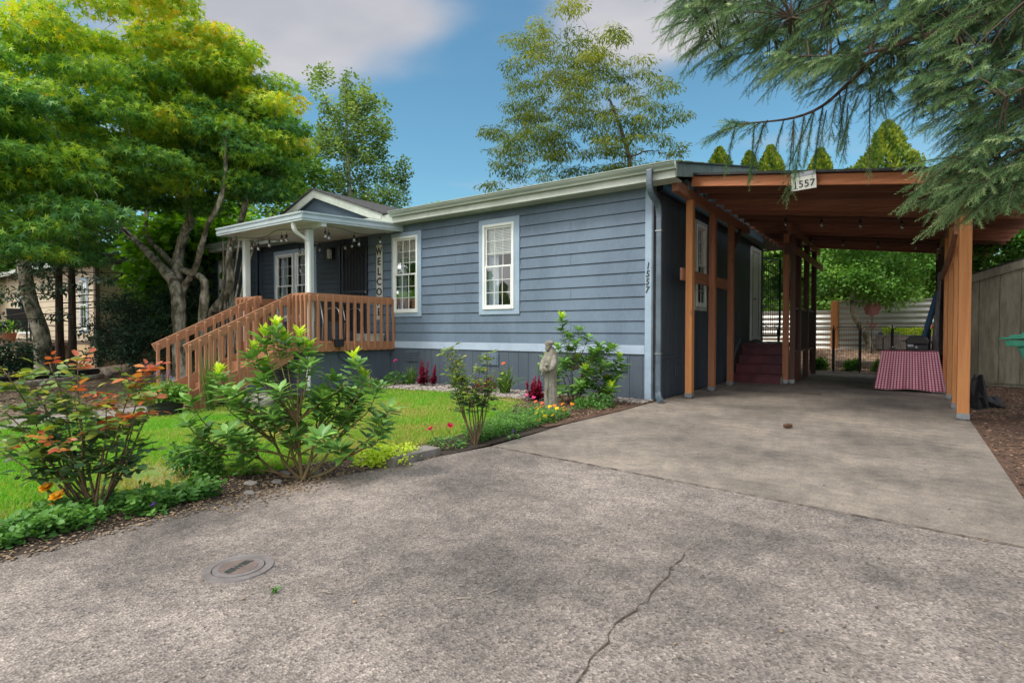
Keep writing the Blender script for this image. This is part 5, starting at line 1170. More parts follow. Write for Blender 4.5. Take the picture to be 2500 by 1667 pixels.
SPOLY = [(-2.05, 5.35), (-2.20, 4.80), (-2.08, 4.42), (-1.75, 4.28), (-1.45, 4.05), (-1.1, 3.85), (-.75, 3.68), (-.4, 3.55), (-.05, 3.45), (.22, 3.2), (.45, 2.95), (.5, 2.75), (.25, 2.50), (.15, 2.32), (.45, 2.15), (.8, 2.12), (1.2, 2.25), (1.4, 2.6), (1.7, 3.0), (1.7, 4.5), (.5, 4.9)]
cnt = 0
while cnt < 1050:
    x, z = rr.uniform(-2.4, 1.7), rr.uniform(2.0, 5.4)
    if not inpoly(x, z, SPOLY): continue
    if x > .9 and rr.random() < .35: continue
    y = rr.uniform(5.75, 7.1) if z > 2.7 else rr.uniform(5.9, 6.7)
    c = Vector((x, y, z)); a, ra = min(snodes, key=lambda q: (q[0] - c).length + .5 * max(0, c.z - q[0].z))
    TW.tube(smooth_path([a, a.lerp(c, .5) + Vector((0, 0, .03)), c], 3), [.010, .009, .008, .007, .006, .005, .004][:7], 5, False)
    spray(c, math.pi + rr.gauss(0, .9), rr.uniform(-.55, .15), rr.uniform(.22, .40), rr.uniform(.20, .60)); cnt += 1
for k in range(330):     # thick boughs over the carport's right end
    c = Vector((rr.uniform(.15, 1.5), rr.uniform(5.9, 6.9), rr.uniform(2.25, 4.3)))
    if not inpoly(c.x, c.z, SPOLY): continue
    spray(c, math.pi + rr.gauss(0, 1.0), rr.uniform(-.6, .1), rr.uniform(.22, .38), rr.uniform(.12, .5))
for k in range(260):     # the inner part of the tree, nearer its trunk
    c = Vector((rr.uniform(1.5, 3.6), rr.uniform(5.4, 7.8), rr.uniform(2.9, 6.4))); spray(c, rr.uniform(0, 6.28), rr.uniform(-.6, .1), rr.uniform(.35, .6), rr.uniform(.12, .5))
for k in range(15):      # the long bare bough and its hanging twigs
    t = .35 + .65 * k / 14; P = smooth_path(limbs[2], 8); p = P[min(len(P) - 1, int(t * (len(P) - 1)))]
    spray(p, math.pi + rr.gauss(0, .9), -rr.uniform(.9, 1.5), rr.uniform(.22, .55) if k < 20 else .22, rr.uniform(.1, .35))
for k in range(9): spray(Vector((-1.2 - .05 * k, 6.2, 3.2)), math.pi + rr.gauss(0, .5), rr.uniform(-.5, .5), .22, .3)
for k in range(9): spray(Vector((-.95 + .09 * k, 6.25 + rr.uniform(-.1, .1), 3.15 + .02 * k)), math.pi + rr.gauss(0, .8), -1.35 + rr.gauss(0, .1), rr.uniform(.35, .7) if k % 5 < 3 else .3, .25)
P = smooth_path(limbs[4], 8)
for k in range(16): spray(P[-1 - k // 2], math.pi + rr.gauss(0, .6), rr.uniform(-.7, .3), .25, .5)
LB.build('limbs', M['darkbark'], spc, smooth=True, fix=False); TW.build('twigs', M['twig'], spc, fix=False)
def tmpl_shoot(n=22):
    v = []; f = []; r_ = random.Random(1)
    for i in range(n):
        t = .02 + .98 * i / n; a = i * 2.399; ln = .30 * (1 - .3 * t) * r_.uniform(.8, 1.1); c, s = math.cos(a), math.sin(a)
        b = np.array((t, 0, 0)); tip = b + np.array((ln * .55, ln * c, ln * s * .8)); o_ = np.array((0, -s, c)) * .026
        k = len(v); v += [b - o_, b + o_, tip]; f.append((k, k + 1, k + 2))
    return np.array(v), f
M['needle'] = leafmat('spruce_needles', [(0, (.022, .050, .022)), (.4, (.065, .145, .055)), (.7, (.165, .29, .12)), (1, (.42, .54, .25))], .55, .15, .3, (1, 1.1, .8))
scatter('needles', tmpl_shoot(), SP_, SD, SN, SS, np.array(SH), M['needle'], spc)
def cone(parent, c, L_, R_, ax, m, name='cone', top=False, seed=0):
    mb = MB(); c = Vector(c); ax = Vector(ax).normalized(); u = ax.cross(Vector((.3, .9, .1))).normalized(); v = ax.cross(u)
    P = [c + ax * L_ * (t - .5) for t in (0, .2, .5, .8, 1)]; mb.tube(P, [R_ * k for k in (.35, .65, .7, .5, .15)], 8)
    for i in range(64):
        t = i / 64; a = i * 2.399; rad = R_ * (.55 + .5 * math.sin(math.pi * (.15 + .75 * t))); o = u * math.cos(a) + v * math.sin(a); s = u * -math.sin(a) + v * math.cos(a)
        b = c + ax * L_ * (t - .5); k = R_ * .36
        mb.add([b + o * rad * .4 - s * k * .7, b + o * rad * .4 + s * k * .7, b + o * rad + ax * .18 * L_ * .6 + s * k * .5, b + o * rad + ax * .18 * L_ * .6 - s * k * .5, b + o * rad * 1.02 + ax * .20 * L_ * .5], [(0, 1, 2, 3), (3, 2, 4)])
    return mb.build(name, m, parent, fix=False)
M['cone'] = mat('cone_scales', (.17, .085, .05), .7, c2=(.09, .045, .03), scale=40)
cone(spc, (-.98, 6.0, 3.72), .11, .028, (0, .1, -1), M['cone'], 'cone')
t = thing('pine_cone', 'brown cone lying on the carport slab', 'cone', (-1.03, 6.49, 0)); cone(t, (-1.03, 6.49, .032), .085, .030, (.9, .3, .05), M['cone'])

# ================================================================ garden plants
def cluster_leaves(parent, name, tm, L_, m, width=None):
    """L_: list of (pos, dir, normal, size, hue)"""
    return scatter(name, tm, [tuple(a[0]) for a in L_], [tuple(a[1]) for a in L_], [tuple(a[2]) for a in L_], [a[3] for a in L_], np.array([a[4] for a in L_]), m, parent)
M['rhodo'] = leafmat('rhododendron_leaves', [(0, (.06, .15, .04)), (.4, (.14, .31, .07)), (.75, (.28, .50, .11)), (1, (.46, .66, .17))], .42, .25, .45)
M['newleaf'] = leafmat('fresh_leaves', [(0, (.36, .56, .03)), (.5, (.56, .74, .05)), (1, (.74, .84, .10))], .45, .4, .35)
M['roseleaf'] = leafmat('rose_leaves', [(0, (.03, .075, .035)), (.4, (.07, .155, .055)), (.75, (.19, .29, .05)), (1, (.48, .48, .05))], .4, .28, .45)
M['roseyoung'] = leafmat('copper_rose_leaves', [(0, (.26, .04, .04)), (.4, (.46, .09, .05)), (.75, (.58, .20, .05)), (1, (.60, .46, .06))], .4, .35, .4, (1.2, 1, .6))
M['ground'] = leafmat('groundcover_leaves', [(0, (.035, .11, .03)), (.5, (.10, .26, .05)), (1, (.22, .42, .08))], .5, .35)
M['strap'] = leafmat('strap_leaves', [(0, (.05, .12, .02)), (.5, (.13, .26, .05)), (1, (.42, .42, .16))], .45, .35)
M['celosia'] = leafmat('crimson_plumes', [(0, (.055, .008, .014)), (.5, (.22, .010, .035)), (1, (.50, .02, .09))], .6, .3, .3, (1.2, .7, .8))
def petal(c, n_='petals', e=.25):
    m = leafmat(n_, [(0, tuple(k * .6 for k in c)), (1, c)], .5, e, .3, (1.1, 1.0, 1.0)); return m
M['pPink'] = petal((.85, .06, .30), 'magenta_petals'); M['pRed'] = petal((.62, .015, .07), 'crimson_petals'); M['pYel'] = petal((.92, .66, .02), 'yellow_petals')
M['pOra'] = petal((.95, .34, .02), 'orange_petals'); M['pMar'] = petal((1.0, .50, .02), 'marigold_petals'); M['pCoral'] = petal((.90, .22, .07), 'coral_petals'); M['pPur'] = petal((.14, .05, .34), 'violet_petals'); M['pLav'] = petal((.30, .28, .62), 'lavender_petals')

def rhodo(name, label, x, y, tips, lowtips, ll, seed, cat='shrub', newfrac=.1, nw=11, spread=.05):
    z0 = float(ghv(np.array(x), np.array(y))); t = thing(name, label, cat, (x, y, z0)); rr = random.Random(seed); e1, e2 = frame_to(x, y)
    if name == 'rhododendron': e1 = Vector((.814, .581, 0)); e2 = Vector((-.581, .814, 0))
    st = MB(); LL = []; NL = []
    mains = []
    for k in range(7):
        a = -1 + 2 * k / 6; tp = [q for q in tips if True]; sx_ = a * .5; o_ = Vector((x, y, z0)); e = o_ + e1 * (a * .34 * (1 if a < 0 else .85)) + e2 * rr.uniform(-.12, .12) + Vector((0, 0, (.42 - .30 * abs(a)) * (max(q[1] for q in tips) / 1.05)))
        b_ = o_ + Vector((rr.gauss(0, spread * .6), rr.gauss(0, spread * .6), -.02)); P = smooth_path([b_, b_.lerp(e, .5) + e1 * a * .03 - Vector((0, 0, .02)), e], 4); st.tube(P, [.014 * (1 - .4 * i / (len(P) - 1)) for i in range(len(P))], 7); mains.append(P)
    for (s, z, d, new) in tips:
        tip = Vector((x, y, z0)) + e1 * s + e2 * d + Vector((0, 0, z)); mp_ = min(mains, key=lambda P: (P[-1] - tip).length); b = mp_[-1] if tip.z > mp_[-1].z + .12 else mp_[len(mp_) // 2]
        k1 = b.lerp(tip, .35) + (e1 * s * .05); k2 = b.lerp(tip, .72) + e1 * s * .05 + Vector((0, 0, -.04 * min(1, abs(s) * 2)))
        P = smooth_path([b, k1, k2, tip], 4); r0 = rr.uniform(.0055, .009); st.tube(P, [r0 * (1 - .6 * i / (len(P) - 1)) for i in range(len(P))], 6)
        Lp = max(.12, (tip - b).length); whorls = [(1.0, 1.0, nw), (1 - .030 / Lp, .95, nw), (1 - .10 / Lp, .85, nw - 4)] + ([(1 - .19 / Lp, .8, nw - 5)] if Lp > .26 else [])
        for (f, sc_, cnt) in whorls:
            fi = max(0, f) * (len(P) - 1); i = min(len(P) - 2, int(fi)); c = P[i].lerp(P[i + 1], fi - i); ax = ((P[i + 1] - P[i]).normalized() * .45 + Vector((0, 0, .62))).normalized()
            u = ax.cross(Vector((.31, .2, .93))); u = u.normalized(); v = ax.cross(u)
            for q in range(cnt):
                a = 2 * math.pi * q / cnt + rr.uniform(-.25, .25); rad = u * math.cos(a) + v * math.sin(a); el = rr.uniform(.25, .9) if f == 1 else rr.uniform(.0, .5)
                dr = (rad + ax * el + Vector((0, 0, rr.uniform(-.15, .12)))).normalized(); nn = (ax + Vector((0, 0, .5)) - dr * .1)
                LL.append((c + ax * rr.uniform(-.025, .025) + dr * .008, dr, nn, ll * sc_ * rr.uniform(.7, 1.15), .40 + .25 * (f - .6) + rr.gauss(0, .15)))
        if new:
            ax = Vector((0, 0, 1)); b2 = tip; e = tip + Vector((rr.gauss(0, .01), rr.gauss(0, .01), .075)); st.tube([b2, e], [.0035, .003], 5)
            for q in range(13):
                a = 2 * math.pi * q / 13 + rr.uniform(-.2, .2); el = rr.uniform(.5, 2.0); dr = Vector((math.cos(a), math.sin(a), el)).normalized()
                NL.append((e - Vector((0, 0, rr.uniform(0, .05))), dr, Vector((-math.cos(a), -math.sin(a), .6)), ll * rr.uniform(.55, .85), rr.random()))
    st.build('stems', M['stem'], t, smooth=True, fix=False); cluster_leaves(t, 'leaves', tmpl_leaf(.40, .045, .08), LL, M['rhodo'])
    if NL: cluster_leaves(t, 'new_leaves', tmpl_leaf(.30, .05, .06), NL, M['newleaf'])
    return t
rr = random.Random(21)
tips = [(-.17, 1.02, 0, 1), (.0, .96, 0, 1), (-.12, .93, .05, 1), (.40, .80, 0, 1), (-.56, .70, 0, 1), (-.77, .54, .0, 0), (-.74, .40, -.1, 0), (-.70, .30, .05, 0), (-.70, .24, -.05, 0), (.62, .48, 0, 0), (.52, .40, .1, 0), (.44, .66, 0, 1), (.30, .24, -.1, 0), (.57, .34, 0, 0), (-.42, .10, 0, 0), (-.40, .62, -.12, 0), (-.28, .74, .08, 1), (.10, .80, -.1, 0), (.20, .70, .1, 0), (.52, .62, .1, 0), (-.62, .60, .1, 0), (-.05, .78, .12, 0), (.06, .88, .0, 1), (.24, .56, .15, 0), (-.35, .85, .02, 1), (-.25, .96, .0, 1)]
for i in range(34): 
    a = rr.uniform(-.60, .35); tips.append((a, rr.uniform(.28, .74 - .3 * abs(a + .1)), rr.uniform(-.30, .30), 0))
rhodo('rhododendron', 'open rhododendron shrub with glossy whorled leaves and lime new shoots in front of the porch', -3.48, 2.31, tips, 0, .118, 22, nw=10)
tips = [(-.14, 1.18, 0, 1), (-.20, .80, 0, 0), (-.34, .62, 0, 1), (-.42, .48, 0, 0), (.10, 1.05, .0, 0), (.22, .92, 0, 0), (.38, .82, 0, 0), (.55, .78, 0, 0), (.66, .62, 0, 1), (.62, .45, 0, 0), (.72, .52, .1, 0), (.05, .85, -.1, 0), (.3, .68, -.15, 0), (-.05, .95, 0, 0), (-.15, 1.05, .05, 0), (.5, .30, 0, 1), (.45, .55, -.2, 0), (.2, .45, -.2, 1), (-.1, .55, -.15, 0)]
for i in range(34): tips.append((rr.uniform(-.25, .62), rr.uniform(.15, .78), rr.uniform(-.25, .25), rr.random() < .12))
rhodo('corner_shrub', 'taller glossy-leaved shrub behind the statue against the pale band of the house', -3.85, 6.85, tips, 0, .14, 23, nw=9)
M['low'] = M['ground']
for i, (x, y, w_, h, lb, mm) in enumerate([(-3.42, 6.65, .28, .22, 'low dark-leaved plant at the foot of the corner shrub', 'ground'), (-3.05 - .28, 3.0, .22, .13, 'low lime-yellow sedum mound beside the concrete edging block', 'newleaf'), (-4.12, 1.92, .17, .26, 'small upright dark-green plant by the lawn edge behind the groundcover', 'ground')]):
    P = [(-w_, .0), (-w_, h * .7), (0, h), (w_, h * .7), (w_, 0)]
    shrub('low_plant', lb, x, y, P, 34, w_ * .8, 42, .075, .030, tmpl_oval(.7), M[mm], lambda s, z, t, r: .5 + r.normal(0, .18), 110 + i, cat='plant', sr=.004, stems=5, stemm='stem')

def rose(name, label, x, y, canes, seed, ll=.042, young=.45, e1=Vector((.814, .581, 0)), e2=Vector((-.581, .814, 0)), r0=.008, bloom=(), lowz=.18, dens=1.0, sp=1.0):
    z0 = float(ghv(np.array(x), np.array(y))); t = thing(name, label, 'rose bush', (x, y, z0)); rr = random.Random(seed); st = MB(); OL = []; YL = []
    for (s, z, d) in canes:
        tip = Vector((x, y, z0)) + e1 * s + e2 * d + Vector((0, 0, z)); b = Vector((x + rr.gauss(0, .03) * sp, y + rr.gauss(0, .03) * sp, z0 - .03))
        P = smooth_path([b, b.lerp(tip, .33) + e1 * s * .14 + Vector((0, 0, .03)), b.lerp(tip, .7) + Vector((rr.gauss(0, .02), rr.gauss(0, .02), .0)), tip], 5); n = len(P)
        st.tube(P, [r0 * rr.uniform(.8, 1.2) * (1 - .7 * i / (n - 1)) for i in range(n)], 6)
        L_ = sum((P[i + 1] - P[i]).length for i in range(n - 1)); k = max(5, int(L_ / .030 * dens))
        for j in range(k):
            f = rr.uniform(.28, 1.0) if j > 3 else 1 - j * .03; fi = f * (n - 1); i = min(n - 2, int(fi)); c = P[i].lerp(P[i + 1], fi - i)
            if c.z < z0 + lowz: continue
            a = rr.uniform(0, 6.28); pd_ = Vector((math.cos(a), math.sin(a), rr.uniform(.0, .9))).normalized(); pl = ll * rr.uniform(1.3, 2.3); end = c + pd_ * pl + Vector((0, 0, -.01))
            st.tube([c, end], [.0016, .001], 3, False)
            hz = Vector((-pd_.y, pd_.x, 0)).normalized(); up = (Vector((0, 0, 1)) - pd_ * pd_.z)
            isy = (f > 1 - young * rr.uniform(.3, 1.0)) and c.z > z0 + .30 and (s > -.16 or rr.random() < .18)
            for (off, sd) in ((1.0, 0), (.68, 1), (.68, -1), (.36, 1), (.36, -1)):
                p = c.lerp(end, off); dr = (pd_ * (1 if sd == 0 else .45) + hz * sd * .9 + Vector((0, 0, rr.uniform(-.35, .05)))).normalized()
                (YL if isy else OL).append((p, dr, up + Vector((rr.gauss(0, .25), rr.gauss(0, .25), 0)), ll * (1.1 if sd == 0 else .9) * rr.uniform(.7, 1.2), (.35 + .5 * rr.random()) if isy else (.28 + .75 * max(0, f - .35) + rr.gauss(0, .15))))
    st.build('canes', M['cane'], t, smooth=True, fix=False); cluster_leaves(t, 'leaves', tmpl_leaf(.58, .06, .12), OL, M['roseleaf'])
    if YL: cluster_leaves(t, 'young_leaves', tmpl_leaf(.50, .07, .10), YL, M['roseyoung'])
    for (s, z, d, mm) in bloom:
        flower(t, Vector((x, y, z0)) + e1 * s + e2 * d + Vector((0, 0, z)), .032, M[mm], 26, Vector((.2, -.5, .8)))
    return t
def flower(parent, c, r, m, n=14, ax=Vector((0, 0, 1)), name='bloom', cup=.35, w=.75, layers=3, seed=0):
    rr = random.Random(int(abs(c.x * 977 + c.y * 331) * 10) + seed); ax = ax.normalized(); u = ax.cross(Vector((.3, .8, .15))).normalized(); v = ax.cross(u); L_ = []
    for k in range(n):
        ly = k % layers; a = 2.399 * k; rad = u * math.cos(a) + v * math.sin(a); el = cup + .55 * ly / layers * 2
        L_.append((c, (rad + ax * el).normalized(), ax - rad * .3, r * (1.05 - .18 * ly) * rr.uniform(.85, 1.1), rr.random()))
    return cluster_leaves(parent, name, tmpl_oval(w), L_, m)
canes = [(-.24, .86, 0), (-.12, .84, .05), (-.50, .82, 0), (-.46, .60, -.05), (.30, .80, 0), (.34, .66, .03), (.28, .58, -.05), (.08, .62, 0), (.14, .50, .05), (-.05, .70, -.08), (-.34, .62, .08), (-.50, .38, -.05), (-.30, .45, -.12), (0, .50, .12), (-.18, .55, .1), (-.38, .72, .05), (-.08, .42, -.15), (.20, .70, .02), (-.44, .48, .06), (-.22, .36, -.1)]
rose('rose_bush', 'large foreground rose bush with copper-red young leaves and one pink bloom at left', -3.78, 1.18, canes, 31, .060, .085, bloom=[(-.325, .56, 0, 'pPink')], dens=.72)
canes = [(-.26, .88, 0), (-.20, .80, .03), (-.12, .62, 0), (.10, .84, 0), (.04, .70, .05), (.18, .66, 0), (-.05, .55, -.05), (.12, .5, .05), (-.22, .68, 0), (.02, .60, -.08)]
rose('rose_bush', 'slim rose bush with bare thorny stems and yellow-green tips at the edge of the lawn', -3.20, 3.92, canes, 32, .045, 0, r0=.008, lowz=.30, dens=1.3, sp=.35)

# annuals
def annual(name, label, cat, x, y, heads, m, r=.03, h=.12, w=.10, seed=1, leafm='ground', nl=90, ls=.035, grp=None, petals=18, tall=None):
    z0 = float(ghv(np.array(x), np.array(y))); t = thing(name, label, cat, (x, y, z0), grp); rr = random.Random(seed); st = MB(); LL = []
    for (dx_, dy_, dz_) in heads:
        c = Vector((x + dx_, y + dy_, z0 + dz_)); st.tube([(x + dx_ * .5, y + dy_ * .5, z0), c], [.003, .002], 4)
        flower(t, c, r, M[m], petals, Vector((rr.gauss(0, .2), -.45, .8)), 'flower')
    for i in range(nl):
        a = rr.uniform(0, 6.28); q = rr.random() ** .5 * w; p = Vector((x + q * math.cos(a), y + q * math.sin(a), z0 + rr.uniform(.01, h) * (1 - .4 * q / w)))
        LL.append((p, Vector((math.cos(a) + rr.gauss(0, .5), math.sin(a) + rr.gauss(0, .5), rr.uniform(-.1, .7))), Vector((rr.gauss(0, .4), rr.gauss(0, .4), 1)), ls * rr.uniform(.7, 1.3), rr.random()))
    st.build('stems', M['stem'], t, fix=False); cluster_leaves(t, 'leaves', tmpl_leaf(.5, .05, .15), LL, M[leafm]); return t
annual('marigold', 'orange marigold plant with three flower heads at the foot of the large rose bush', 'flower', -3.84, 1.03, [(-.10, -.02, .16), (0, .0, .125), (-.05, -.03, .055)], 'pMar', .042, .11, .14, 1, nl=130, ls=.055, petals=34)
annual('geranium', 'small plant with two crimson flower heads beside the concrete edging block', 'flower', -3.36, 3.70, [(.06, -.02, .20), (-.16, -.04, .15)], 'pRed', .032, .10, .17, 2, nl=190, ls=.035)
annual('petunia', 'magenta petunia just left of the statue', 'flower', -3.95, 5.95, [(-.05, .0, .20), (.02, .05, .17)], 'pPink', .036, .14, .14, 3, nl=110, petals=8)
annual('calibrachoa', 'orange bell flowers at the left foot of the statue', 'flower', -3.74, 5.82, [(-.04, 0, .15), (.03, .04, .13), (0, -.05, .08), (.07, -.04, .10)], 'pCoral', .034, .12, .13, 4, nl=110, petals=8)
annual('calibrachoa', 'bright yellow flowers spilling to the slab edge in front of the statue', 'flower', -3.33, 5.28, [(-.08, 0, .10), (-.02, .04, .12), (.04, -.02, .08), (.10, .05, .09), (.02, -.10, .05), (-.12, .08, .13), (.08, .16, .15), (-.02, .18, .16)], 'pYel', .038, .10, .15, 5, nl=160, petals=8)
annual('calibrachoa', 'red-orange flowers at the right foot of the statue', 'flower', -3.42, 5.75, [(-.04, 0, .13), (.05, .05, .11), (.0, .12, .14), (.1, .0, .09), (.14, .1, .15)], 'pOra', .034, .10, .13, 6, nl=100, petals=8)
annual('peony_plant', 'round green plant with one magenta bloom under the porch side near the wall', 'flower', -7.85, 7.25, [(-.02, 0, .46)], 'pPink', .055, .30, .20, 7, nl=380, ls=.06, petals=26)
annual('violet_flower', 'tiny violet flower in the groundcover by the driveway edge', 'flower', -3.47, 1.37, [(.0, 0, .06)], 'pPur', .022, .04, .05, 8, nl=30, petals=8)
annual('violet_flower', 'small violet flower at the foot of the slim rose bush', 'flower', -3.08, 4.35, [(0, 0, .07)], 'pPur', .026, .05, .06, 9, nl=30, petals=8)
def plume(label, x, y, h, n, seed):
    z0 = float(ghv(np.array(x), np.array(y))); t = thing('celosia', label, 'plant', (x, y, z0), 'crimson plume plants along the wall'); rr = random.Random(seed); LL = []; st = MB()
    for k in range(n):
        a = rr.uniform(0, 6.28); q = rr.uniform(.02, .13); hh = h * rr.uniform(.55, 1) * (1 - q * 2.2); b = Vector((x + q * math.cos(a) * 1.3, y + q * math.sin(a) * 1.3, z0)); top = b + Vector((q * .5 * math.cos(a), q * .5 * math.sin(a), hh)); st.tube([b, top], [.005, .003], 4)
        for j in range(75):
            f = .12 + .88 * rr.random(); c = b.lerp(top, f); an = rr.uniform(0, 6.28); up = 1.6 if f > .5 else .4; big = .085 * (1 - f) + .022
            LL.append((c, Vector((math.cos(an), math.sin(an), up)), Vector((rr.gauss(0, .5), rr.gauss(0, .5), 1)), big * rr.uniform(.8, 1.2), .15 + .75 * f + rr.gauss(0, .12)))
    st.build('stems', M['celosia'], t, fix=False); cluster_leaves(t, 'plumes', tmpl_leaf(.32, .05, .15), LL, M['celosia'])
plume('tall crimson celosia with a pointed plume, leftmost in the pebble bed', -7.20, 7.32, .58, 9, 1); plume('short dark-red celosia just behind the slim rose bush', -5.75, 7.25, .33, 8, 2); plume('crimson celosia directly left of the statue', -4.5, 6.9, .46, 9, 3)
def straps(name, label, x, y, n, h, w, seed, m='strap', hl=.35, spread=.55, wdt=.05, cat='plant', grp=None, buds=(), hue=.4):
    z0 = float(ghv(np.array(x), np.array(y))); t = thing(name, label, cat, (x, y, z0), grp); rr = random.Random(seed); V = []; F = []; HU = []
    for k in range(n):
        a = rr.uniform(0, 6.28); ln = h * rr.uniform(.6, 1.15); s = rr.uniform(.15, 1) * spread; base = Vector((x + rr.gauss(0, w * .2), y + rr.gauss(0, w * .2), z0)); o = Vector((math.cos(a), math.sin(a), 0)); sd = Vector((-o.y, o.x, 0)); kk = len(V); m_ = 6
        for i in range(m_ + 1):
            f = i / m_; p = base + o * (ln * s * f ** 1.3) + Vector((0, 0, ln * (f - s * .75 * f ** 2.4))); ww = wdt * h * .5 * (1 - f ** 2.2) + .0008; V += [p - sd * ww, p + sd * ww + Vector((0, 0, .002))]
        for i in range(m_): F.append((kk + 2 * i, kk + 2 * i + 1, kk + 2 * i + 3, kk + 2 * i + 2)); HU.append(hue + rr.gauss(0, .12) + (.4 if rr.random() < .08 else 0))
    me = bpy.data.meshes.new('leaves'); me.from_pydata([tuple(v) for v in V], [], F); at = me.attributes.new('hue', 'FLOAT', 'FACE'); at.data.foreach_set('value', np.clip(HU, 0, 1).astype(np.float32)); finish('leaves', me, M[m], t)
    for (dx_, dz_, mm, rr_) in buds:
        c = Vector((x + dx_, y, z0 + dz_)); MB().tube([(x, y, z0), c], [.004, .003], 5).build('flower_stalk', M['stem'], t); flower(t, c, rr_, M[mm], 9, Vector((.1, -.5, .7)), 'flower', w=.4)
    return t
straps('daylily', 'arching green daylily with one coral flower in the middle of the pebble bed', -5.30, 7.25, 75, .50, .12, 1, buds=[(-.03, .50, 'pCoral', .055), (.16, .56, 'stem', .02)] if False else [(-.03, .50, 'pCoral', .055)], cat='plant', spread=.8, wdt=.065)
straps('daylily', 'grassy green clump left of the tall crimson celosia', -7.62, 7.42, 70, .42, .12, 2)
straps('daylily', 'grassy clump with dry stalks between the first two crimson celosias', -6.5, 7.40, 60, .40, .14, 3, hue=.5)
straps('striped_grass', 'pale yellow striped grass clump near the porch post', -8.05, 6.75, 70, .30, .14, 4, hue=.95, wdt=.06)
straps('spiky_grass', 'stiff blue-green grass clump between the porch stairs and the shrub', -8.55, 4.15, 70, .95, .14, 5, hue=.3, spread=.35, wdt=.014)
# potted plant by the stairs
pz0 = float(ghv(np.array(-8.7), np.array(3.62)))
pt = thing('planter', 'round black plastic pot of green herbs with lavender spikes at the foot of the stairs', 'planter', (-8.72, 3.60, pz0))
MB().lathe([(.0, 0), (.20, 0), (.235, .17), (.255, .18), (.265, .245), (.25, .25), (.235, .22), (0, .215)], (-8.72, 3.60, pz0), 28).build('pot', M['blackpl'], pt, smooth=False, bevel=.003)
MB().lathe([(0, 0), (.235, 0), (.0, .015)], (-8.72, 3.60, pz0 + .216), 20).build('soil', M['soil'], pt)
rr = random.Random(5); LL = []
for i in range(1300):
    a = rr.uniform(0, 6.28); q = rr.random() ** .5 * .30; h = rr.uniform(.22, .52 - q * .5); LL.append((Vector((-8.72 + q * math.cos(a), 3.60 + q * math.sin(a), pz0 + h)), Vector((math.cos(a) + rr.gauss(0, .6), math.sin(a) + rr.gauss(0, .6), rr.uniform(-.3, .8))), Vector((rr.gauss(0, .5), rr.gauss(0, .5), 1)), .06 * rr.uniform(.6, 1.3), rr.gauss(.6, .2)))
cluster_leaves(pt, 'leaves', tmpl_leaf(.55, .05, .2), LL, M['green']); mb = MB()
for k, (dx_, dz_) in enumerate([(-.24, .72), (-.32, .60), (.05, .62), (.16, .66), (-.1, .58), (.2, .58)]):
    P = smooth_path([(-8.72 + dx_ * .3, 3.6, pz0 + .3), (-8.72 + dx_ * .7, 3.6, pz0 + dz_ * .8), (-8.72 + dx_, 3.6, pz0 + dz_)], 4); mb.tube(P, [.004] * len(P), 4)
    L2 = [(P[-1].lerp(P[-4], rr.random()), Vector((rr.gauss(0, 1), rr.gauss(0, 1), rr.gauss(0, .5))), Vector((0, 0, 1)), .022, rr.random()) for _ in range(40)]; cluster_leaves(pt, 'flower_spike', tmpl_small(), L2, M['pLav'])
mb.build('stalks', M['stem'], pt)
# creeping groundcover along the driveway edge
def ground_patch(label, fx, n, h, s, seed, hb=.5):
    r_ = np.random.default_rng(seed); p = fx(r_, n); p = p[(fbm(p[:, 0] * 3, p[:, 1] * 3, 2.2) + r_.normal(0, .35, len(p))) > -.25]; k = len(p); hh = h * (.3 + .7 * (.5 + .5 * fbm(p[:, 0] * 2.5, p[:, 1] * 2.5, 2.5))) * r_.random(k)
    pos = np.stack([p[:, 0], p[:, 1], ghv(p[:, 0], p[:, 1]) + .008 + hh], 1); d = r_.normal(size=(k, 3)); d[:, 2] = np.abs(d[:, 2]) * .5
    nn = r_.normal(size=(k, 3)) * .5; nn[:, 2] += 1
    tag(scatter('groundcover', tmpl_leaf(.6, .05, .12), pos, d, nn, s * r_.uniform(.6, 1.3, k), hb + .35 * (hh / h - .4) + r_.normal(0, .15, k), M['ground']), label, 'groundcover', kind='stuff')
ground_patch('leafy green groundcover along the driveway edge under the large rose bush', lambda r, n: (lambda y: np.stack([-3.47 - .02 * y - .42 * r.beta(1, 1.7, n) * (1 + .3 * np.sin(y * 7)), y], 1))(r.uniform(.15, 1.78, n)), 6500, .13, .040, 1)
ground_patch('fine green groundcover along the slab edge between the slim rose bush and the statue', lambda r, n: (lambda y: np.stack([-3.12 - .02 * y - (.16 + .22 * np.clip((y - 3.9), 0, 1.2)) * r.beta(1.1, 1.5, n) * 1.6, y], 1))(r.uniform(3.95, 5.75, n)), 12000, .17, .022, 2, .55)

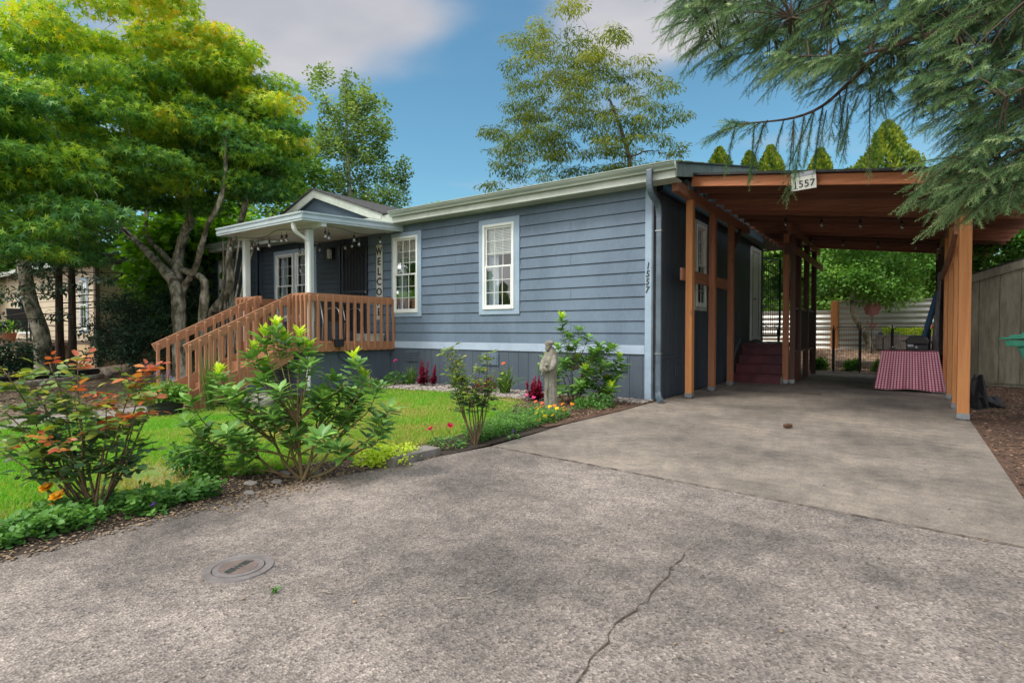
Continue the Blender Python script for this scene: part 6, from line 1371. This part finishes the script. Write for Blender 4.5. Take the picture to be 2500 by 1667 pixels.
# statue
sx, sy = -3.66, 5.97
sx, sy = -3.60, 5.88
stt = thing('statue', 'weathered concrete garden statue of a robed bearded figure cradling a small animal', 'statue', (sx, sy, 0))
b = bmesh.new(); nseg, nr_ = 48, 46
prof = [(0, .080, .070), (.04, .086, .076), (.30, .078, .072), (.50, .076, .072), (.60, .082, .078), (.68, .088, .080), (.75, .078, .070), (.80, .058, .054), (.825, .040, .040), (.84, .034, .036)]
vs = []; fs = []
zs = [i / (nr_ - 1) * .84 for i in range(nr_)]
for z in zs:
    k = max(i for i in range(len(prof)) if prof[i][0] <= z + 1e-9); k = min(k, len(prof) - 2); f = (z - prof[k][0]) / (prof[k + 1][0] - prof[k][0]); f = min(1, max(0, f)); f = f * f * (3 - 2 * f)
    ra, rb = prof[k][1] + (prof[k + 1][1] - prof[k][1]) * f, prof[k][2] + (prof[k + 1][2] - prof[k][2]) * f; amp = .085 * max(0, 1 - z / .56) ** .6 + (.02 if z < .75 else 0)
    for j in range(nseg):
        a = 2 * math.pi * j / nseg; q = 1 + amp * (abs(math.sin(a * 4.5 + .4 + z * .8)) - .5) + .02 * math.sin(a * 13 + z * 9); vs.append((sx + ra * q * math.cos(a), sy + rb * q * math.sin(a), z))
for i in range(nr_ - 1):
    for j in range(nseg): fs.append((i * nseg + j, i * nseg + (j + 1) % nseg, (i + 1) * nseg + (j + 1) % nseg, (i + 1) * nseg + j))
fs.append(tuple(range(nseg - 1, -1, -1))); fs.append(tuple((nr_ - 1) * nseg + j for j in range(nseg)))
MB().add(vs, fs).build('robe', M['statue'], stt, smooth=True)
fv = Vector((-.05, -1, 0)).normalized()                      # faces the street, head bowed to the left
h = Vector((sx - .012, sy - .030, .862)); mb = MB()
mb.blob(h, (.042, .046, .052), 14, 10, .03, 1).blob(h + Vector((0, .012, .028)), (.052, .054, .026), 14, 8, .10, 2)
for i in range(11): a = i * .57; mb.blob(h + Vector((.045 * math.cos(a), .012 + .048 * math.sin(a), .022)), .016, 7, 5, .1, i)
mb.blob(h + Vector((-.006, -.044, -.002)), (.009, .014, .015), 8, 6)                       # nose
for s in (-1, 1): mb.blob(h + Vector((s * .017, -.038, .010)), (.010, .008, .007), 8, 5).blob(h + Vector((s * .043, .0, .0)), (.008, .014, .016), 8, 5)
mb.blob(h + Vector((-.002, -.030, -.042)), (.030, .024, .038), 10, 8, .12, 5).build('head', M['statue'], stt, smooth=True)
mb = MB()
mb.tube(smooth_path([(sx - .055, sy - .02, .73), (sx - .078, sy - .06, .63), (sx - .052, sy - .110, .555), (sx + .020, sy - .125, .560)], 4), [.030, .033, .036, .038, .040, .042, .040, .036, .034, .032, .030, .028, .026], 10)
mb.tube(smooth_path([(sx + .058, sy - .02, .73), (sx + .078, sy - .065, .63), (sx + .045, sy - .115, .565), (sx - .01, sy - .130, .60)], 4), [.030, .033, .036, .038, .040, .040, .038, .034, .030, .028, .026, .024, .022], 10); mb.build('sleeves', M['statue'], stt, smooth=True)
mb = MB().blob((sx + .010, sy - .130, .575), (.052, .034, .040), 12, 8, .12, 4).blob((sx + .032, sy - .150, .625), (.028, .025, .026), 10, 7, .06, 6).blob((sx + .032, sy - .176, .618), (.013, .014, .011), 8, 5)
for s in (-1, 1): mb.blob((sx + .032 + s * .018, sy - .145, .650), (.008, .008, .016), 7, 5)
mb.tube(smooth_path([(sx - .03, sy - .13, .55), (sx - .05, sy - .135, .50), (sx - .045, sy - .13, .485)], 3), [.016, .014, .012, .011, .010, .009, .008], 7).build('lamb', M['statue'], stt, smooth=True)
mb = MB().tube([(sx + .004, sy - .088, .54), (sx + .000, sy - .092, .20)], [.006, .006], 6).blob((sx, sy - .094, .20), .010, 7, 5).blob((sx, sy - .094, .34), .009, 7, 5); mb.build('rope_belt', M['statue'], stt, smooth=True)
mb = MB().lathe([(0, 0), (.125, 0), (.12, .03), (0, .03)], (sx, sy, -.028), 20).build('base', M['statue'], stt)

# rocks, edging block, logs
def rock(label, x, y, r, seed, z=None, grp=None):
    z0 = float(ghv(np.array(x), np.array(y))) if z is None else z
    o = MB().blob((x, y, z0 + r[2] * .55), r, 16, 12, .16, seed).build('rock', M['stone'], smooth=True); return tag(o, label, 'rock', grp)
rock('round grey cobble lying on the pebbles by the downspout corner', -3.46, 7.35, (.09, .07, .065), 1)
rock('large grey boulder beside the porch stairs behind the open shrub', -8.25, 4.75, (.26, .22, .15), 2); rock('flat grey boulder under the stair railing behind the black pot', -10.9, 4.9, (.55, .45, .24), 3)
for i, (x, y, r) in enumerate([(-3.62, 2.02, .035), (-3.52, 2.15, .03), (-3.66, 2.3, .04), (-3.47, 2.45, .03), (-3.42, 1.9, .028)]): rock(['dark flat stone nearest the low dark-green plant', 'small dark stone under the open shrub, left of centre', 'dark stone deepest under the open shrub', 'small stone at the slab edge below the open shrub', 'small stone at the end of the leafy groundcover'][i], x, y, (r * 1.5, r * 1.1, r * .5), 10 + i)
eb = MB().bar((-3.27, 2.90, .030), (-3.28, 3.44, .018), .17, .085).build('edging_block', M['stone'], bevel=.006); tag(eb, 'loose concrete edging block lying at the driveway edge', 'concrete block')
M['log'] = mat('peeled_log', (.46, .40, .32), .9, c2=(.20, .16, .12), scale=6, stretch=(1, 3, 3), bump=.8, bscale=20)
for i, (a, b_, r, lb) in enumerate([((-13.2, 2.3), (-14.6, 4.75), .075, 'long weathered log lying on the leaf litter, nearer the walkway'), ((-14.3, 2.2), (-16.6, 5.3), .10, 'dark log edging farther back towards the beige house'), ((-15.6, 5.2), (-17.3, 5.6), .08, 'short grey log near the beige house corner')]):
    z = -.0; P = smooth_path([(a[0], a[1], z), ((a[0] + b_[0]) / 2 + .08, (a[1] + b_[1]) / 2, z + .02), (b_[0], b_[1], z + .01)], 5); o = MB().tube(P, [r * (1 - .03 * k) for k in range(len(P))], 12).build('log', M['log'] if i != 1 else M['blackpl'], smooth=True); tag(o, lb, 'log')

# utility cover
uc = thing('utility_cover', 'round metal utility cover set in the foreground concrete', 'utility cover', (-2.39, 1.27, 0))
M['iron'] = mat('worn_iron', (.25, .225, .22), .55, c2=(.165, .14, .13), scale=9, metal=.25, fine=.2, fscale=30); M['ironin'] = mat('rusty_brown_iron', (.19, .145, .125), .7, c2=(.14, .11, .095), scale=14)
c_ = (-2.39, 1.275)
MB().lathe([(.108, 0), (.145, 0), (.143, .006), (.109, .006), (.108, .0)], (*c_, 0), 56).build('rim', M['iron'], uc)
lid = MB().lathe([(0, 0), (.105, 0), (.104, .007), (.079, .007), (.079, .005), (0, .005)], (*c_, 0), 56).build('lid', M['iron'], uc)
mb = MB(); k = -.074
while k < .075:
    hl = math.sqrt(.077 ** 2 - k ** 2); mb.box(c_[0] - hl, c_[0] + hl, c_[1] + k - .0022, c_[1] + k + .0022, .005, .0073); k += .0065
mb.build('ribs', M['ironin'], lid); me = text_mesh('SEWER', .044, .001, .0016); me.transform(Matrix.Translation((c_[0] + .0, c_[1], .0086)) @ Matrix.Rotation(R(108), 4, 'Z')); finish('lettering', me, M['ink'], lid)

# ================================================================ things under and behind the carport
tb = thing('folding_table', 'table hidden by a red gingham cloth under the carport', 'table', (.03, 11.9, 0))
MB().box(-.33, .39, 11.52, 12.30, .645, .675).build('tabletop', M['blind'], tb)
for x in (-.29, .35):
    for y in (11.58, 12.24): MB().box(x - .012, x + .012, y - .012, y + .012, 0, .645).build('leg', M['galv'], tb)
M['gingham'] = bpy.data.materials.new('red_gingham'); M['gingham'].use_nodes = True
_t = M['gingham'].node_tree; _b = _t.nodes['Principled BSDF']; _b.inputs['Roughness'].default_value = .9; _co = _t.nodes.new('ShaderNodeUVMap'); _sp = _t.nodes.new('ShaderNodeSeparateXYZ'); _t.links.new(_co.outputs[0], _sp.inputs[0]); _s = []
for a in ('X', 'Y'):
    m1 = _t.nodes.new('ShaderNodeMath'); m1.operation = 'FRACT'; _t.links.new(_sp.outputs[a], m1.inputs[0]); m2 = _t.nodes.new('ShaderNodeMath'); m2.operation = 'GREATER_THAN'; m2.inputs[1].default_value = .5; _t.links.new(m1.outputs[0], m2.inputs[0]); _s.append(m2)
_ad = _t.nodes.new('ShaderNodeMath'); _ad.operation = 'MULTIPLY_ADD'; _ad.inputs[1].default_value = .5; _t.links.new(_s[0].outputs[0], _ad.inputs[0]); _m5 = _t.nodes.new('ShaderNodeMath'); _m5.operation = 'MULTIPLY'; _m5.inputs[1].default_value = .5; _t.links.new(_s[1].outputs[0], _m5.inputs[0]); _t.links.new(_m5.outputs[0], _ad.inputs[2])
_rp = _t.nodes.new('ShaderNodeValToRGB'); _rp.color_ramp.interpolation = 'CONSTANT'; _e = _rp.color_ramp.elements; _e[0].position = 0; _e[0].color = (.74, .60, .63, 1); _e[1].position = .3; _e[1].color = (.48, .12, .19, 1); _n = _e.new(.8); _n.color = (.22, .012, .045, 1); _t.links.new(_ad.outputs[0], _rp.inputs[0]); _t.links.new(_rp.outputs[0], _b.inputs['Base Color'])
def cloth():
    vs = []; fs = []; uv = []; nx, nz = 60, 22; x0, x1, y0, y1, zt = -.365, .415, 11.49, 12.33, .69; p = .036
    for j in range(nz + 1):         # front drop
        f = j / nz
        for i in range(nx + 1):
            g = i / nx; fl = 1 + .24 * f; x = (x0 + x1) / 2 + (g - .5) * (x1 - x0) * fl; rip = .016 * math.sin(g * 26 + .5) * f + .010 * math.sin(g * 57 + f) * f; z = zt - f * (.645 + .012 * math.sin(g * 9)); vs.append((x, y0 - .03 * f - rip - .02 * f * f, z)); uv.append(((x0 + g * (x1 - x0)) / p, -f * .64 / p))
    for j in range(nz):
        for i in range(nx): a = j * (nx + 1) + i; fs.append((a, a + 1, a + nx + 2, a + nx + 1))
    k = len(vs)
    for y in (y0, y1):
        for x in (x0, x1): vs.append((x, y, zt)); uv.append((x / p, (y - y0) / p))
    fs.append((k, k + 1, k + 3, k + 2))
    for sx_, X in ((-1, x0), (1, x1)):
        k = len(vs); n_ = 24
        for j in range(13):
            f = j / 12
            for i in range(n_ + 1):
                g = i / n_; y = y0 + g * (y1 - y0) * 1.0 - .03 * f * (1 - g); rip = .022 * math.sin(g * 15) * f; vs.append((X + sx_ * (.10 * f + rip * .6), y, zt - f * .64)); uv.append((y / p, -f * .64 / p))
        for j in range(12):
            for i in range(n_): a = k + j * (n_ + 1) + i; fs.append((a, a + 1, a + n_ + 2, a + n_ + 1))
    me = bpy.data.meshes.new('tablecloth'); me.from_pydata(vs, [], fs); ul = me.uv_layers.new(name='UVMap')
    for l_ in me.loops: ul.data[l_.index].uv = uv[l_.vertex_index]
    return finish('tablecloth', me, M['gingham'], None, smooth=True)
tag(cloth(), 'red and white gingham cloth hanging to the slab over the carport table', 'tablecloth')
gr = thing('portable_grill', 'black tabletop gas grill standing on the gingham cloth', 'grill', (.12, 11.9, .69))
MB().box(-.02, .28, 11.75, 12.05, .692, .80).build('firebox', M['black'], gr, bevel=.015)
MB().prism([(-.03, 11.73, .80), (-.035, 11.73, .87), (.02, 11.73, .935), (.13, 11.73, .955), (.24, 11.73, .94), (.30, 11.73, .87), (.29, 11.73, .80)], (0, .34, 0)).build('lid', M['black'], gr, bevel=.02)
MB().tube([(-.09, 11.74, .86), (-.03, 11.74, .86)], .010, 8).build('handle', M['black'], gr); MB().lathe([(0, 0), (.018, 0), (.016, .02), (0, .02)], (.12, 11.73, .755), 12, 'y').build('knob', M['galv'], gr)
MB().box(.30, .345, 11.85, 11.95, .81, .86).build('side_handle', M['black'], gr, bevel=.008); MB().box(0, .08, 11.742, 11.748, .76, .80).build('plate', M['galv'], gr)
cn = thing('radio', 'small black device standing on the left of the gingham cloth', 'radio', (-.21, 11.75, .69)); MB().box(-.25, -.17, 11.72, 11.78, .692, .735).box(-.235, -.19, 11.73, 11.77, .735, .77).build('body', M['black'], cn, bevel=.004); MB().box(-.225, -.200, 11.727, 11.7295, .742, .762).build('screen', M['galv'], cn)
M['blue'] = mat('blue_fibreglass', (.02, .12, .26), .4, c2=(.015, .08, .18), scale=4)
ld = thing('ladder', 'folded blue ladder leaning by the right posts behind the grill', 'ladder', (.35, 12.6, 0))
for k, (ya, dx_) in enumerate(((12.5, 0), (12.75, .03))): MB().bar((.02 + dx_, ya, 0.0), (.42 + dx_, ya, 1.75), .03, .07, (1, 0, 0)).build('side_rail', M['blue'], ld, bevel=.004)
mb = MB()
for k in range(6): f = (k + .5) / 6; mb.bar((.02 + .4 * f, 12.5, 1.75 * f), (.05 + .4 * f, 12.75, 1.75 * f), .03, .02)
mb.build('rungs', M['galv'], ld)
M['net'] = mat('grey_violet_fabric', (.36, .32, .35), .95, c2=(.15, .16, .15), scale=8, stretch=(6, 6, .6))
vs = []; fs = []
for i in range(31):
    for j in range(9): y = 12.0 + .8 * i / 30; f = j / 8; vs.append((.44 - .10 * f * math.sin(i * .21 + .3) + .020 * math.sin(i * 1.3 + f), y, 2.05 - f * 1.45))
for i in range(30):
    for j in range(8): a = i * 9 + j; fs.append((a, a + 1, a + 10, a + 9))
tag(MB().add(vs, fs).build('hanging_fabric', M['net'], smooth=True, fix=False), 'grey and violet fabric hanging from the right carport board above the table', 'fabric')
o = grooved('privacy_screen', 12.0, 15.7, .60, .05, 2.45, .30, M['brown'], None, 'y', .02); tag(o, 'dark boarded screen closing the rear right side of the carport', 'screen')
# wooden fence at the right, with a green bin and a black sheet
fn = thing('wooden_fence', 'tall weathered grey-green board fence at the right of the carport', 'fence', (2.3, 12.9, 0))
M['fenceb'] = mat('weathered_green_grey_boards', (.27, .25, .185), .85, c2=(.15, .138, .100), scale=2.2, stretch=(2.5, 2.5, .5), bump=.4, bscale=20, fine=.35, fscale=7, fc=(.08, .085, .055))
fa, fb = Vector((.80, 13.72, 0)), Vector((2.30, 13.35, 0)); fd = (fb - fa).normalized(); Lf = 5.2; k = 0.0; mb = MB()
def FP(a, z): p = fa + fd * a; return Vector((p.x, p.y, z))
def ft(a): return 2.02 + .31 * (a) if a < 3 else 2.95
while k < Lf:
    kb = min(k + .295, Lf); p0, p1 = FP(k + .004, 0), FP(kb - .004, 0); nrm = Vector((-fd.y, fd.x, 0)) * .022
    mb.add([p0 + Vector((0, 0, .06)), p1 + Vector((0, 0, .06)), p1 + Vector((0, 0, ft(kb))), p0 + Vector((0, 0, ft(k))), p0 + nrm + Vector((0, 0, .06)), p1 + nrm + Vector((0, 0, .06)), p1 + nrm + Vector((0, 0, ft(kb))), p0 + nrm + Vector((0, 0, ft(k)))], [(0, 1, 2, 3), (7, 6, 5, 4), (0, 4, 5, 1), (1, 5, 6, 2), (2, 6, 7, 3), (3, 7, 4, 0)]); k += .295
mb.bar(FP(0, .55) + nrm * 1.3, FP(Lf, .55) + nrm * 1.3, .02, 1.1).bar(FP(0, 1.5) + nrm * 1.3, FP(Lf, 1.5) + nrm * 1.3, .02, .9); mb.build('boards', M['fenceb'], fn); n_ = Vector((-fd.y, fd.x, 0)) * -.03
mb = MB().bar(FP(0, ft(0) - .06) + n_, FP(3, ft(3) - .06) + n_, .03, .15, (0, 0, 1)); mb.build('top_rail', M['fenceb'], fn, bevel=.003)
MB().bar(FP(0, ft(0) + .03), FP(3, ft(3) + .03), .10, .03).build('cap', M['darkroof'], fn)
M['bin'] = mat('green_bin_plastic', (.06, .36, .24), .45, c2=(.045, .27, .18), scale=3, fine=.2, fscale=12, fc=(.12, .45, .33))
bn = thing('garden_bin', 'green plastic wheeled bin partly cut by the right picture edge', 'bin', (1.62, 8.6, 0))
tl = Matrix.Translation((1.44, 8.75, .0)) @ Matrix.Rotation(R(-30), 4, 'Z')
def part_t(mb, name, m, parent, **k):
    o = mb.build(name, m, None, **k); o.data.transform(Matrix.Translation(-ORG[parent.name]) @ tl); o.parent = parent; ORG[o.name] = ORG[parent.name]; return o
def frus(x0, x1, y0, y1, z0, X0, X1, Y0, Y1, z1): return MB().add([(x0, y0, z0), (x1, y0, z0), (x1, y1, z0), (x0, y1, z0), (X0, Y0, z1), (X1, Y0, z1), (X1, Y1, z1), (X0, Y1, z1)], [(0, 3, 2, 1), (4, 5, 6, 7), (0, 1, 5, 4), (1, 2, 6, 5), (2, 3, 7, 6), (3, 0, 4, 7)])
part_t(frus(-.05, .30, -.12, .28, .08, -.30, .34, -.32, .34, .86), 'body', M['bin'], bn, bevel=.02); part_t(frus(-.37, .40, -.38, .38, .86, -.38, .41, -.39, .39, .93), 'rim', M['bin'], bn, bevel=.01)
for i, (a, z) in enumerate(((-.42, .935), (-.34, .965), (-.25, .995))): part_t(MB().prism([(a, -.42 + .05 * i, z), (.42, -.42 + .05 * i, z + .06), (.42, -.42 + .05 * i, z + .085), (a, -.42 + .05 * i, z + .024)], (0, .78 - .1 * i, 0)), 'lid', M['bin'], bn, bevel=.006)
part_t(MB().lathe([(0, 0), (.12, 0), (.12, .05), (0, .05)], (.28, -.22, .12), 18, 'y'), 'wheel', M['black'], bn)
mb = MB().blob((.80, 9.9, .10), (.11, .30, .30), 14, 9, .25, 3).blob((.95, 10.1, .02), (.15, .22, .09), 12, 8, .3, 5); o = mb.build('plastic_sheet', M['darkroof'], smooth=False); tag(o, 'black plastic sheet heaped behind the front right carport post', 'sheet')
shrub('ivy_hedge', 'dark ivy growing over the top of the wooden fence beside the carport roof', 2.0, 14.0, [(-1.6, 2.05), (-1.2, 2.9), (0, 3.3), (2.5, 3.6), (2.5, 2.3), (0, 2.0)], 110, .6, 110, .28, .075, tmpl_oval(.8), M['green'], lambda s, z, t, r: .3 + r.normal(0, .2), 120, cat='hedge', sr=.02)

# corrugated metal fence, wire fence, planter and yard things
M['corr'] = mat('galvanised_corrugated', (.52, .53, .50), .35, c2=(.40, .41, .38), scale=2, metal=.35, spec=.6)
cf = thing('metal_fence', 'horizontal corrugated metal fence panels across the rear yard', 'fence', (-1, 20, .45))
def corr(x0, x1, y, z0, z1, lb=None):
    vs = []; fs = []; n_ = int((z1 - z0) / .013)
    for i in range(n_ + 1):
        z = z0 + (z1 - z0) * i / n_; o_ = .022 * math.sin(z * 2 * math.pi / .165)
        for x in (x0, x1): vs.append((x, y + o_, z))
    for i in range(n_): fs.append((2 * i, 2 * i + 1, 2 * i + 3, 2 * i + 2))
    o = MB().add(vs, fs).build('panel', M['corr'], cf, smooth=True, fix=False); return o
corr(-6.5, -1.98, 20.0, .47, 1.62); corr(-1.76, 2.6, 20.0, .47, 1.92); corr(2.6, 6, 20.02, .47, 1.92)
MB().box(-1.97, -1.77, 19.93, 20.07, .40, 1.95).build('fence_post', M['cedar'], cf, bevel=.006)
MB().box(-6.5, -1.98, 19.97, 20.03, 1.62, 1.66).box(-1.76, 6, 19.97, 20.03, 1.92, 1.96).build('cap_strip', M['corr'], cf)
wf = thing('wire_fence', 'low black wire-mesh fence panels with a gate across the end of the slab', 'fence', (-1, 15.85, 0))
xs = [-3.6, -2.75, -2.0, -1.50, -.94, -.30, .40, 1.1]
for i in range(len(xs) - 1):
    a, b_ = xs[i] + .02, xs[i + 1] - .02; fr = MB(); y = 15.85
    fr.tube([(a, y, .05), (a, y, 1.06), (a + .06, y, 1.12), (b_ - .06, y, 1.12), (b_, y, 1.06), (b_, y, .05), (a, y, .05)], .011, 6, False); f_ = fr.build('frame', M['black'], wf)
    ms = MB(); k = a + .05
    while k < b_: ms.box(k - .0018, k + .0018, y - .0018, y + .0018, .05, 1.12); k += .05
    k = .10
    while k < 1.1: ms.box(a, b_, y - .0017, y + .0017, k - .0016, k + .0016); k += .05
    ms.build('mesh', M['black'], f_)
    MB().box(xs[i] - .014, xs[i] + .014, y - .014, y + .014, 0, 1.16).build('post', M['black'], wf)
pl = thing('raised_planter', 'low stone raised bed with blue, red and yellow flowers in front of the metal fence', 'planter', (.1, 19.2, .6))
MB().box(-.75, 1.6, 18.95, 19.5, .48, .90).build('wall', M['stone'], pl, bevel=.02); r_ = np.random.default_rng(3)
def bed_fl(m, x0, x1, n, z0, z1, s, tm=tmpl_oval(.8)):
    scatter('flowers' if m != 'newleaf' else 'foliage', tm, np.stack([r_.uniform(x0, x1, n), r_.uniform(18.98, 19.45, n), r_.uniform(z0, z1, n)], 1), r_.normal(size=(n, 3)), unit(n), r_.uniform(.7, 1.2, n) * s, r_.random(n), M[m], pl)
bed_fl('newleaf', -.6, 1.5, 1500, .90, 1.10, .06); bed_fl('pLav', -.72, -.2, 160, .90, .97, .05); bed_fl('pCoral', .45, 1.0, 130, 1.06, 1.18, .06); bed_fl('pYel', -.1, .4, 60, 1.0, 1.12, .045)
sf = thing('metal_flower', 'rust-coloured metal flower stake standing in the rear yard', 'garden ornament', (-.84, 18.0, .45)); c_ = Vector((-.80, 18.0, 1.62)); M['rust'] = mat('rusty_pink_metal', (.38, .17, .14), .6, c2=(.26, .11, .09), scale=8)
MB().tube([(-.80, 18.02, .4), (-.80, 18.02, 1.5)], .010, 6).build('stake', M['bronze'], sf); mb = MB()
for k in range(8): a = k * math.pi / 4; mb.lathe([(0, 0), (.075, 0), (.07, .006), (0, .01)], (c_.x + .13 * math.cos(a), c_.y + .004 * (k % 2), c_.z + .13 * math.sin(a)), 12, 'y')
mb.build('petals', M['rust'], sf); MB().lathe([(0, -.02), (.07, -.02), (.12, -.015), (.12, .0), (0, .0)], tuple(c_), 18, 'y').build('centre', M['rust'], sf)
for k, (x, z) in enumerate(((-.92, 1.22), (-.66, 1.18))): MB().bar((-.80, 18, z - .1), (x, 18, z + .06), .01, .05).build('leaf', M['rust'], sf)
tag(MB().bar((-1.55, 16.9, .17), (.1, 16.95, .18), .16, .13).build('sleeper', M['log'], bevel=.01), 'dark timber sleeper lying in the wood chips behind the wire fence', 'timber')
for i, (x, lb) in enumerate(((-1.78, 'small green bedding shrub behind the wire fence, leftmost of three'), (-1.15, 'small white-flowered bedding shrub behind the wire fence, middle of three'), (-.55, 'small green bedding shrub behind the wire fence, rightmost of three'))):
    shrub('bedding_shrub', lb, x, 16.3, [(-.16, 0), (-.16, .2), (0, .32), (.16, .2), (.16, 0)], 26, .14, 60, .09, .05, tmpl_oval(.7), M['bright'], lambda s, z, t, r: .5 + r.normal(0, .2), 130 + i, 'bedding shrubs behind the wire fence', sr=.005)
tag(MB().box(-1.42, -1.12, 10.12, 10.14, .004, .0085).box(-1.30, -1.12, 10.22, 10.24, .004, .0085).build('drain_slot', M['joint']), 'narrow dark drain slots in the carport slab', 'drain')
hs = thing('garden_swing', 'black metal garden bench frame standing behind the wire fence', 'bench', (-.2, 17.3, .2))
MB().tube([(-.52, 17.3, .15), (-.52, 17.3, .84), (-.46, 17.3, .90), (.3, 17.3, .90), (.36, 17.3, .84), (.36, 17.3, .15)], .018, 6).build('frame', M['black'], hs); MB().bar((-.52, 17.3, .5), (.36, 17.3, .5), .3, .03).build('seat', M['black'], hs)

# ================================================================ neighbouring beige house
nh = thing('beige_house', 'neighbouring beige house with pale lap siding behind the trees at left', 'house', (-24, 9, -.1))
M['beige'] = mat('beige_siding_paint', (.60, .50, .36), .7, c2=(.52, .43, .31), scale=2, bump=.1); M['beiged'] = mat('beige_skirting', (.52, .38, .22), .75, c2=(.44, .32, .185), scale=2); M['browntrim'] = mat('brown_trim', (.13, .09, .065), .7, var=.3)
NX, NY = -19.6, 6.25
lap('siding', -27.5, NX, NY, .62, 3.1, .20, [(-20.9, -20.2, 1.0, 2.6), (-27.2, -25.4, .9, 2.3)], M['beige'], nh, gap=.012, lip=.015)
wall_slab('wall', -34, NX, NY + .003, NY + .06, -.2, 3.1, [(-20.86, -20.24, 1.04, 2.56), (-27.2, -25.4, .9, 2.3)], M['beige'], nh)
grooved('skirting', -34, NX, NY, -.25, .60, .20, M['beiged'], nh); MB().box(-34, NX + .02, NY - .02, NY, .60, .72).box(NX - .10, NX + .05, NY - .03, NY + .08, -.2, 3.1).build('trim', M['browntrim'], nh)
window_parts(nh, -20.86, -20.24, 1.04, 2.56, NY, (-20.94, -20.16, .96, 2.64), 2, 2, False, True)
window_parts(nh, -27.2, -25.4, .9, 2.3, NY, None, 3, 2, False, False)
mb = MB(); mb.box(NX, NX + .03, NY + .08, 17, .7, 3.1); 
mb.build('side_wall', M['beige'], nh); MB().box(NX, NX + .02, NY + .08, 17, -.25, .6).build('side_skirting', M['beiged'], nh); MB().box(NX, NX + .04, NY + .08, 17, .6, .69).build('side_trim', M['browntrim'], nh)
def nside(p): return Vector((NX + .035 - p[1], p[0], p[2]))
window_parts(nh, 8.1, 9.3, 1.04, 2.4, 0, (8.02, 9.38, .96, 2.48), 2, 2, False, False, flip=nside)
MB().prism([(-34, NY - .4, 3.05), (-34, NY - .4, 3.16), (-34, 11.5, 4.4), (-34, 17.4, 3.1), (-34, 17.4, 3.0)], (-(-34) + NX + .4, 0, 0)).build('roof', M['shingle'], nh)
MB().box(-34, NX + .3, NY - .45, NY - .40, 3.02, 3.18).build('gutter', M['fascia'], nh)
dk = thing('neighbour_deck', 'low wooden deck with brown rail beside the beige house at far left', 'deck', (-24, 5.4, 0))
MB().box(-27.5, -21.6, 4.6, 6.2, .55, .66).build('floor', M['browntrim'], dk); grooved('skirt', -27.5, -21.6, 4.6, -.2, .55, .28, M['beiged'], dk)
MB().box(-27.5, -21.6, 4.58, 4.64, 1.50, 1.58).box(-27.5, -21.6, 4.58, 4.64, .98, 1.04).build('rail', M['browntrim'], dk)
for x, lb in ((-23.0, 'terracotta plant pot on the neighbouring deck, nearer the trunk'), (-24.2, 'terracotta plant pot on the neighbouring deck, farther from the trunk')):
    p_ = thing('flower_pot', lb, 'pot', (x, 5.0, .66), 'pots on the neighbouring deck'); MB().lathe([(0, 0), (.16, 0), (.22, .30), (.2, .3), (0, .27)], (x, 5.0, .66), 16).build('pot', mat('terracotta_%d' % int(-x * 10), (.30, .12, .06), .8), p_)
    scatter('plant', tmpl_leaf(), np.stack([rng.normal(x, .12, 120), rng.normal(5.0, .12, 120), rng.uniform(.95, 1.3, 120)], 1), unit(120), unit(120), np.full(120, .12), rng.random(120), M['bright'], p_)
pc = thing('patio_chair', 'dark patio chair on the neighbouring deck in front of the beige wall', 'chair', (-23.6, 5.4, .66))
MB().box(-23.9, -23.4, 5.2, 5.7, 1.05, 1.10).build('seat', M['black'], pc); MB().bar((-23.92, 5.45, 1.10), (-24.1, 5.45, 1.75), .5, .04, (1, 0, 0)).build('backrest', M['black'], pc)
for x in (-23.86, -23.44):
    for y in (5.24, 5.66): MB().box(x - .02, x + .02, y - .02, y + .02, .66, 1.05).build('leg', M['black'], pc)
tag(MB().tube(smooth_path([(-19.0, 6.0, 1.0), (-18.9, 5.9, .55), (-19.1, 5.8, .25), (-19.5, 5.7, 0)], 4), .012, 6).tube(smooth_path([(-18.9, 6.0, .7), (-18.6, 6.0, .95), (-18.4, 6.0, .7)], 4), .012, 6).build('garden_hose', M['black']), 'black hose looped beside the beige house skirting', 'hose')

# far mass of trees closing the horizon
r_ = np.random.default_rng(8); n = 60000; a = r_.uniform(0, 2 * math.pi, n); rad = r_.uniform(42, 60, n); hh = (5.2 + 1.8 * np.sin(a * 17) + 1.2 * np.sin(a * 41 + 1)) * (1 - ((rad - 51) / 14) ** 2)
pos = np.stack([rad * np.cos(a), rad * np.sin(a), np.abs(hh) * r_.random(n) ** .7 - .3], 1); d = r_.normal(size=(n, 3))
tag(scatter('treeline', tmpl_oval(.8), pos, d, unit(n), r_.uniform(.7, 1.5, n), .35 + r_.normal(0, .2, n), M['mid']), 'distant green mass of trees closing the view all round', 'trees', kind='stuff')
# small weed and twigs on the apron
straps('weed', 'tiny weed sprouting from the foreground concrete', -2.05, 1.24, 26, .035, .02, 6, 'ground', spread=1.1, wdt=.09)
for i, (x, y, a) in enumerate(((-1.42, 1.62, .6), (-1.35, 1.72, 1.3), (-1.9, 1.35, .2))):
    e_ = Vector((x + .05 * math.cos(a), y + .05 * math.sin(a), .006)); tag(MB().tube([(x, y, .004), Vector((x, y, .008)).lerp(e_, .5), e_], .0022, 5).build('twig', M['log']), ['short dry twig on the concrete left of the crack', 'second dry twig on the concrete, crossing beside the first', 'single dry leaf stalk near the utility cover'][i], 'twig')
